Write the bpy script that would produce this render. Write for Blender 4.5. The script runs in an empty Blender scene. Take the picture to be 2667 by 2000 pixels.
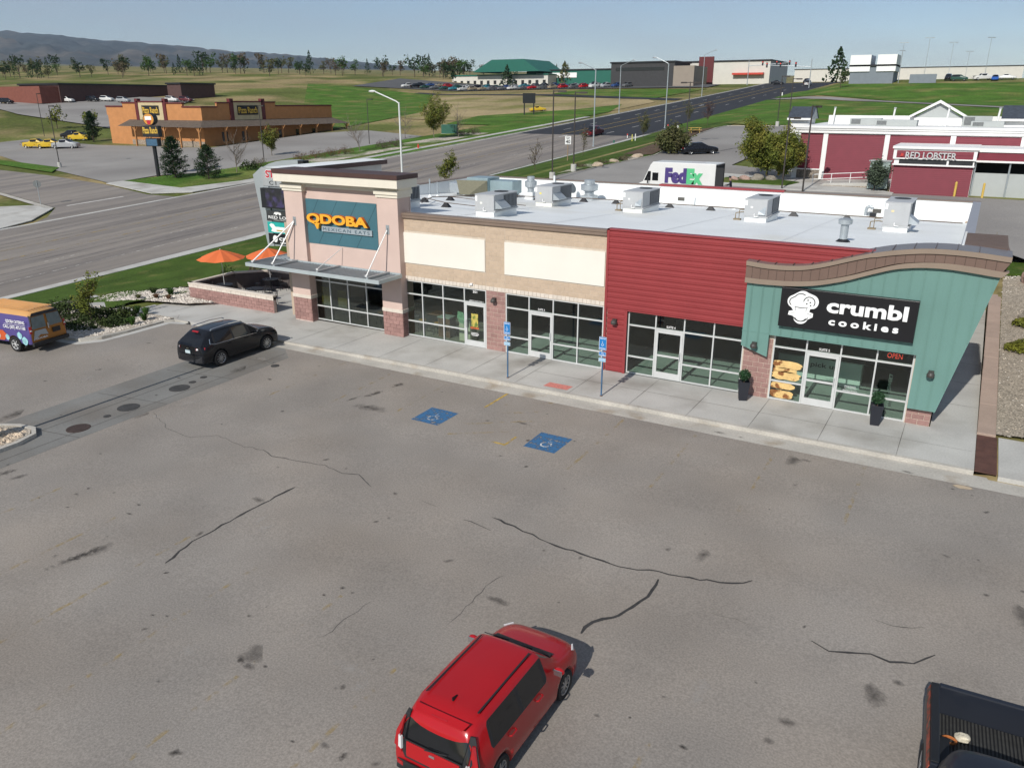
import bpy, bmesh, math, random
import numpy as np
from math import sin, cos, pi, radians, sqrt, atan2, tan
from mathutils import Matrix, Vector
SC = bpy.context.scene
COL = SC.collection
random.seed(7)
RNG = np.random.default_rng(11)

# ------------------------------------------------------------------ camera
cam_d = bpy.data.cameras.new('camera')
cam_d.sensor_fit = 'HORIZONTAL'; cam_d.sensor_width = 36.0
cam_d.lens = 36.0 * 2050.0 / 2667.0
cam_d.clip_start = 0.2; cam_d.clip_end = 60000
cam = bpy.data.objects.new('camera', cam_d); COL.objects.link(cam)
_yaw, _pit = .5293, .3446
_F = Vector((-sin(_yaw) * cos(_pit), cos(_yaw) * cos(_pit), -sin(_pit)))
_R = Vector((cos(_yaw), sin(_yaw), 0)); _U = _R.cross(_F)
_m = Matrix((_R, _U, -_F)).transposed().to_4x4(); _m.translation = (20.62, -30.38, 11.11)
cam.matrix_world = _m
SC.camera = cam

# ------------------------------------------------------------------ sky, sun, exposure
SUN_EL = radians(36.0); SUN_AZ = radians(180.6)      # sun stands behind the camera, towards -Y
world = bpy.data.worlds.new('World'); SC.world = world; world.use_nodes = True
wn = world.node_tree; wn.nodes.clear()
def wN(t, **k):
    n = wn.nodes.new(t)
    for a, b in k.items(): setattr(n, a, b)
    return n
w_out = wN('ShaderNodeOutputWorld'); w_bg = wN('ShaderNodeBackground')
w_sky = wN('ShaderNodeTexSky', sky_type='NISHITA', sun_disc=False, sun_elevation=SUN_EL, sun_rotation=SUN_AZ, altitude=1600, air_density=1.0, dust_density=0.6, ozone_density=1.6)
w_tc = wN('ShaderNodeTexCoord'); w_map = wN('ShaderNodeMapping'); w_map.inputs['Scale'].default_value = (1.0, 1.6, 7.0); w_map.inputs['Rotation'].default_value = (0.05, 0.12, 0.5)
w_no = wN('ShaderNodeTexNoise'); w_no.inputs['Scale'].default_value = 2.1; w_no.inputs['Detail'].default_value = 7; w_no.inputs['Roughness'].default_value = .55; w_no.inputs['Distortion'].default_value = .4
w_cr = wN('ShaderNodeValToRGB'); w_cr.color_ramp.elements[0].position = .38; w_cr.color_ramp.elements[1].position = .72
w_cr.color_ramp.elements[0].color = (.04, .04, .04, 1); w_cr.color_ramp.elements[1].color = (.60, .60, .60, 1)
w_mx = wN('ShaderNodeMix', data_type='RGBA'); w_mx.inputs['B'].default_value = (4.9, 5.35, 5.9, 1)   # thin high cloud, in the sky texture's units
wn.links.new(w_tc.outputs['Generated'], w_map.inputs['Vector']); wn.links.new(w_map.outputs[0], w_no.inputs['Vector'])
wn.links.new(w_no.outputs['Fac'], w_cr.inputs[0]); wn.links.new(w_cr.outputs[0], w_mx.inputs['Factor'])
wn.links.new(w_sky.outputs[0], w_mx.inputs['A']); wn.links.new(w_mx.outputs['Result'], w_bg.inputs['Color'])
w_bg.inputs['Strength'].default_value = 0.095
wn.links.new(w_bg.outputs[0], w_out.inputs[0])
sun_d = bpy.data.lights.new('sun', 'SUN'); sun_d.energy = 4.0; sun_d.angle = radians(.53); sun_d.color = (1.0, .955, .89)
sun = bpy.data.objects.new('sun', sun_d); COL.objects.link(sun)
_sd = Vector((sin(SUN_AZ) * cos(SUN_EL), cos(SUN_AZ) * cos(SUN_EL), sin(SUN_EL)))     # towards the sun
sun.rotation_euler = _sd.to_track_quat('Z', 'Y').to_euler(); sun.location = (0, -60, 60)
SC.view_settings.view_transform = 'Standard'; SC.view_settings.look = 'None'
SC.view_settings.exposure = 0.0; SC.view_settings.gamma = 1.0; SC.view_settings.use_curve_mapping = False
SC.cycles.max_bounces = 6; SC.cycles.transparent_max_bounces = 12; SC.cycles.caustics_reflective = False; SC.cycles.caustics_refractive = False
SC.cycles.use_denoising = True

# ------------------------------------------------------------------ helpers
def sl(c):                                            # sRGB 0-255 -> linear
    return tuple(((v / 255.0) / 12.92 if v / 255.0 <= .04045 else ((v / 255.0 + .055) / 1.055) ** 2.4) for v in c)
MATS = {}
def _pos(nt, coord):
    if coord == 'world':
        return nt.nodes.new('ShaderNodeNewGeometry').outputs['Position']
    return nt.nodes.new('ShaderNodeTexCoord').outputs['Object']
def mat(name, col, rough=.7, var=.08, scale=3.0, fine=0.0, fscale=60.0, bump=0.0, bscale=40.0, metal=0.0, spec=.4, coat=0.0, coord='world', col2=None, c2scale=.5, c2lo=.45, c2hi=.6, alpha=None, stretch=None, rnd=0.0):
    """principled surface: base colour varied by a broad and a fine noise, optional second colour in patches, optional bump"""
    if name in MATS: return MATS[name]
    m = bpy.data.materials.new(name); m.use_nodes = True; nt = m.node_tree; L = nt.links.new
    b = nt.nodes['Principled BSDF']; P = _pos(nt, coord)
    if stretch:
        mp = nt.nodes.new('ShaderNodeMapping'); mp.inputs['Scale'].default_value = stretch; L(P, mp.inputs['Vector']); P = mp.outputs[0]
    c = nt.nodes.new('ShaderNodeRGB'); c.outputs[0].default_value = (*col, 1); cur = c.outputs[0]
    def noise(s, det=3):
        n = nt.nodes.new('ShaderNodeTexNoise'); n.inputs['Scale'].default_value = s; n.inputs['Detail'].default_value = det; L(P, n.inputs['Vector']); return n.outputs['Fac']
    if col2 is not None:
        r = nt.nodes.new('ShaderNodeMapRange'); L(noise(c2scale, 5), r.inputs['Value']); r.inputs['From Min'].default_value = c2lo; r.inputs['From Max'].default_value = c2hi
        mx = nt.nodes.new('ShaderNodeMix'); mx.data_type = 'RGBA'; mx.inputs['B'].default_value = (*col2, 1); L(r.outputs[0], mx.inputs['Factor']); L(cur, mx.inputs['A']); cur = mx.outputs['Result']
    def vary(cur, f, amt):
        r = nt.nodes.new('ShaderNodeMapRange'); L(f, r.inputs['Value']); r.inputs['From Min'].default_value = .3; r.inputs['From Max'].default_value = .7
        r.inputs['To Min'].default_value = 1 - amt; r.inputs['To Max'].default_value = 1 + amt
        mm = nt.nodes.new('ShaderNodeVectorMath'); mm.operation = 'SCALE'; L(cur, mm.inputs[0]); L(r.outputs[0], mm.inputs['Scale']); return mm.outputs[0]
    if rnd:
        oi = nt.nodes.new('ShaderNodeObjectInfo'); r = nt.nodes.new('ShaderNodeMapRange'); L(oi.outputs['Random'], r.inputs['Value']); r.inputs['To Min'].default_value = 1 - rnd; r.inputs['To Max'].default_value = 1 + rnd
        mm = nt.nodes.new('ShaderNodeVectorMath'); mm.operation = 'SCALE'; L(cur, mm.inputs[0]); L(r.outputs[0], mm.inputs['Scale']); cur = mm.outputs[0]
    if var: cur = vary(cur, noise(scale, 4), var)
    if fine: cur = vary(cur, noise(fscale, 2), fine)
    L(cur, b.inputs['Base Color'])
    b.inputs['Roughness'].default_value = rough; b.inputs['Metallic'].default_value = metal; b.inputs['Specular IOR Level'].default_value = spec
    if coat: b.inputs['Coat Weight'].default_value = coat; b.inputs['Coat Roughness'].default_value = .06
    if bump:
        bp = nt.nodes.new('ShaderNodeBump'); bp.inputs['Strength'].default_value = bump; bp.inputs['Distance'].default_value = .02
        L(noise(bscale, 3), bp.inputs['Height']); L(bp.outputs[0], b.inputs['Normal'])
    if alpha is not None: b.inputs['Alpha'].default_value = alpha
    MATS[name] = m; return m
def glass(name, tint=(.5, .6, .6), refl=.07, rough=.01):
    """flat pane: tinted see-through with a mirror reflection that grows at grazing angles"""
    if name in MATS: return MATS[name]
    m = bpy.data.materials.new(name); m.use_nodes = True; nt = m.node_tree; nt.nodes.clear(); L = nt.links.new
    o = nt.nodes.new('ShaderNodeOutputMaterial'); t = nt.nodes.new('ShaderNodeBsdfTransparent'); t.inputs[0].default_value = (*tint, 1)
    g = nt.nodes.new('ShaderNodeBsdfGlossy'); g.inputs['Roughness'].default_value = rough; f = nt.nodes.new('ShaderNodeFresnel'); f.inputs[0].default_value = 1.5
    a = nt.nodes.new('ShaderNodeMath'); a.operation = 'MULTIPLY_ADD'; a.inputs[1].default_value = .9; a.inputs[2].default_value = refl - .035
    x = nt.nodes.new('ShaderNodeMixShader'); L(f.outputs[0], a.inputs[0]); L(a.outputs[0], x.inputs[0]); L(t.outputs[0], x.inputs[1]); L(g.outputs[0], x.inputs[2]); L(x.outputs[0], o.inputs[0])
    MATS[name] = m; return m
def decal(name, col, rough=.9, lo=.35, hi=.6, nscale=6.0, edge=0.0, amount=1.0, stretch=None):
    """worn paint or a stain: opaque in noise patches, see-through elsewhere; edge>0 fades it out towards the rim of a unit blob"""
    if name in MATS: return MATS[name]
    m = bpy.data.materials.new(name); m.use_nodes = True; nt = m.node_tree; L = nt.links.new; b = nt.nodes['Principled BSDF']
    P = nt.nodes.new('ShaderNodeNewGeometry').outputs['Position']
    if stretch:
        mp = nt.nodes.new('ShaderNodeMapping'); mp.inputs['Scale'].default_value = stretch; L(P, mp.inputs['Vector']); P = mp.outputs[0]
    n = nt.nodes.new('ShaderNodeTexNoise'); n.inputs['Scale'].default_value = nscale; n.inputs['Detail'].default_value = 6; n.inputs['Roughness'].default_value = .65; L(P, n.inputs['Vector'])
    v = n.outputs['Fac']
    if edge:
        tc = nt.nodes.new('ShaderNodeTexCoord'); ln = nt.nodes.new('ShaderNodeVectorMath'); ln.operation = 'LENGTH'; L(tc.outputs['Object'], ln.inputs[0])
        s = nt.nodes.new('ShaderNodeMath'); s.operation = 'MULTIPLY_ADD'; s.inputs[1].default_value = -edge; L(ln.outputs['Value'], s.inputs[0]); L(v, s.inputs[2]); v = s.outputs[0]
    r = nt.nodes.new('ShaderNodeMapRange'); L(v, r.inputs['Value']); r.inputs['From Min'].default_value = lo; r.inputs['From Max'].default_value = hi; r.inputs['To Max'].default_value = amount
    L(r.outputs[0], b.inputs['Alpha']); b.inputs['Base Color'].default_value = (*col, 1); b.inputs['Roughness'].default_value = rough; b.inputs['Specular IOR Level'].default_value = .2
    MATS[name] = m; return m
def emit(name, col, strength):
    if name in MATS: return MATS[name]
    m = bpy.data.materials.new(name); m.use_nodes = True; b = m.node_tree.nodes['Principled BSDF']
    b.inputs['Base Color'].default_value = (*col, 1); b.inputs['Emission Color'].default_value = (*col, 1); b.inputs['Emission Strength'].default_value = strength
    MATS[name] = m; return m

def tag(o, label=None, cat=None, group=None, kind=None):
    if label: o['label'] = label
    if cat: o['category'] = cat
    if group: o['group'] = group
    if kind: o['kind'] = kind
    return o
def thing(name, label, cat, loc=(0, 0, 0), rz=0.0, group=None):
    o = bpy.data.objects.new(name, None); COL.objects.link(o); o.location = loc; o.rotation_euler = (0, 0, rz); o.empty_display_size = .3
    return tag(o, label, cat, group)
def copy_tree(o, parent=None):
    c = o.copy(); COL.objects.link(c)
    if parent is not None: c.parent = parent
    for ch in o.children: copy_tree(ch, c)
    return c
class MB:
    """collects faces; build() links them as one mesh object"""
    def __init__(s): s.v = []; s.f = []
    def add(s, vs, fs):
        o = len(s.v); s.v.extend(tuple(map(float, p)) for p in vs); s.f.extend(tuple(i + o for i in f) for f in fs); return s
    def box(s, x0, x1, y0, y1, z0, z1, M=None):
        vs = [(x, y, z) for z in (z0, z1) for y in (y0, y1) for x in (x0, x1)]
        if M is not None: vs = [tuple(M @ Vector(p)) for p in vs]
        return s.add(vs, [(0, 2, 3, 1), (4, 5, 7, 6), (0, 1, 5, 4), (2, 6, 7, 3), (0, 4, 6, 2), (1, 3, 7, 5)])
    def bbox(s, x0, x1, y0, y1, z0, z1, b=.02):        # box with chamfered vertical and top edges
        p = [(x0 + b, y0), (x1 - b, y0), (x1, y0 + b), (x1, y1 - b), (x1 - b, y1), (x0 + b, y1), (x0, y1 - b), (x0, y0 + b)]
        cx, cy = (x0 + x1) / 2, (y0 + y1) / 2
        q = [(x + (b if x < cx else -b), y + (b if y < cy else -b)) for x, y in p]
        vs = [(x, y, z0) for x, y in p] + [(x, y, z1 - b) for x, y in p] + [(x, y, z1) for x, y in q]
        fs = [tuple(range(7, -1, -1)), tuple(range(16, 24))]
        for k in (0, 8):
            for i in range(8): j = (i + 1) % 8; fs.append((k + i, k + j, k + 8 + j, k + 8 + i))
        return s.add(vs, fs)
    def quad(s, a, b, c, d): return s.add([a, b, c, d], [(0, 1, 2, 3)])
    def poly(s, pts): return s.add(pts, [tuple(range(len(pts)))])
    def prism(s, pts, axis, a, b):                      # polygon (2d) pushed along an axis from a to b
        def P(u, w, t): return (t, u, w) if axis == 'x' else ((u, t, w) if axis == 'y' else (u, w, t))
        n = len(pts); vs = [P(u, w, a) for u, w in pts] + [P(u, w, b) for u, w in pts]
        fs = [tuple(range(n)), tuple(range(2 * n - 1, n - 1, -1))] + [(i, i + n, (i + 1) % n + n, (i + 1) % n) for i in range(n)]
        return s.add(vs, fs)
    def tube(s, p0, p1, r0, r1=None, n=8, caps=True):
        r1 = r0 if r1 is None else r1; p0 = Vector(p0); p1 = Vector(p1); d = (p1 - p0)
        if d.length < 1e-6: return s
        d.normalize(); u = d.orthogonal().normalized(); w = d.cross(u)
        vs = []
        for p, r in ((p0, r0), (p1, r1)):
            for i in range(n): a = 2 * pi * i / n; vs.append(p + (u * cos(a) + w * sin(a)) * r)
        fs = [(i, (i + 1) % n, n + (i + 1) % n, n + i) for i in range(n)]
        if caps: fs += [tuple(range(n - 1, -1, -1)), tuple(range(n, 2 * n))]
        return s.add(vs, fs)
    def path(s, pts, r, n=6):
        for a, b in zip(pts, pts[1:]): s.tube(a, b, r, r, n)
        return s
    def lathe(s, prof, c=(0, 0, 0), n=16, sx=1, sy=1):
        vs = []; fs = []
        for r, z in prof:
            for i in range(n): a = 2 * pi * i / n; vs.append((c[0] + r * cos(a) * sx, c[1] + r * sin(a) * sy, c[2] + z))
        for k in range(len(prof) - 1):
            for i in range(n): j = (i + 1) % n; fs.append((k * n + i, k * n + j, (k + 1) * n + j, (k + 1) * n + i))
        fs += [tuple(range(n - 1, -1, -1)), tuple(range((len(prof) - 1) * n, len(prof) * n))]
        return s.add(vs, fs)
    def ball(s, c, r, n=8, m=6, sx=1, sy=1, sz=1):
        prof = [(max(.02 * r, r * sin(pi * k / m)), -r * cos(pi * k / m) * sz) for k in range(m + 1)]
        return s.lathe(prof, c, n, sx, sy)
    def mesh(s, name):
        me = bpy.data.meshes.new(name); me.from_pydata(s.v, [], s.f); me.update(); return me
    def build(s, name, m, parent=None, smooth=False, w=False, bevel=0.0):
        """w: the points are in world metres and the parent is only moved, not turned"""
        if w and parent is not None:
            root = parent.parent if parent.parent else parent
            l = root.location; s.v = [(a - l[0], b - l[1], c - l[2]) for a, b, c in s.v]
        me = s.mesh(name)
        if smooth:
            for p in me.polygons: p.use_smooth = True
        return link(name, me, m, parent, bevel)
def link(name, me, m, parent=None, bevel=0.0, loc=None):
    o = bpy.data.objects.new(name, me); COL.objects.link(o)
    if m is not None and (not me.materials): me.materials.append(m)
    if parent is not None: o.parent = parent
    if loc is not None: o.location = loc
    if bevel:
        md = o.modifiers.new('b', 'BEVEL'); md.width = bevel; md.segments = 2; md.limit_method = 'ANGLE'; md.angle_limit = radians(40)
    return o
def obj_mat(o, m):                                     # own material on shared mesh data
    o.material_slots[0].link = 'OBJECT'; o.material_slots[0].material = m; return o
def text_mesh(txt, size=1.0, depth=.02, offset=0.0, bevel=0.0, align='LEFT', spacing=1.0, shear=0.0, res=3):
    """letters standing in the XZ plane, facing -Y, baseline at z = 0"""
    cu = bpy.data.curves.new('t', 'FONT'); cu.body = txt; cu.size = size; cu.extrude = depth / 2; cu.offset = offset; cu.bevel_depth = bevel; cu.align_x = align; cu.space_character = spacing; cu.resolution_u = res; cu.shear = shear
    o = bpy.data.objects.new('t', cu); COL.objects.link(o)
    dg = bpy.context.evaluated_depsgraph_get(); me = bpy.data.meshes.new_from_object(o.evaluated_get(dg)); bpy.data.objects.remove(o); bpy.data.curves.remove(cu)
    me.transform(Matrix.Rotation(pi / 2, 4, 'X')); me.transform(Matrix.Translation((0, -depth / 2, 0))); return me
def fit(me, x0, x1, z0, z1):                           # stretch letters to fill a rectangle
    co = np.empty(len(me.vertices) * 3); me.vertices.foreach_get('co', co); co = co.reshape(-1, 3)
    a, b = co[:, 0].min(), co[:, 0].max(); c, d = co[:, 2].min(), co[:, 2].max()
    co[:, 0] = x0 + (co[:, 0] - a) / max(b - a, 1e-6) * (x1 - x0); co[:, 2] = z0 + (co[:, 2] - c) / max(d - c, 1e-6) * (z1 - z0)
    me.vertices.foreach_set('co', co.ravel()); me.update(); return me
def letters(name, txt, m, parent, rect, y, depth=.02, offset=0.0, bevel=0.0, M=None, spacing=1.0, shear=0.0):
    """text fitted to rect (x0,x1,z0,z1) on the plane y, in the parent's coordinates"""
    me = fit(text_mesh(txt, 1.0, depth, offset, bevel, 'LEFT', spacing, shear), *rect); me.transform(Matrix.Translation((0, y, 0)))
    if M is not None: me.transform(M)
    me.materials.clear(); return link(name, me, m, parent)
CRACKS = [
    ( [(3.56, -19.42), (3.32, -18.62), (3.29, -17.81), (3.32, -16.67), (3.36, -15.62), (3.47, -14.6)] , 0.06 , 1 ),
    ( [(9.86, -13.16), (10.67, -13.26), (11.31, -13.33), (11.88, -13.56), (12.47, -13.6), (13.15, -13.58), (13.85, -13.66), (14.57, -13.52), (15.0, -13.32), (15.63, -13.32), (16.29, -13.13), (16.83, -12.94), (17.25, -12.56)] , 0.055 , 1 ),
    ( [(15.2, -13.68), (15.21, -14.19), (15.09, -14.81), (14.91, -15.53), (14.43, -16.04), (14.38, -16.57)] , 0.075 , 1 ),
    ( [(19.0, -14.27), (19.35, -14.39), (19.76, -14.26), (20.21, -14.06), (20.63, -14.08), (21.07, -13.88), (21.44, -13.39)] , 0.05 , 1 ),
    ( [(0.5, -13.16), (1.1, -13.37), (2.13, -13.2), (3.19, -13.0), (4.12, -13.14), (4.65, -12.95), (5.57, -13.42)] , 0.035 , 0 ),
    ( [(-1.91, -13.07), (-0.48, -13.27), (0.5, -13.16)] , 0.02 , 0 ),
    ( [(9.22, -13.64), (9.68, -13.68), (10.21, -13.78)] , 0.03 , 0 ),
    ( [(7.47, -13.37), (8.12, -13.42)] , 0.015 , 0 ),
    ( [(16.9, -14.39), (17.32, -14.31), (17.72, -14.38)] , 0.02 , 0 ),
    ( [(20.14, -12.75), (20.54, -12.75), (21.14, -12.47)] , 0.02 , 0 ),
    ( [(11.5, -16.08), (11.56, -16.81), (11.53, -17.75)] , 0.015 , 0 ),
    ( [(11.65, -15.42), (11.5, -16.08)] , 0.012 , 0 ),
    ( [(9.32, -19.59), (9.29, -18.93), (9.39, -18.05)] , 0.012 , 0 ),
    ( [(-5.91, -12.81), (-4.08, -13.58), (-2.63, -13.71), (-1.91, -13.07)] , 0.015 , 0 ),
]
STAINS = [
(1.25, -20.33, 1.1, 0.22, 0, 1.35), (1.39, -19.88, 0.5, 0.25, 1, 1.35), (0.42, -7.02, 0.75, 0.2, 0, 1.35), (0.65, -5.78, 0.45, 0.25, 0, 1.35), (-0.0, -7.96, 0.6, 0.12, 0, 1.35), (-5.62, -18.54, 0.4, 0.2, 0, 1.35), (-4.95, -18.54, 0.3, 0.15, 1, 1.35), (-2.15, -18.32, 0.14, 0.09, 0, 0), (-2.2, -17.9, 0.1, 0.07, 0, 0), (-2.95, -19.02, 0.09, 0.06, 0, 0), (0.39, -18.26, 0.18, 0.07, 0, 0), (0.14, -17.77, 0.1, 0.05, 0, 0), (8.27, -21.09, 0.16, 0.11, 0, 0), (8.62, -21.14, 0.2, 0.12, 1, 0), (8.9, -20.98, 0.1, 0.07, 0, 0), (12.08, -16.47, 0.35, 0.13, 1, 0), (20.83, -14.73, 0.13, 0.1, 1, 0), (21.64, -4.4, 0.28, 0.13, 3, 0), (8.41, -17.95, 0.1, 0.07, 0, 0), (8.21, -18.4, 0.08, 0.05, 0, 0), (8.75, -17.98, 0.07, 0.05, 0, 0), (5.19, -21.03, 0.09, 0.05, 0, 0), (5.51, -20.88, 0.08, 0.05, 0, 0), (16.34, -18.42, 0.06, 0.05, 0, 0), (15.75, -18.69, 0.08, 0.05, 1, 0), (10.93, -22.21, 0.1, 0.04, 0, 0), (9.22, -23.51, 0.25, 0.1, 0, 0.6), (16.73, -17.54, 0.08, 0.06, 0, 0), (11.55, -21.98, 0.12, 0.08, 1, 0), (19.07, -17.0, 0.2, 0.12, 1, 0), (18.86, -17.66, 0.12, 0.09, 1, 0), (7.27, -6.74, 0.35, 0.1, 1, 0), (4.51, -16.89, 0.5, 0.25, 2, 1.5), (-12.88, -10.78, 0.35, 0.12, 2, 0), (-11.31, -9.54, 0.2, 0.08, 2, 0), (-5.45, -11.45, 0.9, 0.4, 2, 1.2), (-21.83, 15.94, 0.2, 0.1, 1, 0), (3.11, -15.76, 0.3, 0.15, 1, 0), (13.89, -4.01, 0.25, 0.1, 1, 0), (14.65, -4.04, 0.15, 0.07, 0, 0), (17.03, -4.84, 0.2, 0.1, 1, 0), (20.05, -4.11, 0.2, 0.1, 1, 0), ]
# ------------------------------------------------------------------ ground form
def tab(t, x):
    if x <= t[0][0]: return t[0][1]
    for (a, b), (c, d) in zip(t, t[1:]):
        if x <= c: return b + (d - b) * (x - a) / (c - a)
    return t[-1][1]
ET = [(-200, -3.68), (-3.8, -.15), (-3.0, 0), (20.5, 0), (22.0, 1.2), (26, 2.3), (34, 3.0), (40, 3.4), (46, 3.7), (100, 6.4), (150, 8.9), (194, 11.1), (212, 13.2), (235, 15.6), (254, 17.4), (300, 18.2), (400, 20), (900, 27), (3000, 50)]
ET2 = [(-200, -3.68), (-3.8, -.15), (-3.0, 0.0), (0, .06), (20, 1.0), (30, 1.9), (40, 3.2)] + ET[8:]
WT = [(-2500, 70), (-1200, 32), (-600, 14), (-325, 8), (-225, 4), (-172, 0)]
def ZR(Y):
    if Y < 290: return -1.983 + .0596 * Y + .0000232 * Y * Y
    return -1.983 + .0596 * 290 + .0000232 * 290 * 290 + (Y - 290) * .022
def XK(Y): return -38.4 + .0221 * Y                    # near kerb of the main road
def XF(Y): return -65.2 + .030 * Y                     # far kerb
def T(X, Y):
    zr = ZR(Y); k = XK(Y) + .3
    if X <= k: return zr + tab(WT, X)
    e = tab(ET2 if X > 22.3 else ET, Y)
    if X >= -22: return e
    return zr + (e - zr) * (X - k) / (-22 - k)
def frange(a, b, s):
    n = max(1, int(round((b - a) / s))); return [a + (b - a) * i / n for i in range(n)]
GX = frange(-9000, -2500, 1300) + frange(-2500, -600, 190) + frange(-600, -225, 25) + frange(-225, -100, 9) + frange(-100, -70, 5) + frange(-70, -22, 3) + frange(-22, 21.9, 4.4) + [21.9, 22.31] + frange(24.3, 60, 4) + frange(60, 200, 14) + frange(200, 1200, 120) + [1200, 3000, 9000]
GY = frange(-400, -60, 40) + frange(-60, -4, 4) + [-3.8, -3.0, 0.0] + frange(4, 20.5, 4) + [20.5, 22.0, 24] + frange(26, 130, 4) + frange(130, 310, 6) + frange(310, 500, 24) + frange(500, 1000, 70) + frange(1000, 3000, 220) + [3000, 5000, 9000]
def sheet_grid(xs, ys, off=0.0, drop=None):
    vs = [(x, y, T(x, y) + off - (drop(x, y) if drop else 0)) for y in ys for x in xs]; n = len(xs)
    return vs, [(j * n + i, j * n + i + 1, (j + 1) * n + i + 1, (j + 1) * n + i) for j in range(len(ys) - 1) for i in range(n - 1)]
def drape(name, outline, m, off, parent=None, step=5.0, kind='structure', thick=0.0, zf=None, skirt=True):
    """flat-lying sheet with this outline, laid over the ground form at a small height; thick>0 gives it a downward edge (kerbs)"""
    bm = bmesh.new(); vs = [bm.verts.new((x, y, 0)) for x, y in outline]; f = bm.faces.new(vs)
    if f.normal.z < 0: f.normal_flip()
    xs = [p[0] for p in outline]; ys = [p[1] for p in outline]
    def cut(lo, hi, ax):
        n = int((hi - lo) / step)
        marks = [lo + (hi - lo) * (i + 1) / (n + 1) for i in range(n)]
        if ax == 1: marks += [q for q in (-3.8, -3.0, 20.5, 22.0, 26, 40, 46, 194, 212, 235, 254, 290) if lo < q < hi]
        for mk in marks:
            bmesh.ops.bisect_plane(bm, geom=bm.verts[:] + bm.edges[:] + bm.faces[:], plane_co=(mk, 0, 0) if ax == 0 else (0, mk, 0), plane_no=(1, 0, 0) if ax == 0 else (0, 1, 0))
    cut(min(xs), max(xs), 0); cut(min(ys), max(ys), 1)
    zf = zf or T
    for v in bm.verts: v.co.z = zf(v.co.x, v.co.y) + off
    if thick and skirt:
        be = [e for e in bm.edges if e.is_boundary]
        r = bmesh.ops.extrude_edge_only(bm, edges=be)
        for v in r['geom']:
            if isinstance(v, bmesh.types.BMVert): v.co.z -= thick
    bm.normal_update()
    me = bpy.data.meshes.new(name); bm.to_mesh(me); bm.free()
    o = link(name, me, m, parent)
    if kind and parent is None: tag(o, kind=kind)
    return o
def strip(fx0, fx1, y0, y1, step=6.0):                 # outline between two x(Y) lines
    ys = frange(y0, y1, step) + [y1]
    return [(fx1(y), y) for y in ys] + [(fx0(y), y) for y in reversed(ys)]
def ribbon(pts, w, jitter=0.0):
    """outline of a wandering line of width w"""
    L = []; R_ = []
    for i, (x, y) in enumerate(pts):
        a = pts[max(0, i - 1)]; b = pts[min(len(pts) - 1, i + 1)]; dx, dy = b[0] - a[0], b[1] - a[1]; l = max(1e-6, sqrt(dx * dx + dy * dy)); nx, ny = -dy / l, dx / l
        ww = w * (.5 + random.uniform(-jitter, jitter)) * (1 if 0 < i < len(pts) - 1 else .4)
        L.append((x + nx * ww, y + ny * ww)); R_.append((x - nx * ww, y - ny * ww))
    return L, R_
def crack(pts, w, m, zf, off, parent, name='crack'):
    P = []
    for (a, b), (c, d) in zip(pts, pts[1:]):
        n = max(1, int(sqrt((c - a) ** 2 + (d - b) ** 2) / .22))
        for i in range(n): P.append((a + (c - a) * i / n + random.gauss(0, .028), b + (d - b) * i / n + random.gauss(0, .028)))
    P.append(pts[-1]); L, R_ = ribbon(P, w, .22)
    mb = MB(); n = len(P)
    mb.add([(x, y, zf(x, y) + off) for x, y in L] + [(x, y, zf(x, y) + off) for x, y in R_], [(i, i + n, i + n + 1, i + 1) for i in range(n - 1)])
    return mb.build(name, m, parent)
def blob(x, y, rx, ry, m, zf, off, parent, name='stain', rot=0.0):
    n = 20; vs = [(0, 0, 0)] + [((1.0 + .12 * random.uniform(-1, 1)) * cos(2 * pi * i / n), (1.0 + .12 * random.uniform(-1, 1)) * sin(2 * pi * i / n), 0) for i in range(n)]
    mb = MB(); mb.add(vs, [(0, 1 + i, 1 + (i + 1) % n) for i in range(n)]); o = mb.build(name, m, parent)
    o.location = (x, y, zf(x, y) + off); o.scale = (rx, ry, 1); s = (zf(x, y + .5) - zf(x, y - .5)); o.rotation_euler = (atan2(s, 1), 0, rot); return o

# ------------------------------------------------------------------ ground materials
M_field = mat('dry_field', (.115, .135, .035), .95, .25, .05, .25, 1.3, .5, 3, spec=.1, col2=(.30, .235, .115), c2scale=.035, c2lo=.43, c2hi=.57)
M_lawn = mat('lawn', (.062, .105, .018), .95, .22, .35, .35, 9, .6, 25, spec=.1, col2=(.16, .155, .05), c2scale=.42, c2lo=.56, c2hi=.78)
M_green = mat('spring_grass', (.075, .15, .022), .95, .25, .2, .3, 3, .5, 10, spec=.1, col2=(.18, .18, .055), c2scale=.12, c2lo=.5, c2hi=.72)
M_straw = mat('dry_grass', (.36, .285, .155), .95, .16, .06, .2, 1.2, .5, 4, spec=.1, col2=(.20, .19, .065), c2scale=.045, c2lo=.5, c2hi=.66)
M_lot = mat('worn_asphalt', (.275, .250, .222), .92, .13, .28, .17, 22, .35, 70, spec=.25, col2=(.300, .262, .222), c2scale=.16, c2lo=.4, c2hi=.7)
M_road = mat('road_asphalt', (.27, .24, .21), .9, .12, .35, .10, 14, .2, 50, spec=.25, col2=(.20, .18, .165), c2scale=.55, c2lo=.42, c2hi=.62, stretch=(1.0, .035, 1.0))
M_newroad = mat('fresh_asphalt', (.030, .031, .036), .82, .12, .4, .15, 12, .2, 60, spec=.35, stretch=(1, .08, 1))
M_conc = mat('concrete', (.50, .49, .455), .9, .10, .5, .08, 18, .2, 60, spec=.25, col2=(.31, .29, .255), c2scale=.35, c2lo=.5, c2hi=.75)
M_pan = mat('grey_concrete', (.215, .212, .198), .9, .10, .5, .09, 18, .2, 60, spec=.25, col2=(.185, .17, .15), c2scale=.4, c2lo=.45, c2hi=.7)
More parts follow.
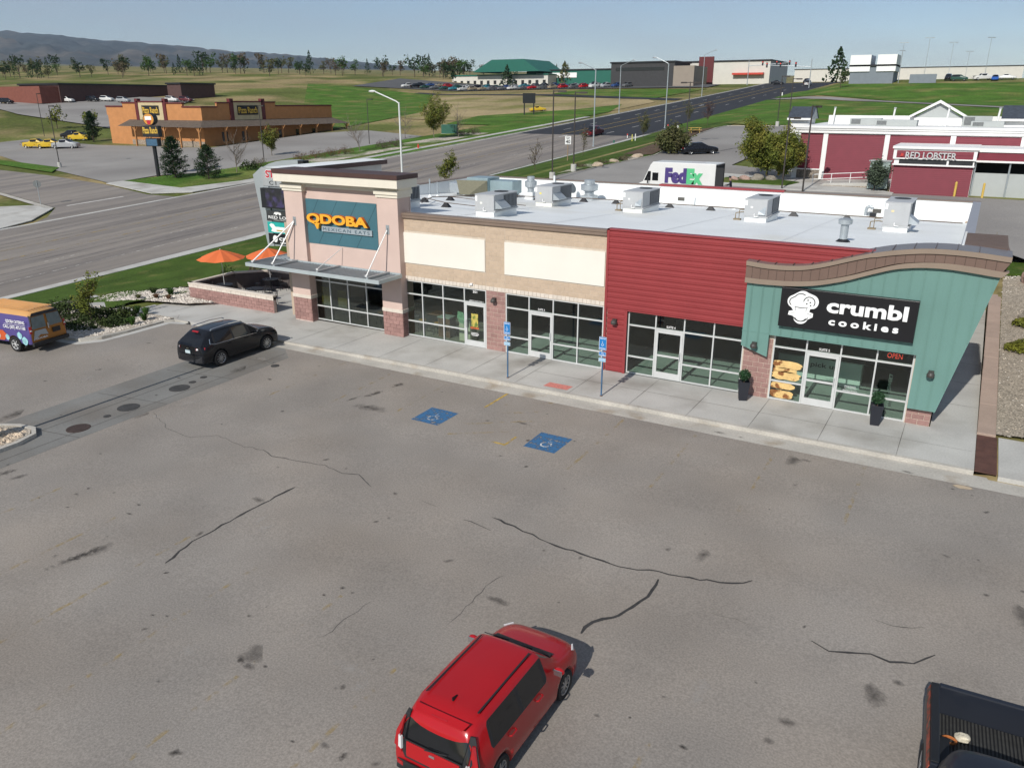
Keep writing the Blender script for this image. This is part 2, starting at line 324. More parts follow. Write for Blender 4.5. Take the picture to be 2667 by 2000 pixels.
M_kerb = mat('kerb_concrete', (.47, .445, .395), .9, .12, .8, .1, 14, .25, 50, spec=.25, col2=(.33, .27, .20), c2scale=.9, c2lo=.56, c2hi=.75)
M_rlot = mat('pale_asphalt', (.30, .285, .265), .92, .10, .18, .12, 12, .2, 40, spec=.25, col2=(.235, .22, .205), c2scale=.09, c2lo=.45, c2hi=.65)
M_dirt = mat('bare_dirt', (.40, .325, .235), .95, .15, .3, .2, 4, .4, 10, spec=.1)
M_mulch = mat('brown_mulch', (.12, .085, .06), .95, .2, .8, .4, 9, .6, 20, spec=.1)
M_white = mat('road_white', (.62, .60, .56), .85, .12, 2, spec=.3)
M_yel = mat('road_yellow', (.52, .36, .09), .85, .15, 2, spec=.3)

# ------------------------------------------------------------------ the ground sheet
def pit(x, y):                                          # keep the bare sheet a little below everything laid on it
    if -60 < y < 20.4 and -21 < x < 22: return .25
    return .06 if (-120 < x < 30 and y < 320) else 0.0
vs, fs = sheet_grid(GX, GY, 0.0, pit)
mb = MB(); mb.v = vs; mb.f = fs
ground = mb.build('ground', M_field, smooth=True); tag(ground, kind='structure')

# ---- main road: worn asphalt, then fresh black asphalt up the hill
road = drape('road', strip(lambda y: XF(y) - .1, lambda y: XK(y), -120, 112.5), M_road, .02)
newroad = drape('road', strip(lambda y: XF(y) - .1, lambda y: XK(y), 112.5, 420), M_newroad, .02)
dr = [(XF(110), 110.0), (XK(114), 114.0), (XK(125), 125), (XF(125), 125)]
def lane(o, y): return -42.6 + .0221 * y - o           # painted line at lateral offset o
def mark(name, o, y0, y1, w, m, parent):
    drape(name, strip(lambda y: lane(o, y) - w / 2, lambda y: lane(o, y) + w / 2, y0, y1, 12), m, .032, parent, step=12)
wornw = decal('worn_white_paint', (.56, .53, .48), .9, .42, .62, 2.2); worny = decal('worn_yellow_paint', (.46, .33, .12), .9, .44, .72, 1.5)
mark('edge_line', 0, -60, 30, .16, wornw, road)
for o in (3.98, 15.9):
    for k in range(-5, 9): y = 6.5 + 12.19 * k + (5 if o > 10 else 0); mark('lane_dash', o, y, min(y + 3.6, 112), .17, wornw, road)
    for k in range(9, 23): y = 6.5 + 12.19 * k + (5 if o > 10 else 0); mark('lane_dash', o, max(y, 113), y + 3.4, .17, M_white, newroad)
for o, w in ((7.96, .30), (11.94, .24)):
    mark('centre_line', o, -60, 112, w, worny, road)
    mark('centre_line', o, 113, 268, .16, M_yel, newroad)
for y in (108, 186):                                    # turn arrows in the middle lane
    x = lane(9.9, y); drape('turn_arrow', [(x - .12, y), (x + .12, y), (x + .12, y + 2.4), (x + .55, y + 2.4), (x, y + 3.6), (x - .55, y + 2.4), (x - .12, y + 2.4)], M_white, .034, newroad if y > 112 else road, step=20)
for o in (1.6, 2.9, 5.2, 6.6, 13.3, 14.7, 17.4, 19.2):    # wheel-track sealing lines
    drape('tar_line', strip(lambda y: lane(o, y) - .035, lambda y: lane(o, y) + .035, -50, 111, 20), decal('tar_wear', (.10, .095, .09), .9, .42, .6, .35), .028, road, step=20)

# ---- near side: kerb, sidewalk, lawn
near_gut = drape('gutter', strip(lambda y: XK(y) - .05, lambda y: XK(y) + .42, -60, 262), M_conc, .035)
drape('sidewalk', strip(lambda y: XK(y) + .40, lambda y: XK(y) + 2.15, -60, 26), M_conc, .14, thick=.14)
drape('kerb', strip(lambda y: XK(y) + .40, lambda y: XK(y) + .58, 26, 262), M_kerb, .14, thick=.14)
def sw(y): return XK(y) + tab([(26, .40), (40, 1.6), (60, 1.6), (98, 1.2), (108, .55), (130, .55)], y)
drape('sidewalk', strip(lambda y: sw(y), lambda y: sw(y) + 1.75, 26, 113), M_conc, .145, thick=.12)
drape('lawn', strip(lambda y: XK(y) + 2.1, lambda y: tab([(-60, -24), (-8, -22.5), (0, -20.5), (21, -17), (44, -18.6), (66, -15.4), (97, -20.5), (112, -19.8), (127, -20)], y), -30, 127, 4), M_lawn, .09)
drape('grass_verge', strip(lambda y: XK(y) + .57, lambda y: sw(y) + .02, 30, 99), M_lawn, .10)
# ---- far side: gutter, kerb, verge, sidewalk
drape('gutter', strip(lambda y: XF(y) - .45, lambda y: XF(y) + .1, 45, 300), M_conc, .03)
drape('gutter', strip(lambda y: XF(y) - .5, lambda y: XF(y) + .15, -60, 45), M_conc, .03)
drape('kerb', strip(lambda y: XF(y) - .62, lambda y: XF(y) - .45, 52, 300), M_kerb, .13, thick=.13)
drape('grass_verge', strip(lambda y: XF(y) - 2.6, lambda y: XF(y) - .6, 53, 128), M_green, .11)
drape('sidewalk', strip(lambda y: XF(y) - 4.1, lambda y: XF(y) - 2.6, 52, 150), M_conc, .14, thick=.1)
drape('grass_verge', strip(lambda y: XF(y) - 16, lambda y: XF(y) - 4.1, 47, 150), M_green, .10)
drape('planting_strip', strip(lambda y: XF(y) - 11.5, lambda y: XF(y) - 6.0, 50, 112), mat('pale_gravel', (.47, .42, .35), .95, .2, 1.5, .4, 6, .5, 14, spec=.1, col2=(.09, .15, .03), c2scale=.16, c2lo=.42, c2hi=.56), .115)
# ------------------------------------------------------------------ near parking lot
def LOTZ(x, y): return -.15 - .018 * max(0, -3.8 - y)
def KY(x): return -3.30 - .0185 * (21.9 - x)            # front edge of the walk
lot = drape('parking_lot', [(-26, -60), (60, -60), (60, -3.4), (27, -3.45), (21.9, -3.30), (-9.8, KY(-9.8)), (-13.3, -3.9), (-26, -3.9)], M_lot, 0.0, zf=LOTZ, step=8)
# concrete gutter pan in front of the walk and the cross pan with the manholes
drape('gutter', [(-9.9, KY(-9.8) - .62), (60, KY(21.9) - .62), (60, KY(21.9)), (21.9, KY(21.9)), (-9.9, KY(-9.8))], M_kerb, .006, zf=LOTZ, step=3.0)
drape('gutter_pan', [(-6.1, -60), (-6.1, -5.4), (-7.5, -4.3), (-13.0, -4.3), (-10.0, -6.6), (-9.75, -60)], M_pan, .004, zf=LOTZ, step=6)
M_joint = mat('joint', (.12, .115, .105), .95, .2, 3)
for y in (-21.5, -15.7, -12.0, -8.7, -6.2): drape('pan_joint', [(-9.7, y - .6), (-6.15, y), (-6.15, y + .035), (-9.7, y - .565)], M_joint, .008, lot, zf=LOTZ, step=8)
drape('pan_joint', [(-8.02, -60), (-7.98, -60), (-7.98, -5), (-8.02, -5)], M_joint, .008, lot, zf=LOTZ, step=30)
drape('pan_joint', [(-6.72, -60), (-6.68, -60), (-6.68, -5), (-6.72, -5)], M_joint, .008, lot, zf=LOTZ, step=30)
# walk along the shops
def WZ(x, y): return tab([(-21, -.15), (-12, -.09), (0, 0), (60, 0)], x)
walk = drape('sidewalk', [(x, KY(x)) for x in frange(-9.8, 21.88, 3)] + [(21.88, KY(21.9)), (21.88, 22), (20.4, 22), (20.4, .05), (-10.5, .05), (-10.5, 6.0), (-20.2, 6.0), (-20.2, -.6), (-25.5, -4.6), (-26.5, -6.3), (-24.2, -5.8), (-21.0, -3.55), (-16.3, -3.55), (-9.8, -3.9)], M_conc, 0.0, zf=WZ, thick=.17, step=3.2)
drape('kerb', [(x, KY(x) - .012) for x in frange(-9.8, 21.88, 3)] + [(21.88, KY(21.88) - .012), (21.88, KY(21.88) + .16)] + [(x, KY(x) + .16) for x in reversed(frange(-9.8, 21.88, 3))], M_kerb, .004, zf=WZ, thick=.16, step=3.2)
drape('sidewalk', [(22.55, -3.42), (60, -3.4), (60, .1), (22.55, .1)], M_conc, .02, zf=lambda x, y: 0, thick=.17, step=6)
def wjoint(a, b, name='walk_joint'):
    L, R_ = ribbon([a, ((a[0] + b[0]) / 2, (a[1] + b[1]) / 2), b], .022); mbj = MB(); mbj.add([(x, y, WZ(x, y) + .006) for x, y in L + R_], [(0, 3, 4, 1), (1, 4, 5, 2)]); mbj.build(name, M_joint, walk)
for x in (-7.6, -5.0, -2.2, .4, 2.55, 5.0, 7.5, 10.1, 12.4, 14.7, 17.1, 19.6): wjoint((x, KY(x) + .02), (x + .0, -.02))
wjoint((-9, -1.75), (21.8, -1.65))
for y in (3, 6, 9, 12, 15, 18): wjoint((20.5, y), (21.85, y))
for a, b in (((-12, -3.6), (-12, -.6)), ((-15, -3.5), (-15, -.6)), ((-18, -3.5), (-18, -.6)), ((-12.5, 0), (-12.5, 5.5)), ((-15.5, 0), (-15.5, 5.5))): wjoint(a, b)
M_tred = decal('red_warning_paint', (.62, .23, .19), .9, .25, .45, 9)
drape('tactile_pad', [(6.22, -3.20), (7.30, -3.18), (7.34, -2.68), (6.26, -2.68)], M_tred, .008, walk, zf=WZ, step=5)
# parking stripes, nearly worn away
faint = decal('faint_yellow', (.50, .35, .10), .9, .50, .80, 2.4, amount=.8); bolder = decal('faded_yellow', (.56, .38, .09), .9, .36, .62, 3.0)
for x in (-3.3, -.5, 2.4, 10.4, 13.2, 16.0, 18.8): drape('stall_line', [(x - .05, -9.3), (x + .05, -9.3), (x + .05, -4.2), (x - .05, -4.2)], faint, .004, lot, zf=LOTZ, step=20)
for x in (-14.0, -3.0, .2, 3.0, 5.8, 8.6, 11.4, 16.9, 19.7, 22.5): drape('stall_line', [(x - .05, -27), (x + .05, -27), (x + .05, -18.2), (x - .05, -18.2)], faint, .004, lot, zf=LOTZ, step=20)
drape('stall_line', [(5.13, -6.1), (5.23, -6.1), (5.26, -4.0), (5.16, -4.0)], bolder, .005, lot, zf=LOTZ)
drape('stall_line', [(7.58, -8.75), (7.68, -8.75), (7.70, -7.9), (7.60, -7.9)], bolder, .005, lot, zf=LOTZ)
for k in range(4): y = -4.9 - 1.05 * k; drape('hatch_line', [(5.3, y - .8), (5.36, y - .9), (7.6, y + .65), (7.54, y + .75)], faint, .005, lot, zf=LOTZ)
drape('hatch_line', [(7.0, -8.72), (7.6, -8.72), (7.6, -8.62), (7.0, -8.62)], bolder, .005, lot, zf=LOTZ)
M_adab = decal('faded_blue_paint', (.050, .150, .30), .85, .32, .52, 5.0); M_adaw = decal('faded_white_paint', (.62, .62, .60), .85, .36, .56, 7)
def wheelchair(cx, cy, s, zf, off, m, parent, name='wheelchair_symbol', M=None):
    """the access symbol as flat strokes; local x right, y up"""
    st = [[(-.05, .78), (-.02, .45), (.02, .22)], [(-.02, .46), (.28, .46)], [(.02, .22), (.30, .22), (.42, -.12), (.56, -.06)],
          [(-.10, .30), (-.30, .14), (-.36, -.1), (-.24, -.36), (.02, -.44), (.24, -.34), (.33, -.16)]]
    mb2 = MB()
    for pts in st:
        L, R_ = ribbon(pts, .11 * s / s); n = len(pts); vv = [(cx + p[0] * s, cy + p[1] * s) for p in L + R_]
        mb2.add([(x, y, zf(x, y) + off) for x, y in vv], [(i, i + n, i + n + 1, i + 1) for i in range(n - 1)])
    n = 10; mb2.add([(cx + (-.06 + .11 * cos(2 * pi * i / n)) * s, cy + (.93 + .11 * sin(2 * pi * i / n)) * s, zf(cx, cy) + off) for i in range(n)], [tuple(range(n))])
    if M is not None: mb2.v = [tuple(M @ Vector(p)) for p in mb2.v]
    return mb2.build(name, m, parent)
for cx in (3.98, 8.86):
    drape('access_square', [(cx - .62, -8.45), (cx + .60, -8.45), (cx + .64, -7.10), (cx - .62, -7.10)], M_adab, .005, lot, zf=LOTZ)
    wheelchair(cx + .02, -7.93, .50, LOTZ, .009, M_adaw, lot)
# cracks, sealed cracks and oil
M_crack = mat('crack_tar', (.045, .043, .042), .9, .2, 6); M_crack2 = mat('hair_crack', (.085, .08, .075), .95, .2, 6)
def bp(x, y):                                           # kept for reference: pixel of the photo -> place on the lot, worked out beforehand
    return (x, y)
for pts, w, m in CRACKS: crack(pts, w, M_crack if m else M_crack2, LOTZ, .006, lot)
M_oil = decal('oil_stain', (.045, .040, .036), .7, .18, .62, 7, edge=.42, amount=.85); M_oil2 = decal('old_stain', (.10, .09, .082), .9, .10, .60, 4, edge=.40, amount=.62)
M_pale = decal('pale_scuff', (.50, .47, .43), .9, .22, .62, 5, edge=.42, amount=.5); M_sand = decal('sand_spill', (.55, .44, .31), .95, .05, .30, 5, edge=.30, amount=.9)
for x, y, rx, ry, k, r in STAINS: blob(x, y, rx, ry, (M_oil, M_oil2, M_pale, M_sand)[k], LOTZ, .0075, lot, rot=r)
random.seed(21)
for i in range(110):
    x = random.uniform(-14, 26); y = random.uniform(-27, -4.6); s = random.uniform(.03, .10); blob(x, y, s * random.uniform(1, 2.0), s, random.choice((M_oil, M_oil2, M_oil2)), LOTZ, .007, lot, rot=random.uniform(0, 3))
for i in range(34):
    x = random.uniform(-16, 26); y = random.uniform(-27, -5); blob(x, y, random.uniform(.3, .9), random.uniform(.15, .4), M_pale if i % 2 else M_oil2, LOTZ, .005, lot, rot=random.choice((1.5, 1.6, 1.4, .1)))
# manholes
M_iron = mat('rusty_iron', (.075, .052, .044), .75, .25, 6, .2, 40, .4, 60, metal=.3); M_iron2 = mat('grey_iron', (.075, .072, .068), .7, .2, 6, .2, 40, .4, 60, metal=.3)
for i, (x, y, r, m) in enumerate(((-6.98, -15.19, .42, M_iron), (-7.18, -12.97, .42, M_iron2), (-7.22, -10.55, .42, M_iron2), (-7.34, -9.80, .15, M_iron2), (-7.42, -9.15, .15, M_iron2), (-5.80, -6.53, .19, M_iron2), (-7.1, -13.95, .14, M_iron2), (-6.3, -6.35, .16, M_pan))):
    mh = thing('manhole_cover', ('rusty round manhole cover nearest the light pole island', 'dark round manhole cover, middle one of three in the gutter pan', 'dark round manhole cover behind the black car', 'small round valve lid just past the third manhole', 'small round valve lid closest to the black car', 'dark drain lid lying alone right of the black car', 'tiny lid between the rusty and the middle manhole', 'pale flush lid beside the lone drain lid')[i], 'manhole', (x, y, LOTZ(x, y) + .012), 0, 'lids in the gutter pan')
    a = MB(); a.lathe([(r, -.02), (r, .004), (r * .97, .008)], n=28); a.build('lid', m, mh); a = MB()
    for k in range(3): a.lathe([(r * (.3 + .22 * k), .0075), (r * (.3 + .22 * k) + .015, .0105), (r * (.3 + .22 * k) + .03, .0075)], n=28)
    if r > .2: a.build('ring_pattern', m, mh)
# ------------------------------------------------------------------ the shop building
shop = thing('shop_building', 'long single-storey shop building with white flat roof, tan block, red metal and green metal fronts', 'building', (4.5, 9.0, 0))
M_redblk = mat('red_split_block', (.335, .200, .178), .95, .10, 6, .16, 40, .5, 60, spec=.2, rnd=.12)
M_tanblk = mat('tan_block', (.520, .405, .300), .95, .05, 5, .09, 45, .35, 70, spec=.2, rnd=.045)
M_whtblk = mat('white_block', (.66, .59, .51), .95, .06, 6, .08, 40, .3, 60, spec=.2, rnd=.05)
M_mortar = mat('mortar', (.56, .48, .39), .95, .08, 4, .1, 40)
M_mortar2 = mat('pink_mortar', (.58, .45, .40), .95, .08, 4, .1, 40)
M_pink = mat('pink_stucco', (.62, .475, .415), .95, .05, .9, .05, 55, .25, 90, spec=.15)
M_cream = mat('cream_foam_trim', (.74, .69, .58), .9, .04, 1.2, .04, 50, .15, 80, spec=.2)
M_panel = mat('cream_sign_panel', (.77, .74, .66), .75, .03, .6, spec=.3)
M_brown = mat('brown_metal', (.215, .160, .125), .5, .06, 1.5, spec=.4)
M_dkbrown = mat('dark_brown_cap', (.075, .040, .034), .55, .1, 2, spec=.4)
M_redmet = mat('red_metal_siding', (.285, .042, .045), .45, .06, .7, .03, 20, spec=.45)
M_teal = mat('teal_metal_panel', (.138, .262, .232), .5, .05, .6, .03, 20, spec=.4)
M_tanmet = mat('tan_metal_trim', (.265, .205, .158), .5, .05, 1.5, spec=.4)
M_brnpan = mat('brown_fascia_panel', (.165, .108, .085), .55, .06, 1.5, spec=.4, rnd=.05)
M_roof = mat('white_roof_membrane', (.80, .82, .81), .6, .05, .35, .02, 8, spec=.3, col2=(.70, .68, .60), c2scale=.16, c2lo=.58, c2hi=.80)
M_alu = mat('anodised_frame', (.66, .67, .66), .4, .04, 3, spec=.5, metal=.25)
M_galv = mat('galvanised_metal', (.46, .50, .52), .42, .08, 2.5, .05, 14, metal=.55)
M_black = mat('black_metal', (.018, .019, .022), .5, .1, 3, spec=.4)
M_blue = mat('slate_blue_panel', (.060, .155, .190), .55, .06, 1.0, .03, 20, spec=.35)
M_glass = glass('window_glass', (.84, .92, .88), .06)
_blk = {}
def block_mesh(l, h, d, name):
    k = (round(l, 3), round(h, 3), round(d, 3), name)
    if k not in _blk:
        b = .007; mb = MB(); vs = [(0, d, 0), (l, d, 0), (l, d, h), (0, d, h), (0, .006, 0), (l, .006, 0), (l, .006, h), (0, .006, h), (b, 0, b), (l - b, 0, b), (l - b, 0, h - b), (b, 0, h - b)]
        mb.add(vs, [(8, 9, 10, 11), (4, 5, 9, 8), (5, 6, 10, 9), (6, 7, 11, 10), (7, 4, 8, 11), (0, 1, 5, 4), (1, 2, 6, 5), (2, 3, 7, 6), (3, 0, 4, 7)])
        _blk[k] = mb.mesh(name)
    return _blk[k]
def blocks(x0, x1, z0, z1, y, m, parent, name='block', L=.4064, H=.2032, j=.011, phase=0.0, skip=None, side=None):
    """courses of blocks on a wall facing -Y (or, side=+1, facing +X with x meaning y)"""
    n = int(round((z1 - z0) / H)); H = (z1 - z0) / n; rl = (shop.location if parent is shop else parent.location)
    for c in range(n):
        za = z0 + c * H; a = x0 - (L / 2 if (c % 2) else 0) - phase
        while a < x1 - .02:
            p = max(a, x0); q = min(a + L, x1)
            if q - p > .03 and not (skip and skip((p + q) / 2, za + H / 2)):
                me = block_mesh(q - p - j, H - j, .05, name)
                o = link(name, me, m, parent); jy = random.uniform(-.004, .004)
                if side is None: o.location = (p + j / 2 - rl[0], y + jy - rl[1], za + j / 2 - rl[2])
                else: o.location = (y + jy - rl[0], p + j / 2 - rl[1], za + j / 2 - rl[2]); o.rotation_euler = (0, 0, pi / 2)
            a += L
BAYS = [(-9.55, -4.60), (-3.50, 1.45), (2.50, 7.42), (8.52, 13.45), (14.60, 19.53)]
HEAD = 2.84
# walls: backing behind the block faces, sides, rear
a = MB()
for x0, x1 in ((-4.6, -3.5), (1.45, 2.5), (7.42, 8.52), (13.45, 14.6), (19.53, 20.36)): a.box(x0, x1, .009, .30, -.2, HEAD)
a.box(-10.6, -9.55, .009, .30, -.2, HEAD); a.box(-10.6, 20.36, .009, .30, HEAD, 5.9)
a.build('front_wall', M_mortar, shop, w=True)
a = MB(); a.box(20.06, 20.36, .3, 19.4, -.2, 5.0); a.box(-11.5, -11.2, .3, 19.4, -.3, 5.0); a.box(-11.5, 20.36, 19.4, 19.7, -.2, 5.0); a.build('side_wall', mat('tan_wall', (.47, .37, .28), .95, .06, 2, .06, 30), shop, w=True)
# block faces
def in_panel(x, z): return 3.70 < z < 5.17 and (-3.5 < x < 1.43 or 2.47 < x < 7.42)
blocks(1.45, 2.50, 0, 2.845, 0, M_redblk, shop, 'brick')
for x0, x1 in ((-3.20, 1.45), (1.45, 2.48), (2.48, 7.46)): blocks(x0, x1, 3.05, 5.86, 0, M_tanblk, shop, 'block', skip=in_panel)
for x0, x1 in ((-3.50, 1.45), (1.45, 2.48), (2.48, 7.46)): blocks(x0, x1, 2.85, 3.05, -.012, M_whtblk, shop, 'band_block', L=.206)
a = MB(); a.box(1.442, 1.458, -.002, .05, 3.05, 5.86); a.box(2.472, 2.488, -.002, .05, 3.05, 5.86); a.build('control_joint', M_mortar, shop, w=True)
blocks(13.49, 14.58, 0, 2.44, 0, M_redblk, shop, 'brick')
blocks(19.55, 20.36, 0, .61, 0, M_redblk, shop, 'brick'); blocks(.05, 4.2, 0, .61, 20.365, M_redblk, shop, 'brick', side=1)
for x0, x1, n in ((-3.5, 1.43, 1), (2.47, 7.40, 2)):
    a = MB(); a.box(x0, x1, -.045, .04, 3.70, 5.17); a.build('blank_sign_panel', M_panel, shop, w=True, bevel=.008)
a = MB(); a.box(-3.2, 7.46, -.10, .1, 5.86, 5.995); a.box(-3.2, 7.46, -.13, .3, 5.995, 6.10); a.box(-3.2, 7.46, -.085, .1, 5.845, 5.86); a.build('cornice', M_brown, shop, w=True, bevel=.006)
# red metal wall, grooves as geometry
def siding(x0, x1, z0, z1, y, m, name, pitch=.232):
    prof = []; z = z0
    while z < z1 - .01:
        for dz, dy in ((0, 0), (.012, .028), (.030, .028), (.042, 0), (.115, -.004), (.125, -.016), (.142, -.016), (.152, -.004)):
            if z + dz < z1: prof.append((y + dy, z + dz))
        z += pitch
    prof.append((y, z1)); n = len(prof); mb = MB()
    mb.add([(x0, p, q) for p, q in prof] + [(x1, p, q) for p, q in prof], [(i, i + n, i + n + 1, i + 1) for i in range(n - 1)]); return mb.build(name, m, shop, w=True)
siding(7.57, 18.6, 2.80, 6.10, -.05, M_redmet, 'metal_siding'); siding(7.60, 8.40, 0.02, 2.80, -.05, M_redmet, 'metal_siding')
a = MB(); a.box(7.46, 7.57, -.075, .05, 0, 6.16); a.box(8.40, 8.52, -.07, .16, 0, 2.80); a.box(7.46, 18.6, -.075, .3, 6.10, 6.16); a.box(8.52, 13.45, -.065, .16, 2.775, 2.81); a.build('siding_trim', M_redmet, shop, w=True, bevel=.005)
# roof, parapets
def RZ(y): return 6.03 - .056 * y
a = MB(); a.quad((-11.2, .3, RZ(.3) - .02), (20.4, .3, RZ(.3) - .02), (20.4, 19.3, RZ(19.3)), (-11.2, 19.3, RZ(19.3)))
a.build('roof', M_roof, shop, w=True)
a = MB(); a.box(-11.1, 20.27, 19.2, 19.5, 4.6, 6.0); a.box(-11.5, -11.1, .6, 19.5, 4.6, 6.0); a.prism([(3.0, 5.0), (19.5, 4.6), (19.5, 6.0), (3.0, 6.0)], 'x', 20.27, 20.55); a.build('parapet', M_roof, shop, w=True)
a = MB(); a.box(-11.55, 2.6, 19.15, 19.62, 6.0, 6.05); a.box(10.4, 20.62, 19.15, 19.62, 6.0, 6.05); a.box(-11.6, -11.05, .6, 19.15, 6.0, 6.05); a.build('parapet_cap', M_brown, shop, w=True)
a = MB(); a.box(2.6, 10.4, 19.13, 19.66, 6.0, 6.11); a.build('red_parapet_cap', M_redmet, shop, w=True)
a = MB(); a.box(20.24, 20.62, 3.2, 19.15, 6.0, 6.05); a.build('side_parapet_cap', mat('grey_cap', (.30, .31, .34), .5, .05), shop, w=True)
a = MB()
for x in (-6, -1, 4, 9, 14): a.quad((x, .4, RZ(.4) - .012), (x + .08, .4, RZ(.4) - .012), (x + .08, 19.2, RZ(19.2) + .004), (x, 19.2, RZ(19.2) + .004))
a.build('roof_seam', mat('roof_seam', (.72, .74, .735), .6, .04), shop, w=True)

# ---- storefronts
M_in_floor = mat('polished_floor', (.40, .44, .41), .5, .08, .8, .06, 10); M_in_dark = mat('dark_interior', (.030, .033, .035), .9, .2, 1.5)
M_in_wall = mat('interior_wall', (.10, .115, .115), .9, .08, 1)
M_in_qfl = mat('tile_floor', (.28, .25, .21), .5, .15, 1.5, .1, 8)
a = MB(); a.box(2.0, 20.05, .14, 7.9, -.02, .012); a.build('interior_floor', M_in_floor, shop, w=True)
a = MB(); a.box(-11.2, 2.0, .14, 7.9, -.02, .012); a.build('interior_floor', M_in_qfl, shop, w=True)
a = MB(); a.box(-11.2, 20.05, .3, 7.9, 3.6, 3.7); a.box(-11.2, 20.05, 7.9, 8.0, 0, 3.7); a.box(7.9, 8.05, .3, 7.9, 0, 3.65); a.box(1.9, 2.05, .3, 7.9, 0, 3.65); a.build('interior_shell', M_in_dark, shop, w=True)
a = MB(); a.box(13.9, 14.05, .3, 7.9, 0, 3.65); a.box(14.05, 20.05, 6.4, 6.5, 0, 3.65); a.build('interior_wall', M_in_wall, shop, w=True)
def storefront(x0, x1, door, z1=HEAD, y=.02, xs=None):
    f = MB(); w = .055; xs = xs or [x0 + (x1 - x0) * i / 4 for i in range(5)]; d0, d1 = y, y + .11
    for i, x in enumerate(xs):
        c = x + (w / 2 if i == 0 else (-w / 2 if i == 4 else 0)); f.box(c - w / 2, c + w / 2, d0, d1, 0.012, z1)
    rows = [(0.012, w + .012), (.75, .81), (2.13, 2.19), (z1 - w, z1)]
    for a0, a1 in rows:
        for i in range(4):
            if i == door and a0 < 2: continue
            l = xs[i] + (w if i == 0 else w / 2); r = xs[i + 1] - (w if i == 3 else w / 2); f.box(l, r, d0 + .003, d1 - .003, a0, a1)
    fr = f.build('storefront_frame', M_alu, shop, w=True)
    for i in range(4):
        l = xs[i] + (w if i == 0 else w / 2); r = xs[i + 1] - (w if i == 3 else w / 2)
        for k, (a0, a1) in enumerate(((w + .012, .75), (.81, 2.13), (2.19, z1 - w))):
            if i == door and k < 2: continue
            g = MB(); g.box(l, r, y + .045, y + .053, a0, a1); g.build('window_pane', M_glass, fr, w=True)
    if door is not None:
        l = xs[door] + (w if door == 0 else w / 2) + .006; r = xs[door + 1] - (w if door == 3 else w / 2) - .006
        d = MB(); d.box(l, l + .10, y - .005, y + .055, .02, 2.125); d.box(r - .10, r, y - .005, y + .055, .02, 2.125); d.box(l + .10, r - .10, y - .004, y + .054, .02, .30); d.box(l + .10, r - .10, y - .004, y + .054, 2.0, 2.125); d.box(l + .10, r - .10, y + .002, y + .05, .98, 1.06) if door in (1,) else None
        dd = d.build('door', M_alu, shop, w=True)
        g = MB(); g.box(l + .10, r - .10, y + .02, y + .028, .30, 2.0); g.build('door_glass', M_glass, dd, w=True)
        h = MB(); hx = r - .07 if door == 1 else l + .07; h.path([(hx, y - .004, .93), (hx - .0, y - .085, .95), (hx, y - .085, 1.27), (hx, y - .004, 1.29)], .014); h.build('handle', M_alu, dd, w=True)
    return fr
storefront(*BAYS[0], None); storefront(*BAYS[1], 3); storefront(*BAYS[2], 1); storefront(*BAYS[3], 1, 2.79, .10); storefront(*BAYS[4], 1, 2.70)
M_vinyl = mat('white_vinyl', (.85, .85, .84), .6, 0); 
def on_shop(name, txt, m, rect, y, **k):
    l = shop.location; return letters(name, txt, m, shop, (rect[0] - l[0], rect[1] - l[0], rect[2], rect[3]), y - l[1], **k)
on_shop('suite_lettering', 'SUITE 3', M_vinyl, (4.18, 4.52, 2.235, 2.325), .055, depth=.004, offset=.012)
on_shop('suite_lettering', 'SUITE 4', M_vinyl, (10.22, 10.60, 2.235, 2.335), .135, depth=.004, offset=.012)
on_shop('suite_lettering', 'SUITE 5', M_vinyl, (16.28, 16.66, 2.235, 2.335), .055, depth=.004, offset=.012)
on_shop('suite_lettering', '301', M_vinyl, (.68, .92, 2.62, 2.74), .055, depth=.004, offset=.012)
on_shop('suite_lettering', '6038 E. 2nd St. Suite 1', M_vinyl, (.48, 1.26, 2.205, 2.275), .055, depth=.004, offset=.008)
# wall lamps
for x, z, y in ((1.93, 2.46, -.02), (7.99, 2.28, -.07), (13.95, 2.22, -.30), (20.12, 2.10, -.30)):
    a = MB(); a.box(x - .09, x + .09, y - .10, y + .01, z - .06, z + .10); a.lathe([(.12, -.10), (.135, -.02), (.10, .06), (.05, .085)], (x, y - .14, z), 14); a.build('wall_lamp', mat('bronze_lamp', (.06, .055, .05), .5, .1), shop, w=True)
a = MB(); a.box(.62, .74, -.10, 0, 3.02, 3.10); a.box(.60, .63, -.14, -.05, 3.0, 3.09); a.build('security_camera', M_vinyl, shop, w=True)

# ---- corner tower on the left
a = MB(); TP = ((-10.60, -9.32), (-4.43, -3.20))
for x0, x1 in TP: a.box(x0, x1, -.40, .55, 1.38, 6.80)
a.box(-9.32, -4.43, -.16, .5, 2.88, 7.02); a.box(-10.6, -3.2, .5, .62, 2.9, 7.2); a.build('stucco_tower', M_pink, shop, w=True, bevel=.01)
a = MB()
for x0, x1 in TP: a.box(x0 + .015, x1 - .015, -.385, .53, -.3, 1.22)
a.build('pier_core', M_mortar2, shop, w=True)
a = MB()
for x0, x1 in TP: a.box(x0 - .03, x1 + .03, -.43, .56, 1.20, 1.385)
a.build('stone_band', M_whtblk, shop, w=True, bevel=.012)
for x0, x1 in TP:
    blocks(x0, x1, -.02, 1.20, -.41, M_redblk, shop, 'brick'); blocks(-.40, .02, -.02, 1.20, x1 + .01, M_redblk, shop, 'brick', side=1)
a = MB(); a.box(-9.51, -4.67, -.185, -.15, 4.165, 6.43); a.build('sign_backing', M_blue, shop, w=True)
sgb = MB()
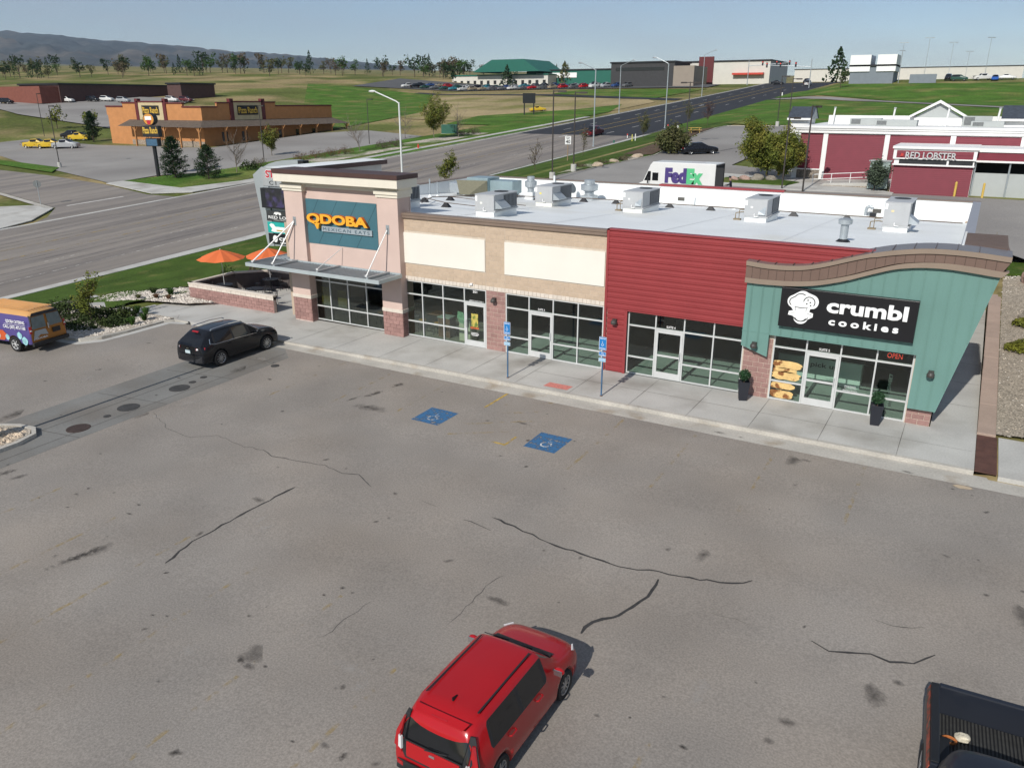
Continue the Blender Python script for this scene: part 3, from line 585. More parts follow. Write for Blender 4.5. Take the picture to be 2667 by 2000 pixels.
for k in range(8):                                       # slanting joints of the backing
    xa = -9.9 + k * 1.27
    p = [(xa, 4.165), (xa + 1.45, 6.43)]
    (x_, z_), (u_, v_) = p; s_ = (u_ - x_) / (v_ - z_)
    if x_ < -9.51: z_ += (-9.51 - x_) / s_; x_ = -9.51
    if u_ > -4.67: v_ -= (u_ + 4.67) / s_; u_ = -4.67
    if z_ < v_: sgb.add([(x_, -.1885, z_), (x_ + .022, -.1885, z_), (u_ + .022, -.1885, v_), (u_, -.1885, v_)], [(0, 1, 2, 3)])
sgb.build('panel_joint', mat('dark_joint', (.02, .045, .06), .8, 0), shop, w=True)
M_orange = mat('orange_sign_face', (.86, .41, .035), .45, .02, 2, spec=.4)
M_orange2 = mat('orange_sign_side', (.62, .12, .012), .5, .02, 2)
def channel(txt, m1, m2, rect, y, depth, off):          # sign letters: returns in one colour, face in another
    l = on_shop('sign_letters', txt, m2, rect, y, depth=depth, offset=off)
    f = on_shop('sign_face', txt, m1, rect, y - depth - .003, depth=.008, offset=off); f.parent = l; return l
channel('QDOBA', M_orange, M_orange2, (-9.16, -5.13, 5.16, 5.74), -.21, .16, .045)
a = MB(); a.prism([(-8.64, 5.20), (-8.34, 5.22), (-8.40, 4.98), (-8.50, 4.96)], 'y', -.378, -.21); a.build('sign_letter_tail', M_orange, shop, w=True)
a = MB(); a.box(-8.27, -4.97, -.27, -.185, 4.845, 5.115); a.build('sign_bar', mat('grey_sign_bar', (.33, .38, .41), .5, .05), shop, w=True, bevel=.004)
on_shop('sign_lettering', 'MEXICAN EATS', mat('slate_letters', (.075, .12, .15), .6, 0), (-8.18, -5.12, 4.90, 5.06), -.272, depth=.01, spacing=1.35)
a = MB()
for x0, x1 in TP: a.box(x0 - .05, x1 + .05, -.46, .60, 6.79, 6.93); a.box(x0 - .11, x1 + .11, -.52, .66, 6.93, 7.14)
a.box(-9.32, -4.43, -.26, .5, 7.0, 7.14); a.box(-10.7, -3.1, -.40, .62, 7.14, 7.27); a.box(-10.85, -2.86, -.80, .75, 7.27, 7.67); a.build('tower_cornice', M_cream, shop, w=True, bevel=.01)
a = MB(); a.box(-10.89, -2.82, -.84, .79, 7.67, 7.88); a.build('tower_cap', M_dkbrown, shop, w=True)
a = MB(); a.box(-11.55, -10.45, .79, 7.4, 5.2, 7.62); a.build('return_parapet', mat('shaded_stucco', (.47, .46, .44), .9, .05, 1), shop, w=True)  # grey with the shade of the white inner face mixed into the colour
a = MB(); a.box(-11.95, -10.15, .80, 7.6, 7.62, 7.86); a.build('return_cap', M_dkbrown, shop, w=True)
a = MB(); a.box(-11.93, -10.17, -.2, 7.58, 7.862, 7.875); a.build('cap_membrane', M_roof, shop, w=True)
# metal awning with hanger rods
a = MB(); z0, z1 = 3.02, 3.20
a.box(-12.0, -3.10, -2.20, -2.14, z0, z1); a.box(-3.16, -3.10, -2.14, -.42, z0, z1); a.box(-12.0, -11.94, -2.14, 3.6, z0, z1); a.box(-12.0, -10.65, 3.55, 3.61, z0, z1); a.box(-10.66, -3.16, -.48, -.43, z0 + .04, z1 + .03); a.box(-10.70, -10.64, -.4, 3.55, z0 + .04, z1 + .02)
aw = a.build('awning_frame', mat('pale_awning_metal', (.50, .56, .57), .4, .05, 2, metal=.3), shop, w=True)
n = 46
for i in range(n):
    x = -11.85 + (8.62) * i / (n - 1); s = MB(); s.box(x - .055, x + .055, -2.14, -.48 if x > -10.7 else -.48, z1 - .075, z1 - .055); s.box(x - .055, x - .043, -2.14, -.48, z1 - .055, z1 - .02); s.build('awning_slat', M_galv, aw, w=True)
for i in range(20):
    y = -.40 + 3.9 * i / 19; s = MB(); s.box(-11.94, -10.70, y - .055, y + .055, z1 - .075, z1 - .055); s.box(-11.94, -10.70, y - .055, y - .043, z1 - .055, z1 - .02); s.build('awning_slat', M_galv, aw, w=True)
dk = MB(); dk.box(-11.94, -3.16, -2.14, -.48, z1 - .10, z1 - .08); dk.box(-11.94, -10.7, -.48, 3.55, z1 - .10, z1 - .08); dk.build('awning_deck', M_galv, aw, w=True)
s = MB()
for x in (-9.99, -7.04, -3.86): s.box(x - .06, x + .06, -2.14, -.48, z1 - .03, z1 + .06)
s.build('awning_beam', M_galv, aw, w=True)
for p, q, r in (((-9.99, -.44, 5.26), (-10.45, -1.75, 3.26), .032), ((-9.99, -.46, 5.26), (-11.75, -1.9, 3.24), .04), ((-3.86, -.44, 5.28), (-4.20, -1.75, 3.26), .032), ((-7.04, -.19, 4.10), (-7.35, -1.75, 3.26), .018)):
    s = MB(); s.tube(p, q, r, r, 8); s.box(q[0] - .07, q[0] + .07, q[1] - .05, q[1] + .05, 3.19, 3.28); s.build('hanger_rod', mat('white_rod', (.74, .74, .72), .4, .04, 3, metal=.2), shop, w=True)
for x, z, y in ((-9.99, 5.26, -.40), (-3.86, 5.28, -.40)):
    s = MB(); s.box(x - .10, x + .10, y - .02, y, z - .22, z + .22); s.box(x - .03, x + .03, y - .08, y - .02, z - .1, z + .1); s.build('wall_bracket', M_galv, shop, w=True)

# ---- curved green tower on the right
GT = [(13.36, 5.46), (14.0, 5.40), (14.76, 5.40), (15.4, 5.46), (15.86, 5.56), (16.4, 5.72), (16.97, 5.92), (17.4, 6.06), (17.79, 6.17), (18.2, 6.27), (18.6, 6.34), (19.19, 6.43), (19.7, 6.46), (20.3, 6.465), (20.93, 6.44), (21.80, 6.37)]
GB = [(13.36, 4.62), (14.0, 4.61), (14.85, 4.64), (15.4, 4.69), (15.95, 4.77), (16.5, 4.91), (17.08, 5.09), (17.5, 5.26), (17.9, 5.41), (18.25, 5.54), (18.61, 5.66), (19.29, 5.77), (19.8, 5.80), (20.27, 5.80), (21.05, 5.74), (21.62, 5.68)]
def smooth(t, x): e = .22; return (tab(t, x - e) + tab(t, x) * 2 + tab(t, x + e)) / 4
def redge(z): return 20.47 + (z - .67) / (5.66 - .67) * (21.60 - 20.47)     # slanting right-hand edge
a = MB(); xs = frange(13.42, 21.6, .1) + [21.6]
front = [(13.42, 2.10), (14.44, 1.77), (14.44, 2.69), (19.56, 2.70), (19.56, .66), (20.47, .67)] + [(x, smooth(GB, x)) for x in reversed(xs)]
a.prism(front, 'y', -.25, -.02)
a.build('green_metal_front', M_teal, shop, w=True)
a = MB()
a.prism([(-.20, .62), (4.0, .62), (4.0, 5.2), (-.20, 5.2)], 'x', 0, .03); q = []
for (x, y, z) in a.v: q.append((x + redge(z) - .035, y, z))
a.v = q; a.box(20.3, 20.47, 3.95, 4.0, .6, 5.0); a.build('green_metal_side', M_teal, shop, w=True)
a = MB(); x = 13.62
while x < 21.5:
    zt = smooth(GB, x) - .01; zb = 2.72
    if x < 14.42: zb = 2.12 - (x - 13.42) * .33
    if x > 19.58: zb = .70
    if x > 20.45: zb = .67 + (x - 20.47) / 1.13 * 4.99 + .15
    if zt - zb > .1: a.box(x - .028, x - .006, -.275, -.25, zb, zt); a.box(x + .012, x + .034, -.275, -.25, zb, zt)
    x += .412
a.box(13.40, 14.46, -.262, -.22, 2.69, 2.71); a.box(14.44, 19.56, -.27, -.02, 2.665, 2.70); a.build('seam_rib', M_teal, shop, w=True)
def band(name, z_lo, z_hi, y0, y1, m, dx=0.0):
    b = MB(); pts = [x for x in frange(13.36, 21.8, .12)] + [21.8]
    lo = [(min(x, 13.36 + (21.62 - 13.36) * (x - 13.36) / 8.44 if z_lo(x) < 6.0 else x), z_lo(x)) for x in pts]; hi = [(x, z_hi(x)) for x in pts]
    n = len(pts); vv = []
    for y in (y0, y1): vv += [(x, y, z) for x, z in lo] + [(x, y, z) for x, z in hi]
    ff = []
    for i in range(n - 1):
        ff += [(i, i + 1, n + i + 1, n + i), (2 * n + i, 3 * n + i, 3 * n + i + 1, 2 * n + i + 1), (n + i, n + i + 1, 3 * n + i + 1, 3 * n + i), (i, 2 * n + i, 2 * n + i + 1, i + 1)]
    ff += [(0, n, 3 * n, 2 * n), (n - 1, 3 * n - 1, 4 * n - 1, 2 * n - 1)]
    b.add(vv, ff); return b.build(name, m, shop, w=True)
gt = lambda x: smooth(GT, x); gb = lambda x: smooth(GB, x)
band('fascia_trim', lambda x: gb(x), lambda x: gb(x) + .19, -.42, .02, M_tanmet); band('fascia_trim', lambda x: gt(x) - .17, lambda x: gt(x), -.46, .02, M_tanmet)
band('fascia', lambda x: gb(x) + .19, lambda x: gt(x) - .17, -.40, .02, M_brnpan)
a = MB(); x = 13.6
while x < 21.6: a.box(x - .007, x + .007, -.4045, -.40, gb(x) + .2, gt(x) - .18); x += .30
a.build('fascia_joint', mat('dark_seam', (.06, .04, .032), .7, 0), shop, w=True)
# curved roof strip behind the fascia and the wider deck at the right end
b = MB(); pts = frange(13.36, 21.8, .15) + [21.8]; n = len(pts)
b.add([(x, -.46, gt(x) + .002) for x in pts] + [(x, .72, gt(x) + .03) for x in pts] + [(x, .72, gt(x) - .5) for x in pts], [(i, i + 1, n + i + 1, n + i) for i in range(n - 1)] + [(n + i, n + i + 1, 2 * n + i + 1, 2 * n + i) for i in range(n - 1)])
b.build('curved_roof', mat('slate_roof_metal', (.20, .175, .165), .35, .05, 1, metal=.2), shop, w=True)
b = MB(); b.quad((20.35, .72, 6.49), (21.74, .72, 6.41), (21.62, 4.0, 6.38), (20.35, 4.0, 6.42)); b.build('deck_roof', M_brnpan, shop, w=True)
b = MB(); b.quad((21.80, -.44, 6.37), (21.62, 4.0, 6.38), (21.52, 4.0, 5.6), (21.62, -.3, 5.6)); b.build('side_fascia', M_brnpan, shop, w=True)
b = MB(); b.box(20.30, 20.37, .6, 4.0, 5.6, 6.50); b.box(20.3, 21.6, 3.96, 4.02, 5.4, 6.42); b.build('deck_curb', M_roof, shop, w=True)
b = MB()
for x in frange(13.75, 21.5, .62): b.box(x - .012, x + .012, -.45, .72, gt(x), gt(x) + .045)
for y in frange(.95, 4.0, .34): b.box(20.37, 21.68, y - .012, y + .012, 6.40, 6.50)
b.build('standing_seam', mat('brown_seam', (.11, .085, .078), .45, .05), shop, w=True)
# cookie shop sign
b = MB(); b.box(14.77, 19.39, -.50, -.27, 3.14, 4.62); sg = b.build('sign_box', mat('black_sign_face', (.012, .012, .014), .35, .05, 1, spec=.4), shop, w=True, bevel=.01)
M_wlet = emit('white_sign_letters', (.82, .83, .82), .12)
def sg_text(txt, rect, off, bev=0.0, sp=1.0): o = on_shop('sign_letters', txt, M_wlet, rect, -.505, depth=.05, offset=off, bevel=bev, spacing=sp); o.parent = sg; return o
sg_text('crumbl', (16.42, 19.10, 3.87, 4.40), .022, .012); sg_text('cookies', (16.55, 18.88, 3.42, 3.69), .022, .008, 1.45)
def disc_poly(pts, y, m, name, par, d=.03): c = MB(); c.prism(pts, 'y', y - d, y); return c.build(name, m, par, w=True)
def arc(cx, cz, r, a0, a1, n=14, sx=1): return [(cx + r * sx * cos(radians(a0 + (a1 - a0) * i / n)), cz + r * sin(radians(a0 + (a1 - a0) * i / n))) for i in range(n + 1)]
hat = arc(15.86, 4.18, .27, -60, 75, 10) + arc(15.56, 4.26, .30, 55, 130, 8) + arc(15.27, 4.14, .24, 110, 250, 10) + [(15.27, 3.80), (15.12, 3.76), (15.10, 3.62), (15.26, 3.60)] + arc(15.56, 3.58, .26, 195, 345, 12) + [(15.98, 3.62), (15.98, 3.76), (15.84, 3.80), (15.86, 3.92)]
disc_poly(hat, -.505, M_wlet, 'sign_emblem', sg)
def stroke(pts, w, y, m, name, par):
    L_, R2_ = ribbon(pts, w); n = len(pts); c = MB(); c.add([(p[0], y, p[1]) for p in L_ + R2_], [(i, i + 1, n + i + 1, n + i) for i in range(n - 1)]); return c.build(name, m, par, w=True)
M_ink = mat('black_ink', (.012, .012, .014), .6, 0)
ia = [arc(15.80, 4.16, .20, -40, 180, 12), arc(15.50, 4.22, .235, 50, 150, 10) + arc(15.28, 4.13, .17, 140, 235, 8), [(15.34, 3.98), (15.36, 3.80)], [(15.72, 3.80), (15.74, 3.96)], [(15.30, 3.945), (15.5, 3.93), (15.78, 3.955)], arc(15.55, 3.72, .30, 205, 335, 12), arc(15.55, 3.63, .21, 200, 340, 10), [(15.18, 3.71), (15.34, 3.73)], [(15.78, 3.73), (15.93, 3.71)]]
for p in ia: stroke(p, .034, -.5385, M_ink, 'emblem_line', sg)
for x, z in ((15.75, 4.24), (15.84, 4.16), (15.72, 4.10), (15.86, 4.05)): disc_poly([(x + .028 * cos(k), z + .028 * sin(k)) for k in [i * pi / 5 for i in range(10)]], -.5345, M_ink, 'emblem_dot', sg, .005)

# ---- inside the shops
M_wood = mat('table_wood', (.16, .07, .03), .5, .15, 3); M_seat = mat('orange_seat', (.52, .25, .04), .5, .1, 3); M_cab = mat('brown_cabinet', (.14, .065, .032), .5, .1, 3); M_cab2 = mat('cream_cabinet', (.55, .52, .40), .6, .05, 2)
for i, (x, y) in enumerate(((-2.6, 1.9), (-1.4, 3.4), (-6.2, 1.6), (-8.3, 2.6), (-5.2, 3.2))):
    t = thing('table', 'brown wooden restaurant table ' + ('behind the window left of the first door', 'deeper inside, past the cabinets', 'behind the awning windows, right of the posters', 'behind the yellow posters', 'at the right end behind the awning windows')[i], 'table', (x, y, .012), 0, 'restaurant tables')
    a = MB(); a.box(-.55, .55, -.36, .36, .74, .78); a.build('table_top', M_wood, t, bevel=.008); a = MB(); a.tube((0, 0, 0), (0, 0, .74), .04); a.box(-.3, .3, -.03, .03, 0, .03); a.box(-.03, .03, -.25, .25, 0.004, .034); a.build('pedestal', M_black, t)
for i, (x, y) in enumerate(((-1.9, .75), (-1.35, 1.05), (-5.05, .8), (-5.75, .95), (-7.4, 1.0), (-2.9, .8))):
    t = thing('stool', ('orange round stool right of the brown table', 'orange round stool nearest the brown cabinet', 'orange round stool at the right end under the awning', 'orange round stool second from the right under the awning', 'orange round stool beside the yellow posters', 'orange round stool at the left edge of the second shop window')[i], 'stool', (x, y, .012), 0, 'stools in the restaurant')
    a = MB(); a.lathe([(.16, .60), (.19, .62), (.19, .66), (.12, .675)], n=14); a.build('seat', M_seat, t)
    for s1, s2 in ((1, 1), (1, -1), (-1, 1), (-1, -1)): a = MB(); a.tube((.17 * s1, .17 * s2, 0), (.11 * s1, .11 * s2, .60), .015, .015, 6); a.build('leg', M_black, t)
for nm, lb, x0, x1, y0, y1, h, m in (('cabinet', 'brown waste cabinet behind the window next to the door', -1.75, -1.05, .55, 1.1, 1.0, M_cab), ('cabinet', 'cream cabinet behind the window beside the first door', -.45, .25, .5, 1.0, 1.0, M_cab2)):
    t = thing(nm, lb, 'cabinet', ((x0 + x1) / 2, (y0 + y1) / 2, .012)); a = MB(); a.box(x0, x1, y0, y1, .012, h); a.build('body', m, t, w=True, bevel=.01); a = MB(); a.box(x0 - .03, x1 + .03, y0 - .03, y1 + .03, h, h + .04); a.build('top', M_in_floor, t, w=True)
    if m is M_cab: a = MB(); a.box(x0 + .05, x1 - .25, y0 - .022, y0 - .002, .1, h - .1); a.build('flap', M_cab, t, w=True)
for x, nm in ((-9.0, 0), (-7.86, 1)):                      # posters taped inside the glass
    t = MB(); t.box(x, x + .60, .082, .086, .84, 1.83 - .06 * nm); o = t.build('window_poster', mat('yellow_poster', (.66, .63, .42), .8, .06, 1.0, col2=(.62, .46, .06), c2scale=.6, c2lo=.45, c2hi=.5, stretch=(.2, .2, 1.6)), shop, w=True)
    c = MB(); c.box(x, x + .60, .0795, .0815, 1.45, 1.83 - .06 * nm); c.build('poster_head', mat('poster_yellow', (.62, .46, .05), .8, .1, 2), o, w=True)
    for k in range(7): c = MB(); c.box(x + .06, x + .54, .0795, .0815, .90 + k * .075, .915 + k * .075); c.build('poster_line', mat('poster_grey', (.48, .47, .36), .8, .1, 2), o, w=True)
a = MB(); a.box(.58, .96, .033, .036, .98, 1.62); o = a.build('door_poster', mat('food_poster', (.52, .42, .10), .8, .2, 7, col2=(.12, .18, .04), c2scale=5, c2lo=.45, c2hi=.6), shop, w=True)
on_shop('door_lettering', 'QDOBA', mat('orange_vinyl', (.75, .17, .05), .6, 0), (.52, 1.02, .86, .97), .034, depth=.004, offset=.03)
for k, (x0, x1) in enumerate(((.57, .97), (.55, 1.0), (.6, .95))): a = MB(); a.box(x0, x1, .032, .036, .66 - k * .06, .685 - k * .06); a.build('door_notice', M_vinyl, shop, w=True)
a = MB(); a.prism([(-.22, 1.62), (.10, 1.58), (.16, 1.3), (.10, 1.02), (-.12, 1.06), (-.28, 1.3)], 'y', .0785, .0825); a.build('round_poster', mat('green_poster', (.22, .38, .25), .8, .4, 9), shop, w=True)
# cookie counter, window prints, neon
t = thing('counter', 'white pick-up counter behind the cookie shop door', 'counter', (16.6, 3.2, .012)); a = MB(); a.box(14.3, 17.6, 2.9, 3.6, .012, 1.05); a.build('body', mat('white_laminate', (.62, .70, .66), .5, .04), t, w=True); a = MB(); a.box(14.25, 17.65, 2.85, 3.65, 1.05, 1.10); a.build('top', M_in_floor, t, w=True)
M_ck = mat('black_print', (.02, .02, .022), .7, 0); l = t.location
letters('counter_lettering', 'pick up', M_ck, t, (15.62 - l[0], 16.72 - l[0], .62, .88), 2.897 - l[1], depth=.006, offset=.01)
M_cookie = mat('cookie_print', (.72, .49, .20), .7, .16, 5, .1, 30, col2=(.22, .085, .025), c2scale=3.2, c2lo=.52, c2hi=.60)
def cookie(x0, x1, z0, z1, seed):
    random.seed(seed); n = 26; pts = []
    for i in range(n): a_ = 2 * pi * i / n; r = 1 + random.uniform(-.09, .07); pts.append((min(max((x0 + x1) / 2 + (x1 - x0) / 2 * r * max(-1, min(1, 1.15 * cos(a_))), x0), x1 + .03), (z0 + z1) / 2 + (z1 - z0) / 2 * r * max(-1, min(1, 1.12 * sin(a_)))))
    c = MB(); c.prism(pts, 'y', .062, .066); c.build('cookie_print', M_cookie, shop, w=True)
for i, (x0, x1, z0, z1) in enumerate(((14.66, 15.74, 1.32, 1.63), (14.66, 15.72, .86, 1.20), (14.66, 15.55, .46, .74), (14.66, 15.55, .09, .42), (14.66, 15.6, 1.16, 1.34))): cookie(x0, x1, z0, z1, i)
on_shop('neon_sign', 'OPEN', emit('neon_red', (.9, .08, .05), 1.2), (18.62, 19.12, 2.32, 2.50), .16, depth=.02, offset=-.012)
for txt, rect in (('store hours', (17.35, 17.74, .99, 1.05)), ('mon-sat 8am-10pm', (17.35, 17.78, .925, .955)), ('delivery hours', (17.30, 17.80, .82, .88)), ('mon-sat 8am-10pm ', (17.35, 17.78, .76, .79))): on_shop('hours_lettering', txt, M_vinyl, rect, .056, depth=.004, offset=.006)
on_shop('window_lettering', '#SWEET', mat('grey_vinyl', (.16, .19, .18), .7, 0), (0, .75, 0, .13), .09, depth=.004, offset=.01).matrix_basis = Matrix.Translation((18.93 - 4.5, .09 - 9, 1.0)) @ Matrix.Rotation(-pi / 2, 4, 'Y') @ Matrix.Translation((4.5, 0, 0)) @ Matrix.Translation((0, 9 - .09, 0))
# ------------------------------------------------------------------ rooftop equipment
M_rtu = mat('unit_grey', (.44, .45, .455), .5, .05, 2, spec=.4); M_rtu2 = mat('unit_dark_coil', (.07, .075, .08), .6, .2, 8); M_fan = mat('fan_black', (.02, .022, .025), .6, .1, 4)
def rtu(x, y, w, d, h, label, hood=False, hoodside=False, tagc=(.75, .75, .74)):
    z = RZ(y + d / 2); t = thing('rooftop_unit', label, 'air conditioner', (x, y, z), 0, 'rooftop air conditioning units')
    a = MB(); a.prism([(.0, -.12), (d - .04, -.12 - .056 * d), (d - .04, .26), (.0, .26)], 'x', .05, w - .05); a.build('roof_curb', M_roof, t)
    a = MB(); a.box(0, w - .05, 0, d * .55, .34, h); a.box(0, w - .05, d * .55, d, .34, h - .002); a.box(-.015, w + .015, -.015, d + .015, h, h + .03); a.box(-.02, w + .02, -.02, d + .02, .26, .34); a.build('cabinet', M_rtu, t, bevel=.012)
    a = MB(); a.box(w - .049, w - .03, d * .42, d - .06, .40, h - .06); a.build('coil', M_rtu2, t)
    for k in range(9): a = MB(); yy = d * .45 + (d * .47) * k / 8; a.box(w - .031, w - .012, yy - .006, yy + .006, .40, h - .06); a.build('coil_guard', M_rtu, t)
    a = MB(); a.lathe([(.36, h + .028), (.36, h + .05), (.30, h + .05), (.28, h + .036), (.05, h + .036)], (w * .5, d * .70, 0), 20); a.build('fan_ring', M_fan, t)
    for k in range(4): a = MB(); a.prism([(-.05, .05), (.05, .05), (.11, .27), (-.07, .27)], 'z', h + .038, h + .042); a.v = [(p * cos(k * pi / 2) - q * sin(k * pi / 2) + w * .5, p * sin(k * pi / 2) + q * cos(k * pi / 2) + d * .70, r) for p, q, r in a.v]; a.build('fan_blade', M_rtu2, t)
    a = MB(); a.box(.10, w - .28, -.006, 0, .46, h - .10); a.build('access_panel', M_rtu, t, bevel=.003)
    a = MB(); a.box(.03, .14, -.012, -.002, h - .30, h - .06); a.build('label_plate', M_vinyl, t); a = MB(); a.box(.30, .42, -.012, -.002, h - .42, h - .33); a.build('warning_label', mat('warning_yellow' + str(tagc[2]), tagc, .6, 0), t)
    a = MB(); a.path([(w * .45, -.02, .46), (w * .45, -.07, .40), (w * .47, -.07, .33), (w * .62, -.09, .33)], .022); a.build('drain_pipe', M_vinyl, t)
    if hood:                                             # sloping intake hood on the right-hand side
        a = MB(); a.prism([(.12, .42), (.12, .80), (d * .40, .80), (d * .40, .42)], 'x', w - .05, w - .045); a.add([(w - .05, .1, .80), (w - .05, d * .42, .80), (w + .34, .1, .50), (w + .34, d * .42, .50), (w - .05, .1, .42), (w - .05, d * .42, .42), (w + .34, .1, .44), (w + .34, d * .42, .44)], [(0, 2, 3, 1), (2, 6, 7, 3), (0, 4, 6, 2), (1, 3, 7, 5), (4, 5, 7, 6)]); a.build('intake_hood', M_galv, t)
    else:
        a = MB(); a.add([(w * .62, -.004, .44), (w * .92, -.004, .44), (w * .62, -.004, .60), (w * .92, -.004, .84), (w * .62, -.10, .44), (w * .92, -.10, .44)], [(2, 3, 5, 4), (0, 2, 4), (1, 5, 3), (0, 4, 5, 1)]); a.build('condensate_hood', M_galv, t)
    return t
rtu(-6.35, 2.0, 1.1, 2.2, 1.05, 'grey rooftop unit half hidden behind the pink corner tower', True)
rtu(-.42, 2.05, 1.12, 2.2, 1.05, 'grey rooftop unit with intake hood nearest the tan block wall', True, tagc=(.8, .8, .72))
rtu(-1.50, 10.05, 1.15, 2.5, 1.15, 'grey rooftop unit with a yellow label in front of the satellite dish', True, tagc=(.78, .66, .12))
rtu(3.88, 10.1, 1.18, 2.6, 1.15, 'grey rooftop unit above the red wall corner, right of the round fan')
rtu(10.52, 9.75, 1.15, 2.6, 1.15, 'grey rooftop unit, second from the right end of the roof')
rtu(16.85, 9.85, 1.12, 2.4, 1.36, 'tall grey rooftop unit at the right end of the roof', True, tagc=(.72, .60, .34))
def mushroom(x, y, r, label, base=.35):
    z = RZ(y); t = thing('exhaust_fan', label, 'exhaust fan', (x, y, z), 0, 'round exhaust fans'); a = MB(); a.box(-r * .75, r * .75, -r * .75, r * .75, -.1, base); a.build('curb', M_roof if base > .3 else M_galv, t)
    a = MB(); a.lathe([(r * .55, base), (r * .55, base + .22), (r * .62, base + .26), (r * .98, base + .34), (r, base + .62), (r * 1.03, base + .66), (r * .80, base + .70), (r * .62, base + .72)], n=22); a.build('housing', M_galv, t, smooth=False)
    a = MB(); a.lathe([(r * .62, base + .72), (r * .62, base + .95), (r * .55, base + .97)], n=20); a.build('motor_cap', M_galv, t); return t
mushroom(-4.3, 14.6, .38, 'silver mushroom exhaust fan left of the satellite dish', .45); mushroom(-1.45, 17.3, .56, 'large silver mushroom exhaust fan behind the labelled rooftop unit', .30)
z = RZ(3.6); t = thing('roof_vent', 'tall round galvanised vent with a wide cap near the cookie sign tower', 'vent', (16.1, 3.6, z)); a = MB(); a.lathe([(.15, -.02), (.155, .74)], n=18); a.build('pipe', M_galv, t); a = MB(); a.lathe([(.17, .66), (.26, .70), (.27, .86), (.20, .90), (.05, .93)], n=18); a.build('cap', M_galv, t); a = MB(); a.lathe([(.30, -.03), (.18, .08), (.155, .10)], n=18); a.build('flashing', M_black, t)
# make-up air unit with its sloping filter hood
z = RZ(14); t = thing('air_handler', 'large galvanised make-up air unit with sloping filter hood by the left parapet', 'air handler', (-8.2, 14.2, z)); g2 = mat('aqua_galvanised', (.34, .44, .46), .4, .1, 2, metal=.45)
a = MB(); a.box(-.7, .9, .0, 1.5, .18, 1.15); a.box(.9, 2.6, .3, 1.5, .18, 1.0); a.build('housing', g2, t, bevel=.01)
a = MB(); a.add([(-1.5, -.05, .95), (-.7, -.05, 1.0), (-1.5, -.05, .88), (.2, -1.2, .18), (-.5, -1.2, .18), (.9, -.05, 1.0), (-.7, 0, .2), (.9, 0, .2)], [(0, 4, 3, 5), (0, 5, 7, 6), (0, 6, 4), (5, 3, 7)]); a.build('filter_hood', mat('olive_filter', (.20, .19, .13), .7, .15, 6, stretch=(1, 1, 8)), t)
a = MB(); a.box(-1.9, -1.1, -.3, .5, .16, .78); a.build('filter_box', M_galv, t, bevel=.01); a = MB(); a.box(-1.6, 2.5, .1, .25, -.1, .18); a.box(-1.6, 2.5, 1.2, 1.35, -.14, .178); a.build('rail', M_galv, t)
t = thing('satellite_dish', 'small dark satellite dish on the roof near the rear parapet', 'satellite dish', (-3.3, 18.2, RZ(18.2))); a = MB(); a.lathe([(.02, 0), (.2, .02), (.36, .08), (.37, .085), (.36, .075)], n=20); M2 = Matrix.Translation((.1, -.05, .62)) @ Matrix.Rotation(radians(62), 4, 'Y') @ Matrix.Rotation(.3, 4, 'X'); a.v = [tuple(M2 @ Vector(p)) for p in a.v]; a.build('dish', mat('grey_dish', (.13, .15, .16), .5, .05), t); a = MB(); a.tube((0, 0, 0), (.05, 0, .6), .03); a.build('mast', M_galv, t); a = MB(); a.tube((.1, 0, .5), (-.5, -.1, .72), .015); a.box(-.56, -.48, -.14, -.06, .68, .78); a.build('feed_arm', M_vinyl, t)
# gas line on rubber feet
gp = thing('gas_pipe', 'thin dark gas pipe running along the rear of the roof on rubber feet', 'pipe', (4, 15, RZ(15)))
def pz(x, y, h=.22): return (x, y, RZ(y) + h)
a = MB(); a.path([pz(-5.2, 4.2), pz(-7.4, 8.2), pz(-6.3, 12.6), pz(-3.0, 14.4), pz(-.5, 15.6), pz(3, 15.4), pz(20.0, 15.0)], .028); a.path([pz(-.4, 4.0), pz(-4.4, 5.2), pz(-7.4, 7.4)], .022); a.path([pz(-.4, 7.0), pz(-6.9, 9.4)], .022); a.build('pipe_run', mat('brown_pipe', (.13, .095, .07), .6, .15, 3), gp, w=True)
for x, y in ((-7.25, 7.2), (-4.25, 5.1), (-6.95, 9.4), (-2.0, 14.9), (-.9, 15.3), (-3.6, 14.2), (1.2, 15.5), (4.7, 15.35), (7.2, 15.28), (9.6, 15.22), (11.85, 15.17), (14.6, 15.1)):
    a = MB(); z = RZ(y); a.add([(x - .26, y - .14, z), (x + .26, y - .14, z), (x + .26, y + .14, z), (x - .26, y + .14, z), (x - .08, y - .06, z + .22), (x + .08, y - .06, z + .22), (x + .08, y + .06, z + .22), (x - .08, y + .06, z + .22)], [(0, 1, 5, 4), (1, 2, 6, 5), (2, 3, 7, 6), (3, 0, 4, 7), (4, 5, 6, 7)]); a.build('rubber_foot', M_black, gp, w=True)
for i, (x, y, h, r) in enumerate(((5.0, 18.4, .95, .035), (8.05, 17.2, .34, .05), (14.4, 18.1, .42, .06), (-9.6, 11.0, 1.1, .05), (-4.9, 19.0, 1.35, .07), (-9.3, 11.4, .9, .05))):
    t = thing('vent_pipe', ('thin white vent pipe at the rear parapet behind the roof gutter', 'short white vent stub right of the first scupper', 'white cone vent beside the gooseneck', 'grey flue standing by the left parapet', 'tall white conduit post at the rear parapet', 'second slim flue beside the left parapet')[i], 'vent pipe', (x, y, RZ(y)), 0, 'small roof pipes'); a = MB(); a.tube((0, 0, -.02), (0, 0, h), r, r, 12); a.build('pipe', M_galv if i in (3, 5) else M_roof, t); a = MB(); a.lathe([(r * 4.2, -.02), (r * 2, .05), (r * 1.1, .14)], n=14); a.build('boot', M_roof, t)
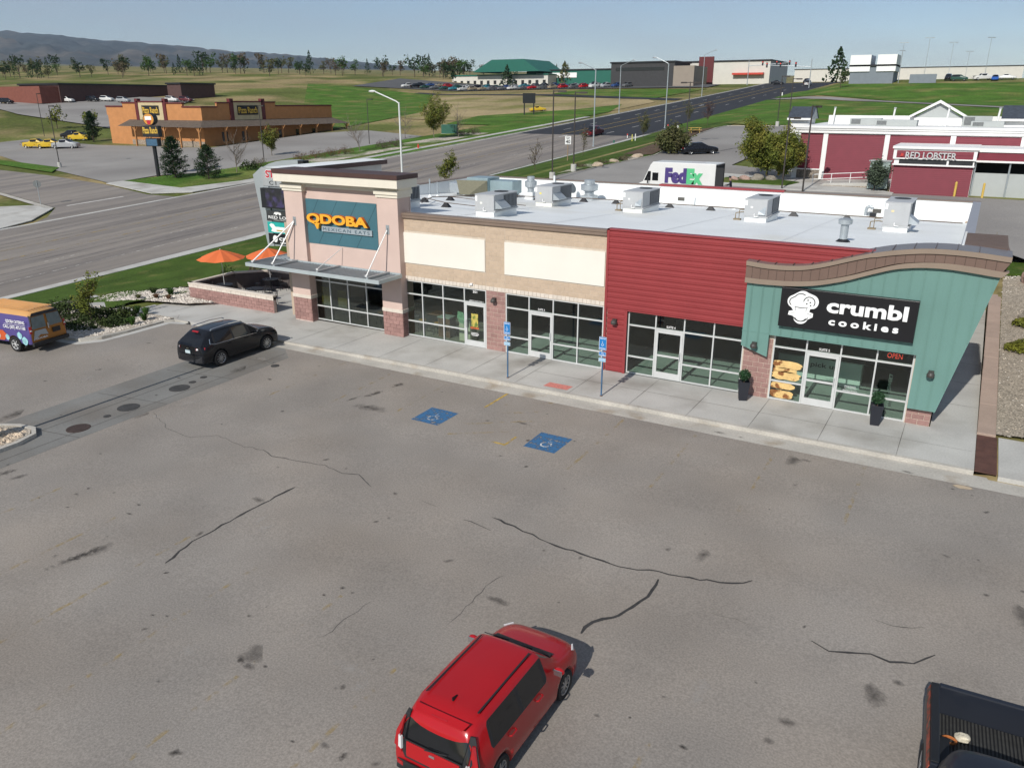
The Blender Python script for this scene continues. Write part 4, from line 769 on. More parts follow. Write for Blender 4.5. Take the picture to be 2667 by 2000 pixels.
t = thing('gooseneck_vent', 'small silver gooseneck vent near the rear parapet', 'vent', (15.1, 18.6, RZ(18.6))); a = MB(); a.path([(0, 0, 0), (0, 0, .42), (.06, 0, .52), (.17, 0, .56), (.28, 0, .52), (.32, 0, .42)], .085, 12); a.build('pipe', M_galv, t); a = MB(); a.lathe([(.2, -.02), (.11, .06)], n=14); a.build('boot', M_roof, t); a = MB(); a.box(.22, .55, -.14, .14, .02, .22); a.build('mouth', M_black, t)
for x in (4.1, 15.6): a = MB(); a.box(x - .22, x + .22, 19.17, 19.199, 5.15, 5.36); a.build('scupper', mat('scupper_dark', (.10, .095, .085), .8, .1), shop, w=True)
for x, y in ((3.35, 10.6), (10.0, 10.2), (16.3, 10.3)):
    t = thing('pipe_bracket', 'small tangle of conduit beside the ' + ('third', 'fourth', 'right-hand')[0 if x < 5 else (1 if x < 12 else 2)] + ' rooftop unit', 'conduit', (x, y, RZ(y))); a = MB(); a.path([(0, 0, 0), (0, 0, .35), (.3, .1, .4), (.5, .1, .38)], .025); a.path([(.15, .1, 0), (.15, .1, .5), (.4, .2, .5)], .02); a.box(-.1, .25, -.05, .2, .0, .06); a.build('conduit', mat('tan_conduit', (.25, .2, .13), .6, .2, 6), t)
# ------------------------------------------------------------------ things in front of the shops
M_adasign = mat('access_sign_blue', (.015, .19, .50), .45, .03, 3); M_post = mat('blue_post', (.05, .13, .24), .6, .2, 4)
for i, x in enumerate((4.44, 8.79)):
    t = thing('parking_sign', ('blue accessible parking sign on a post in front of the tan wall windows', 'blue accessible parking sign on a post in front of the red wall corner')[i], 'sign', (x, -3.08, 0), 0, 'accessible parking signs')
    a = MB(); a.tube((0, 0, 0), (0, 0, 2.40), .032, .032, 10); a.build('post', M_post, t)
    a = MB(); a.lathe([(.06, 0), (.045, .03)], n=10); a.build('post_sleeve', mat('rusty_sleeve', (.16, .09, .06), .9, .2, 5), t)
    for k, (z0, z1, w) in enumerate(((1.93, 2.47, .155), (1.68, 1.86, .15), (1.45, 1.61, .15))):
        a = MB(); a.bbox(-w, w, 0, .008, 0, z1 - z0, .02); a.v = [(p, -.036 - q, z0 + r) for p, q, r in a.v]; pl = a.build('sign_plate', M_vinyl, t)
        a = MB(); a.box(-w + .014, w - .014, -.0475, -.046, z0 + .014, z1 - .014); a.build('sign_face', M_adasign if k < 2 else mat('pale_blue_face', (.18, .42, .62), .5, .05), pl)
        if k == 0:
            wheelchair(0, 0, .125, lambda x_, y_: 0, 0, M_vinyl, pl, M=Matrix.Translation((-.01, -.049, 2.155)) @ Matrix.Rotation(pi / 2, 4, 'X'))
            for zz, tx in ((2.375, 'RESERVED'), (1.975, 'PARKING')): letters('sign_lettering', tx, M_vinyl, pl, (-.12, .12, zz, zz + .055), -.047, .003, .01)
        if k == 1: letters('sign_lettering', 'VAN', M_vinyl, pl, (-.06, .06, 1.775, 1.825), -.047, .003, .01); letters('sign_lettering', 'ACCESSIBLE', M_vinyl, pl, (-.12, .12, 1.705, 1.75), -.047, .003, .01)
        if k == 2: letters('sign_lettering', '$100 FINE', M_vinyl, pl, (-.12, .12, 1.495, 1.565), -.047, .003, .012)
M_plant = mat('charcoal_planter', (.022, .024, .032), .45, .08, 2, spec=.4); M_box = mat('boxwood_leaf', (.018, .060, .020), .6, .35, 9, rnd=.0)
def leaf_ball(c, r, n, s, seed, m, name, parent, squash=1.0):
    rg = np.random.default_rng(seed); mb = MB()
    d = rg.normal(size=(n, 3)); d /= np.linalg.norm(d, axis=1)[:, None]; rr = r * rg.uniform(.55, 1.06, n) ** .6
    for k in range(n):
        p = Vector(d[k]) * float(rr[k]); p.z *= squash; p += Vector(c); u = Vector(rg.normal(size=3)); u.normalize(); w = u.cross(Vector(d[k]) + Vector(rg.normal(size=3)) * .6); w.normalize()
        ss = s * float(rg.uniform(.6, 1.3)); mb.add([p - u * ss, p + w * ss * .55, p + u * ss, p - w * ss * .55], [(0, 1, 2, 3)])
    return mb.build(name, m, parent)
for i, (x, y) in enumerate(((13.78, -.62), (18.62, -.72))):
    t = thing('planter', ('tall dark square planter with clipped ball shrub left of the cookie shop', 'tall dark square planter with clipped ball shrub right of the cookie shop door')[i], 'planter', (x, y, 0), .35 if i == 0 else .12, 'planters by the cookie shop')
    a = MB(); b0, b1 = .15, .22
    a.add([(-b0, -b0, .0), (b0, -b0, .0), (b0, b0, .0), (-b0, b0, .0), (-b1, -b1, .78), (b1, -b1, .78), (b1, b1, .78), (-b1, b1, .78), (-b1 + .025, -b1 + .025, .78), (b1 - .025, -b1 + .025, .78), (b1 - .025, b1 - .025, .78), (-b1 + .025, b1 - .025, .78), (-.17, -.17, .66), (.17, -.17, .66), (.17, .17, .66), (-.17, .17, .66)], [(3, 2, 1, 0)] + [(k, (k + 1) % 4, 4 + (k + 1) % 4, 4 + k) for k in range(4)] + [(4 + k, 4 + (k + 1) % 4, 8 + (k + 1) % 4, 8 + k) for k in range(4)] + [(8 + k, 8 + (k + 1) % 4, 12 + (k + 1) % 4, 12 + k) for k in range(4)] + [(12, 13, 14, 15)]); a.build('pot', M_plant, t, bevel=.006)
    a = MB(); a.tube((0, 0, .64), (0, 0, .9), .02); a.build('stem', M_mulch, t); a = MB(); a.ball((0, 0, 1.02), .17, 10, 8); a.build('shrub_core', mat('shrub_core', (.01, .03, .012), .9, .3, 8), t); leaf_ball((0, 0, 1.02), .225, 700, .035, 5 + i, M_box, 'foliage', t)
# retaining wall with cap stones, right of the building
M_wall = mat('retaining_block', (.30, .235, .185), .95, .15, 2, .2, 25, .5, 30, rnd=.1); M_cap = mat('cap_stone', (.40, .300, .240), .95, .06, 2, .08, 25, .3, 40, rnd=.06)
rw = thing('retaining_wall', 'low tan block retaining wall with long cap stones beside the side walk', 'wall', (22.2, 9, 0))
def wz(y): return tab([(0, .10), (20.5, .98)], y)
y = .05; i = 0
while y < 20.3:
    l = 2.95; a = MB(); za, zb = wz(y), wz(min(y + l, 20.4)); y1 = min(y + l - .012, 20.4)
    a.add([(21.88, y, za - .09), (22.46, y, za - .09), (22.46, y, za), (21.88, y, za), (21.88, y1, zb - .09), (22.46, y1, zb - .09), (22.46, y1, zb), (21.88, y1, zb)], [(0, 1, 2, 3), (7, 6, 5, 4), (3, 2, 6, 7), (0, 3, 7, 4), (1, 5, 6, 2)]); a.build('cap_stone', M_cap, rw, w=True, bevel=.015); y += l
c = 0; zc = 0.0
while zc < .95:
    y = .1 - (.22 if c % 2 else 0)
    while y < 20.4:
        if wz(y) - .09 > zc + .05: o = link('wall_block', block_mesh(.435, min(.19, wz(y) - .09 - zc) - .008, .3, 'wall_block'), M_wall, rw); o.location = (21.93 + random.uniform(0, .02) - 22.2, y + .44 - 9, zc); o.rotation_euler = (0, 0, -pi / 2)
        y += .445
    zc += .19; c += 1
t = thing('drain_cover', 'rust-brown steel trench cover at the end of the retaining wall', 'drain cover', (22.2, -1.6, 0)); a = MB(); a.box(-.31, .31, -1.72, -.82, .0, .028); a.box(-.31, .31, -.805, .02, .0, .03); a.box(-.31, .31, .035, 1.62, .0, .028); a.build('plate', mat('rust_plate', (.125, .060, .045), .75, .2, 2.5, .1, 20, metal=.2), t)
# gravel slope behind it
def GZ(x, y): return tab([(-3.3, .0), (0, .08), (20, .97), (30, 1.9)], y) + min(.55, max(0, x - 22.6) * .09)
bed = drape('gravel_bed', [(22.45, .12), (30, .3), (30, 26), (26, 26), (22.5, 23.2)], mat('tan_gravel_base', (.34, .29, .225), .95, .2, 4, .5, 16, .7, 30), 0.0, zf=lambda x, y: GZ(x, y) + .03, step=3)
M_peb = mat('tan_pebbles', (.50, .425, .33), .9, .30, 2.2, .2, 14, coord='world', col2=(.62, .58, .52), c2scale=7, c2lo=.48, c2hi=.55)
def pebbles(name, n, sample, zf, smin, smax, m, seed, parent=None, label=None):
    rg = np.random.default_rng(seed); base = np.array([(1, 0, 0), (.3, .95, .1), (-.8, .6, 0), (-.8, -.6, .1), (.35, -.9, 0), (.2, .1, .75), (-.25, -.15, .68)]); tri = [(0, 1, 5), (1, 2, 6), (1, 6, 5), (2, 3, 6), (3, 4, 6), (4, 5, 6), (4, 0, 5)]
    V = []; Fc = []; k = 0
    while k < n:
        x, y = sample(rg)
        if x is None: continue
        s = rg.uniform(smin, smax); a = rg.uniform(0, 2 * pi); ca, sa = cos(a), sin(a); B_ = base * (1 + rg.uniform(-.25, .25, base.shape)) * (s, s * rg.uniform(.55, .9), s * rg.uniform(.6, 1.0)); z = zf(x, y)
        o = len(V); V.extend((x + p[0] * ca - p[1] * sa, y + p[0] * sa + p[1] * ca, z + p[2] - .01) for p in B_); Fc.extend((a_ + o, b_ + o, c_ + o) for a_, b_, c_ in tri); k += 1
    mb = MB(); mb.v = V; mb.f = Fc; o = mb.build(name, m, parent); tag(o, kind='stuff')
    if label: tag(o, label, 'gravel')
    return o
pebbles('gravel', 15000, lambda r: (22.5 + 5.6 * r.uniform() ** 1.0, .2 + 25 * r.uniform() ** 1.15), GZ, .035, .095, M_peb, 3, None, 'tan landscaping stones on the slope right of the retaining wall')
M_boul = mat('red_granite', (.34, .235, .195), .95, .2, 1.5, .25, 12, .6, 10); M_boul2 = mat('grey_boulder', (.25, .225, .185), .95, .2, 1.5, .25, 12, .6, 10)
def boulder(x, y, z, r, sx, sy, sz, m, label, seed, name='boulder', group=None):
    rg = np.random.default_rng(seed); bm = bmesh.new(); bmesh.ops.create_icosphere(bm, subdivisions=3, radius=1.0); ph = rg.uniform(0, 6, 9)
    for v in bm.verts:
        p = v.co; k = 1 + .13 * sin(2.1 * p.x + ph[0]) * sin(2.7 * p.y + ph[1]) + .10 * sin(3.9 * p.z + ph[2] + 2 * p.x) + .06 * sin(6 * p.y + ph[3]) + .05 * sin(7 * p.x + ph[4])
        v.co = Vector((p.x * k * r * sx, p.y * k * r * sy, p.z * k * r * sz))
    me = bpy.data.meshes.new(name); bm.to_mesh(me); bm.free()
    o = link(name, me, m); o.location = (x, y, z); tag(o, label, 'boulder', group); return o
boulder(23.95, 22.6, 1.55, .62, 1.0, .8, .95, M_boul, 'big pinkish granite boulder at the top of the gravel slope', 1); boulder(23.75, 15.6, 1.0, .5, 1.1, .8, .6, M_boul2, 'low grey boulder behind the yellow-green shrubs', 2)
# ------------------------------------------------------------------ patio
M_pin = mat('patio_floor', (.30, .30, .29), .8, .1, 1)
pw = thing('patio_wall', 'low patio wall of red block with a pale stone cap beside the corner tower', 'wall', (-16, 2.5, 0))
def pwall(p, q, z0=-.15, inner=True):
    p = Vector((*p, 0)); q = Vector((*q, 0)); d = q - p; L = d.length; u = d / L; ang = atan2(u.y, u.x); Mx = Matrix.Translation(p - Vector(pw.location)) @ Matrix.Rotation(ang, 4, 'Z')
    a = MB(); a.box(0, L, .03, .20, z0, .62, Mx); a.build('wall_core', M_mortar2, pw)
    a = MB(); a.box(-.02, L + .02, -.02, .25, .80, .90, Mx); a.build('wall_cap', M_whtblk, pw, bevel=.012)
    for c in range(5):
        z = z0 + c * .19; x = -.2 if c % 2 else 0
        nm, mt, h = ('brick', M_redblk, .19) if c < 4 else ('band_block', M_whtblk, .185)
        while x < L - .03:
            a0 = max(0, x); a1 = min(L, x + .4064)
            if a1 - a0 > .04:
                o = link(nm, block_mesh(a1 - a0 - .011, h - .011, .05, nm), mt, pw); o.matrix_local = Mx @ Matrix.Translation((a0 + .005, random.uniform(-.004, .004), z + .005))
            x += .4064
    if inner: a = MB(); a.box(0, L, .20, .235, z0, .80, Mx); a.build('wall_lining', mat('dark_lining', (.10, .085, .08), .9, .15, 2), pw)
pwall((-19.65, -.05), (-12.6, -.02)); pwall((-19.85, 3.5), (-19.65, -.05)); pwall((-18.2, 5.25), (-19.85, 3.5)); pwall((-12.4, 5.5), (-18.2, 5.25))
M_iron3 = mat('wrought_black', (.016, .017, .019), .5, .1, 4, spec=.4); M_umb = mat('orange_canvas', (.72, .165, .050), .85, .05, 2, .03, 30)
def umbrella(x, y, top, r, label, rot):
    z0 = WZ(x, y); t = thing('patio_umbrella', label, 'umbrella', (x, y, z0), rot, 'orange umbrellas'); a = MB(); a.tube((0, 0, .2), (0, 0, top - z0), .02, .02, 8); a.build('pole', M_alu, t); h = top - z0
    n = 8; mb = MB(); rings = [(.04, h), (r * .35, h - .14), (r * .7, h - .32), (r, h - .50)]; vv = []
    for k, (q, z) in enumerate(rings):
        for i in range(2 * n): an = pi * i / n; s = 1.0 if i % 2 == 0 else .925; vv.append((q * s * cos(an), q * s * sin(an), z - (0 if i % 2 == 0 else .02 * k)))
    for k in range(3):
        for i in range(2 * n): j = (i + 1) % (2 * n); mb.f.append((k * 2 * n + i, k * 2 * n + j, (k + 1) * 2 * n + j, (k + 1) * 2 * n + i))
    for i in range(2 * n): j = (i + 1) % (2 * n); pass
    mb.v = vv; mb.build('canopy', M_umb, t); a = MB()
    for i in range(n): an = 2 * pi * i / n; a.tube((0, 0, h - .03), (r * .98 * cos(an), r * .98 * sin(an), h - .51), .008, .008, 4)
    a.build('rib', M_alu, t); a = MB(); a.ball((0, 0, h + .03), .035, 8, 6); a.build('finial', M_alu, t); return t
umbrella(-18.45, 1.6, 2.70, 1.42, 'orange patio umbrella standing at the outer corner of the patio', .2); umbrella(-17.15, 4.1, 2.55, 1.4, 'orange patio umbrella behind the end of the awning', .5)
umbrella(-12.9, 4.4, 2.4, 1.35, 'orange patio umbrella mostly hidden behind the tower', .1)
def patio_set(tx, ty, k, label):
    z0 = WZ(tx, ty); t = thing('patio_table', label, 'table', (tx, ty, z0), 0, 'black patio tables'); a = MB(); a.lathe([(.50, .70), (.52, .715), (.50, .73), (.05, .73)], n=20); a.build('table_top', M_iron3, t); a = MB(); a.tube((0, 0, .03), (0, 0, .70), .03); a.lathe([(.28, 0), (.26, .03), (.03, .06)], n=14); a.build('pedestal', M_iron3, t)
    for i in range(k): an = 2 * pi * i / k + .5; CH.append((tx + .82 * cos(an), ty + .82 * sin(an), z0, an - pi / 2))
CH = []
patio_set(-18.45, 1.6, 4, 'round black patio table under the outer orange umbrella'); patio_set(-17.15, 4.1, 4, 'round black patio table under the umbrella behind the awning'); patio_set(-15.9, 1.7, 4, 'round black patio table without an umbrella in the middle of the patio'); patio_set(-13.3, 3.6, 3, 'round black patio table nearest the tower')
CH.append((-14.05, 1.35, WZ(-14, 1), 2.2))
ch0 = thing('patio_chair', 'black wrought iron patio chair standing alone by the patio entrance', 'chair', (0, 0, 0), 0, 'black patio chairs')
a = MB(); a.lathe([(.20, .44), (.22, .45), (.2, .46), (.02, .462)], n=14); a.build('seat', M_iron3, ch0)
a = MB(); pts = [(.20 * cos(k), .20 * sin(k) * .35 - .2, .46 + .46 * sin(k)) for k in [pi * i / 10 for i in range(11)]]; a.path(pts, .013, 6)
for s in (-.12, -.06, 0, .06, .12): a.tube((s, -.2, .46), (s * 1.1, -.25, .86 - abs(s)), .007, .007, 4)
a.build('backrest', M_iron3, ch0)
for s1, s2 in ((1, 1), (-1, 1), (1, -1), (-1, -1)): a = MB(); a.tube((.21 * s1, .2 * s2, 0), (.17 * s1, .15 * s2, .45), .012, .012, 6); a.build('leg', M_iron3, ch0)
names_t = ['outer umbrella table', 'awning umbrella table', 'bare middle table', 'table nearest the tower']
for i, (x, y, z, r) in enumerate(CH):
    o = ch0 if i == len(CH) - 1 else copy_tree(ch0); o.location = (x, y, z); o.rotation_euler = (0, 0, r)
    if o is not ch0: tag(o, 'black patio chair pushed up to the ' + names_t[min(3, i // 4)], 'chair', 'black chairs at the ' + names_t[min(3, i // 4)])
# ------------------------------------------------------------------ pylon sign by the road
M_sil = mat('silver_cladding', (.42, .455, .47), .45, .06, 1, metal=.35); M_scr = mat('sign_screen', (.03, .03, .035), .3, .5, 2, col2=(.06, .05, .12), c2scale=1.6, c2lo=.45, c2hi=.6)
py = thing('pylon_sign', 'tall silver pylon sign with tenant panels between the lawn and the road', 'sign', (-28.8, 17.3, T(-28.8, 17.3)))
a = MB(); a.prism([(-30.95, -.9), (-30.3, -.9), (-30.3, 5.9), (-30.89, 6.05), (-31.98, 5.37), (-31.75, 3.9), (-31.35, 1.4)], 'y', 16.9, 17.9); a.build('shield', M_sil, py, w=True, bevel=.02)
arcp = [(-30.9, 6.02), (-30.2, 6.30), (-29.4, 6.50), (-28.6, 6.62), (-27.6, 6.68), (-26.95, 6.68)]
a = MB(); a.prism([(-30.9, 5.4)] + arcp + [(-26.95, 5.4)], 'y', 17.1, 17.8); a.build('arched_top', M_sil, py, w=True); a = MB(); a.box(-26.95, -26.4, 17.12, 17.78, 5.6, 6.66); a.build('end_cap', M_black, py, w=True)
a = MB(); a.box(-30.3, -26.5, 17.0, 17.8, -.9, 5.6); a.build('body', M_sil, py, w=True)
a = MB(); a.box(-30.85, -26.6, 16.86, 16.99, 4.55, 6.0); a.build('header_panel', mat('grey_header', (.36, .375, .38), .5, .04), py, w=True)
a = MB(); a.box(-30.9, -26.7, 16.55, 16.98, 2.80, 4.40); sc_ = a.build('screen_case', M_black, py, w=True); a = MB(); a.box(-30.35, -26.8, 16.535, 16.548, 2.92, 4.32); a.build('screen', M_scr, sc_, w=True)
def pl(txt, m, rect, y, par, **k): l_ = py.location; return letters('panel_lettering', txt, m, par, (rect[0] - l_[0], rect[1] - l_[0], rect[2] - l_[2], rect[3] - l_[2]), y - l_[1], **k)
M_redlet = mat('red_letters', (.50, .02, .04), .5, 0); pl('ST', M_vinyl, (-30.46, -29.4, 5.17, 5.85), 16.855, py, depth=.015, offset=.055); pl('ST', M_redlet, (-30.42, -29.44, 5.21, 5.81), 16.84, py, depth=.015, offset=.03)
pl('C I', M_black, (-30.1, -29.3, 4.66, 4.98), 16.855, py, depth=.012)
for z0, z1, m, nm in ((1.70, 2.55, mat('charcoal_panel', (.045, .048, .05), .5, .05), 'RED LOBSTER'), (.72, 1.62, mat('turquoise_panel', (.02, .40, .36), .5, .08, 2), None), (-.18, .66, mat('black_panel', (.014, .014, .016), .5, 0), 'crumbl')):
    a = MB(); a.box(-30.82, -26.6, 16.88, 16.98, z0, z1); p_ = a.build('tenant_panel', m, py, w=True)
    if nm == 'RED LOBSTER':
        pl(nm, M_vinyl, (-30.6, -26.9, 1.90, 2.14), 16.875, p_, depth=.012, offset=.012); pl('FRESH FISH LIVE LOBSTER', M_vinyl, (-30.0, -27.4, 1.77, 1.83), 16.875, p_, depth=.012)
        disc = MB(); disc.prism([(-30.0, 2.24), (-29.85, 2.45), (-29.5, 2.48), (-29.15, 2.42), (-29.1, 2.28), (-29.3, 2.2), (-29.45, 2.34), (-29.65, 2.2), (-29.85, 2.3)], 'y', 16.865, 16.88); disc.build('panel_emblem', M_vinyl, p_, w=True)
    elif nm == 'crumbl':
        pl('crumbl', M_vinyl, (-29.6, -27.0, .12, .50), 16.875, p_, depth=.012, offset=.02); pl('cookies', M_vinyl, (-29.5, -27.2, -.12, .06), 16.875, p_, depth=.012, offset=.012, spacing=1.3); disc = MB(); disc.prism([(-30.05 + .27 * cos(k), .24 + .30 * sin(k)) for k in [2 * pi * i / 14 for i in range(14)]], 'y', 16.865, 16.88); disc.build('panel_emblem', M_vinyl, p_, w=True)
    else:
        disc = MB(); disc.prism([(-30.6, 1.35), (-30.4, 1.5), (-30.1, 1.45), (-29.9, 1.25), (-27.2, 1.25), (-27.2, 1.02), (-27.4, .86), (-30.1, .80), (-30.45, .86), (-30.3, 1.06)], 'y', 16.868, 16.88); disc.build('panel_emblem', M_vinyl, p_, w=True); disc = MB(); disc.box(-29.8, -27.5, 16.86, 16.867, .90, 1.0); disc.build('panel_bar', mat('gold_bar', (.5, .35, .08), .5, 0), p_, w=True)
# ------------------------------------------------------------------ vehicles
M_tyre = mat('tyre_rubber', (.018, .018, .019), .85, .1, 6, coord='obj'); M_rim = mat('alloy_rim', (.46, .47, .48), .3, .05, 4, metal=.7, coord='obj'); M_cglass = mat('car_glass', (.010, .011, .013), .05, 0, spec=.6, coord='obj'); M_trim = mat('black_plastic', (.022, .022, .024), .6, .08, 4, coord='obj')
M_chrome = mat('chrome', (.62, .63, .64), .12, 0, metal=.9, coord='obj'); M_rlamp = mat('red_lamp', (.36, .012, .016), .18, .1, 8, spec=.6, coord='obj'); M_wlamp = mat('clear_lamp', (.72, .72, .72), .12, .05, 8, spec=.7, coord='obj'); M_plate = mat('licence_plate', (.50, .60, .62), .5, .2, 12, coord='obj')
def paint(name, c, rough=.22, metal=.0): return mat('paint_' + name, c, rough, .02, 2, spec=.3, coat=.25, metal=metal, coord='obj')
def eval_mesh(o):
    dg = bpy.context.evaluated_depsgraph_get(); return bpy.data.meshes.new_from_object(o.evaluated_get(dg))
# a station: x, roof shift, z8 (roof middle), z7,y7 (roof edge), z6,y6 (window top), z5,y5 (belt), width factor of the lower body, floor z
def loft(stations, W, mids, classes, sub, arches, creases=.0, low=None):
    """body shell as a lofted cage; returns {class: mesh}. mids: (y4,z4),(y3,z3),(y2,z2). classes(i, r) -> name of the face between stations i,i+1 in row r; end caps use i=-1 (rear) and i=99 (front)"""
    bm = bmesh.new(); rings = []; names = []
    def idx(nm):
        if nm not in names: names.append(nm)
        return names.index(nm)
    (y4, z4), (y3, z3), (y2, z2) = mids
    for (x, dr, z8, z7, y7, z6, y6, z5, y5, w, zb) in stations:
        half = [(x + dr, 0, z8), (x + dr, y7, z7), (x + dr * .9, y6, z6), (x, y5, z5), (x, y4 * w, min(z4, z5 - .06)), (x, y3 * w, z3), (x, y2 * w, z2), (x, y2 * w * .82, zb), (x, 0, zb)]
        L = [bm.verts.new(p) for p in half]; Rr = [L[0]] + [bm.verts.new((p[0], -p[1], p[2])) for p in half[1:-1]] + [L[-1]]; rings.append((L, Rr))
    fl = []
    for i in range(len(rings) - 1):
        for s in (0, 1):
            A, B_ = rings[i][s], rings[i + 1][s]
            for r in range(8):
                q = (A[r], A[r + 1], B_[r + 1], B_[r]) if s == 0 else (A[r], B_[r], B_[r + 1], A[r + 1])
                f = bm.faces.new(q); f.material_index = idx(classes(i, r))
    for e, i in ((0, -1), (-1, 99)):
        L, Rr = rings[e]
        for r in range(8):
            vs = [L[r], L[r + 1], Rr[r + 1], Rr[r]]; u = []
            for v in vs:
                if v not in u: u.append(v)
            if e == 0: u.reverse()
            f = bm.faces.new(u); f.material_index = idx(classes(i, r))
    bmesh.ops.recalc_face_normals(bm, faces=bm.faces[:])
    if creases:
        lay = bm.edges.layers.float.get('crease_edge') or bm.edges.layers.float.new('crease_edge')
        for e in bm.edges:
            if len(e.link_faces) == 2 and e.link_faces[0].material_index != e.link_faces[1].material_index: e[lay] = creases
    me = bpy.data.meshes.new('c'); bm.to_mesh(me); bm.free()
    for nm in names: me.materials.append(bpy.data.materials.new('tmp'))
    o = bpy.data.objects.new('c', me); COL.objects.link(o); tmp = []
    if sub: md = o.modifiers.new('s', 'SUBSURF'); md.levels = sub; md.render_levels = sub
    for (ax, az, ar) in arches:
        c = MB(); c.tube((ax, -W, az), (ax, W, az), ar, ar, 28); co = c.build('k', None); tmp.append(co)
        md = o.modifiers.new('b', 'BOOLEAN'); md.object = co; md.operation = 'DIFFERENCE'; md.solver = 'EXACT'
    ev = eval_mesh(o)
    for t_ in tmp + [o]: bpy.data.objects.remove(t_)
    out = {}
    for k, nm in enumerate(names):
        b2 = bmesh.new(); b2.from_mesh(ev); bmesh.ops.delete(b2, geom=[f for f in b2.faces if f.material_index != k], context='FACES')
        for f in b2.faces: f.smooth = True; f.material_index = 0
        m2 = bpy.data.meshes.new(nm); b2.to_mesh(m2); b2.free()
        if len(m2.polygons): out[nm] = m2
    bpy.data.meshes.remove(ev)
    return out
def wheel_meshes(r, w, spokes, n=28):
    t = MB(); prof = [(r * .66, -w / 2), (r * .94, -w / 2), (r, -w / 2 + .03), (r, w / 2 - .03), (r * .94, w / 2), (r * .66, w / 2), (r * .62, w / 2 - .05), (r * .62, -w / 2 + .05)]
    vs = []; fs = []
    for a_, z in prof + [prof[0]]:
        for i in range(n): an = 2 * pi * i / n; vs.append((a_ * cos(an), z, a_ * sin(an)))
    for k in range(len(prof)):
        for i in range(n): j = (i + 1) % n; fs.append((k * n + i, (k + 1) * n + i, (k + 1) * n + j, k * n + j))
    t.add(vs, fs); tm = t.mesh('tyre')
    for p in tm.polygons: p.use_smooth = True
    rm = MB()
    for k in range(spokes):
        an = 2 * pi * k / spokes; ca, sa = cos(an), sin(an); q = []
        for (u, v_) in ((.08, -.05), (.64, -.035), (.64, .035), (.08, .05)):
            for y in (w * .30, w * .44): q.append((r * (u * ca - v_ * sa), y, r * (u * sa + v_ * ca)))
        rm.add(q, [(1, 3, 5, 7), (0, 6, 4, 2), (0, 2, 3, 1), (2, 4, 5, 3), (4, 6, 7, 5), (6, 0, 1, 7)])
    vs = []; fs = []; pr = [(r * .60, w * .42), (r * .66, w * .47), (r * .66, w * .40), (r * .60, w * .36)]
    for a_, z in pr + [pr[0]]:
        for i in range(n): an = 2 * pi * i / n; vs.append((a_ * cos(an), z, a_ * sin(an)))
    for k in range(4):
        for i in range(n): j = (i + 1) % n; fs.append((k * n + i, (k + 1) * n + i, (k + 1) * n + j, k * n + j))
    rm.add(vs, fs); rm.tube((0, w * .30, 0), (0, w * .47, 0), r * .13, r * .11, 12)
    bk = MB(); bk.tube((0, -w * .3, 0), (0, w * .26, 0), r * .63, r * .63, 20)
    return tm, rm.mesh('rim'), bk.mesh('brake_disc')
def add_wheels(t, xs, y, r, w, spokes=8, rim=None, full=True):
    tm, rm, bk = wheel_meshes(r, w, spokes, 28 if full else 12)
    for x in xs:
        for s in (1, -1):
            o = link('wheel', tm, M_tyre, t); o.location = (x, s * y, r); o.rotation_euler = (0, random.uniform(0, 1) if full else 0, 0 if s > 0 else pi)
            link('rim', rm, rim or M_rim, o)
            if full: link('brake_disc', bk, M_trim, o)
def put(t, parts, mats):
    for nm, me in parts.items():
        key = nm.split('#')[0]; link(key, me, mats[key], t)
def slab(t, name, m, pts, d, thick=.012, bev=0.0):      # a thin proud piece: polygon in 3d pushed out along d
    d = Vector(d).normalized() * thick; a = MB(); n = len(pts); a.add([tuple(Vector(p)) for p in pts] + [tuple(Vector(p) + d) for p in pts], [tuple(range(n))[::-1], tuple(range(n, 2 * n))] + [(i, (i + 1) % n, n + (i + 1) % n, n + i) for i in range(n)]); return a.build(name, m, t, bevel=bev)

# ---- red boxy hatchback in the foreground (drives towards +x locally)
kia = thing('hatchback_car', 'bright red boxy hatchback with black roof rails in the foreground', 'car', (14.06, -19.82, -.445), pi / 2)
ks = [(-2.04, .14, 1.30, 1.29, .40, 1.24, .52, .95, .74, .92, .30), (-2.0, .20, 1.46, 1.45, .50, 1.40, .60, .97, .80, .985, .22), (-1.90, .24, 1.555, 1.535, .58, 1.45, .665, .99, .86, 1.0, .20), (-1.52, .08, 1.595, 1.565, .605, 1.475, .69, 1.01, .885, 1.0, .18), (-1.46, .08, 1.597, 1.567, .607, 1.477, .692, 1.01, .886, 1.0, .18),
      (-.50, 0, 1.612, 1.58, .615, 1.485, .70, 1.0, .89, 1.0, .18), (-.42, 0, 1.612, 1.58, .615, 1.485, .70, 1.0, .89, 1.0, .18), (.40, 0, 1.59, 1.56, .60, 1.475, .69, .985, .885, 1.0, .18), (.52, 0, 1.565, 1.535, .59, 1.455, .68, .982, .885, 1.0, .18), (1.06, 0, 1.10, 1.095, .56, 1.06, .72, .965, .87, 1.0, .18), (1.16, 0, 1.07, 1.065, .55, 1.03, .71, .955, .865, 1.0, .18), (1.62, 0, 1.01, 1.0, .52, .965, .68, .89, .85, 1.0, .19), (1.92, 0, .91, .90, .48, .865, .64, .79, .78, .95, .20), (2.05, 0, .74, .735, .42, .715, .56, .68, .66, .86, .26)]
def kc(i, r):
    if r in (0, 1) and i == 8: return 'windshield'
    if r == 2 and i in (4, 6): return 'side_window'
    if r == 2 and i in (3, 5, 7): return 'pillar'
    if i == -1 and r == 2: return 'rear_window'
    if r == 2 and i in (0, ): return 'rear_window'
    if r >= 6: return 'underbody'
    return 'body'
K = loft(ks, 1.2, ((.905, .66), (.915, .45), (.885, .24)), kc, 2, [(1.28, .33, .385), (-1.29, .33, .385)], .75)
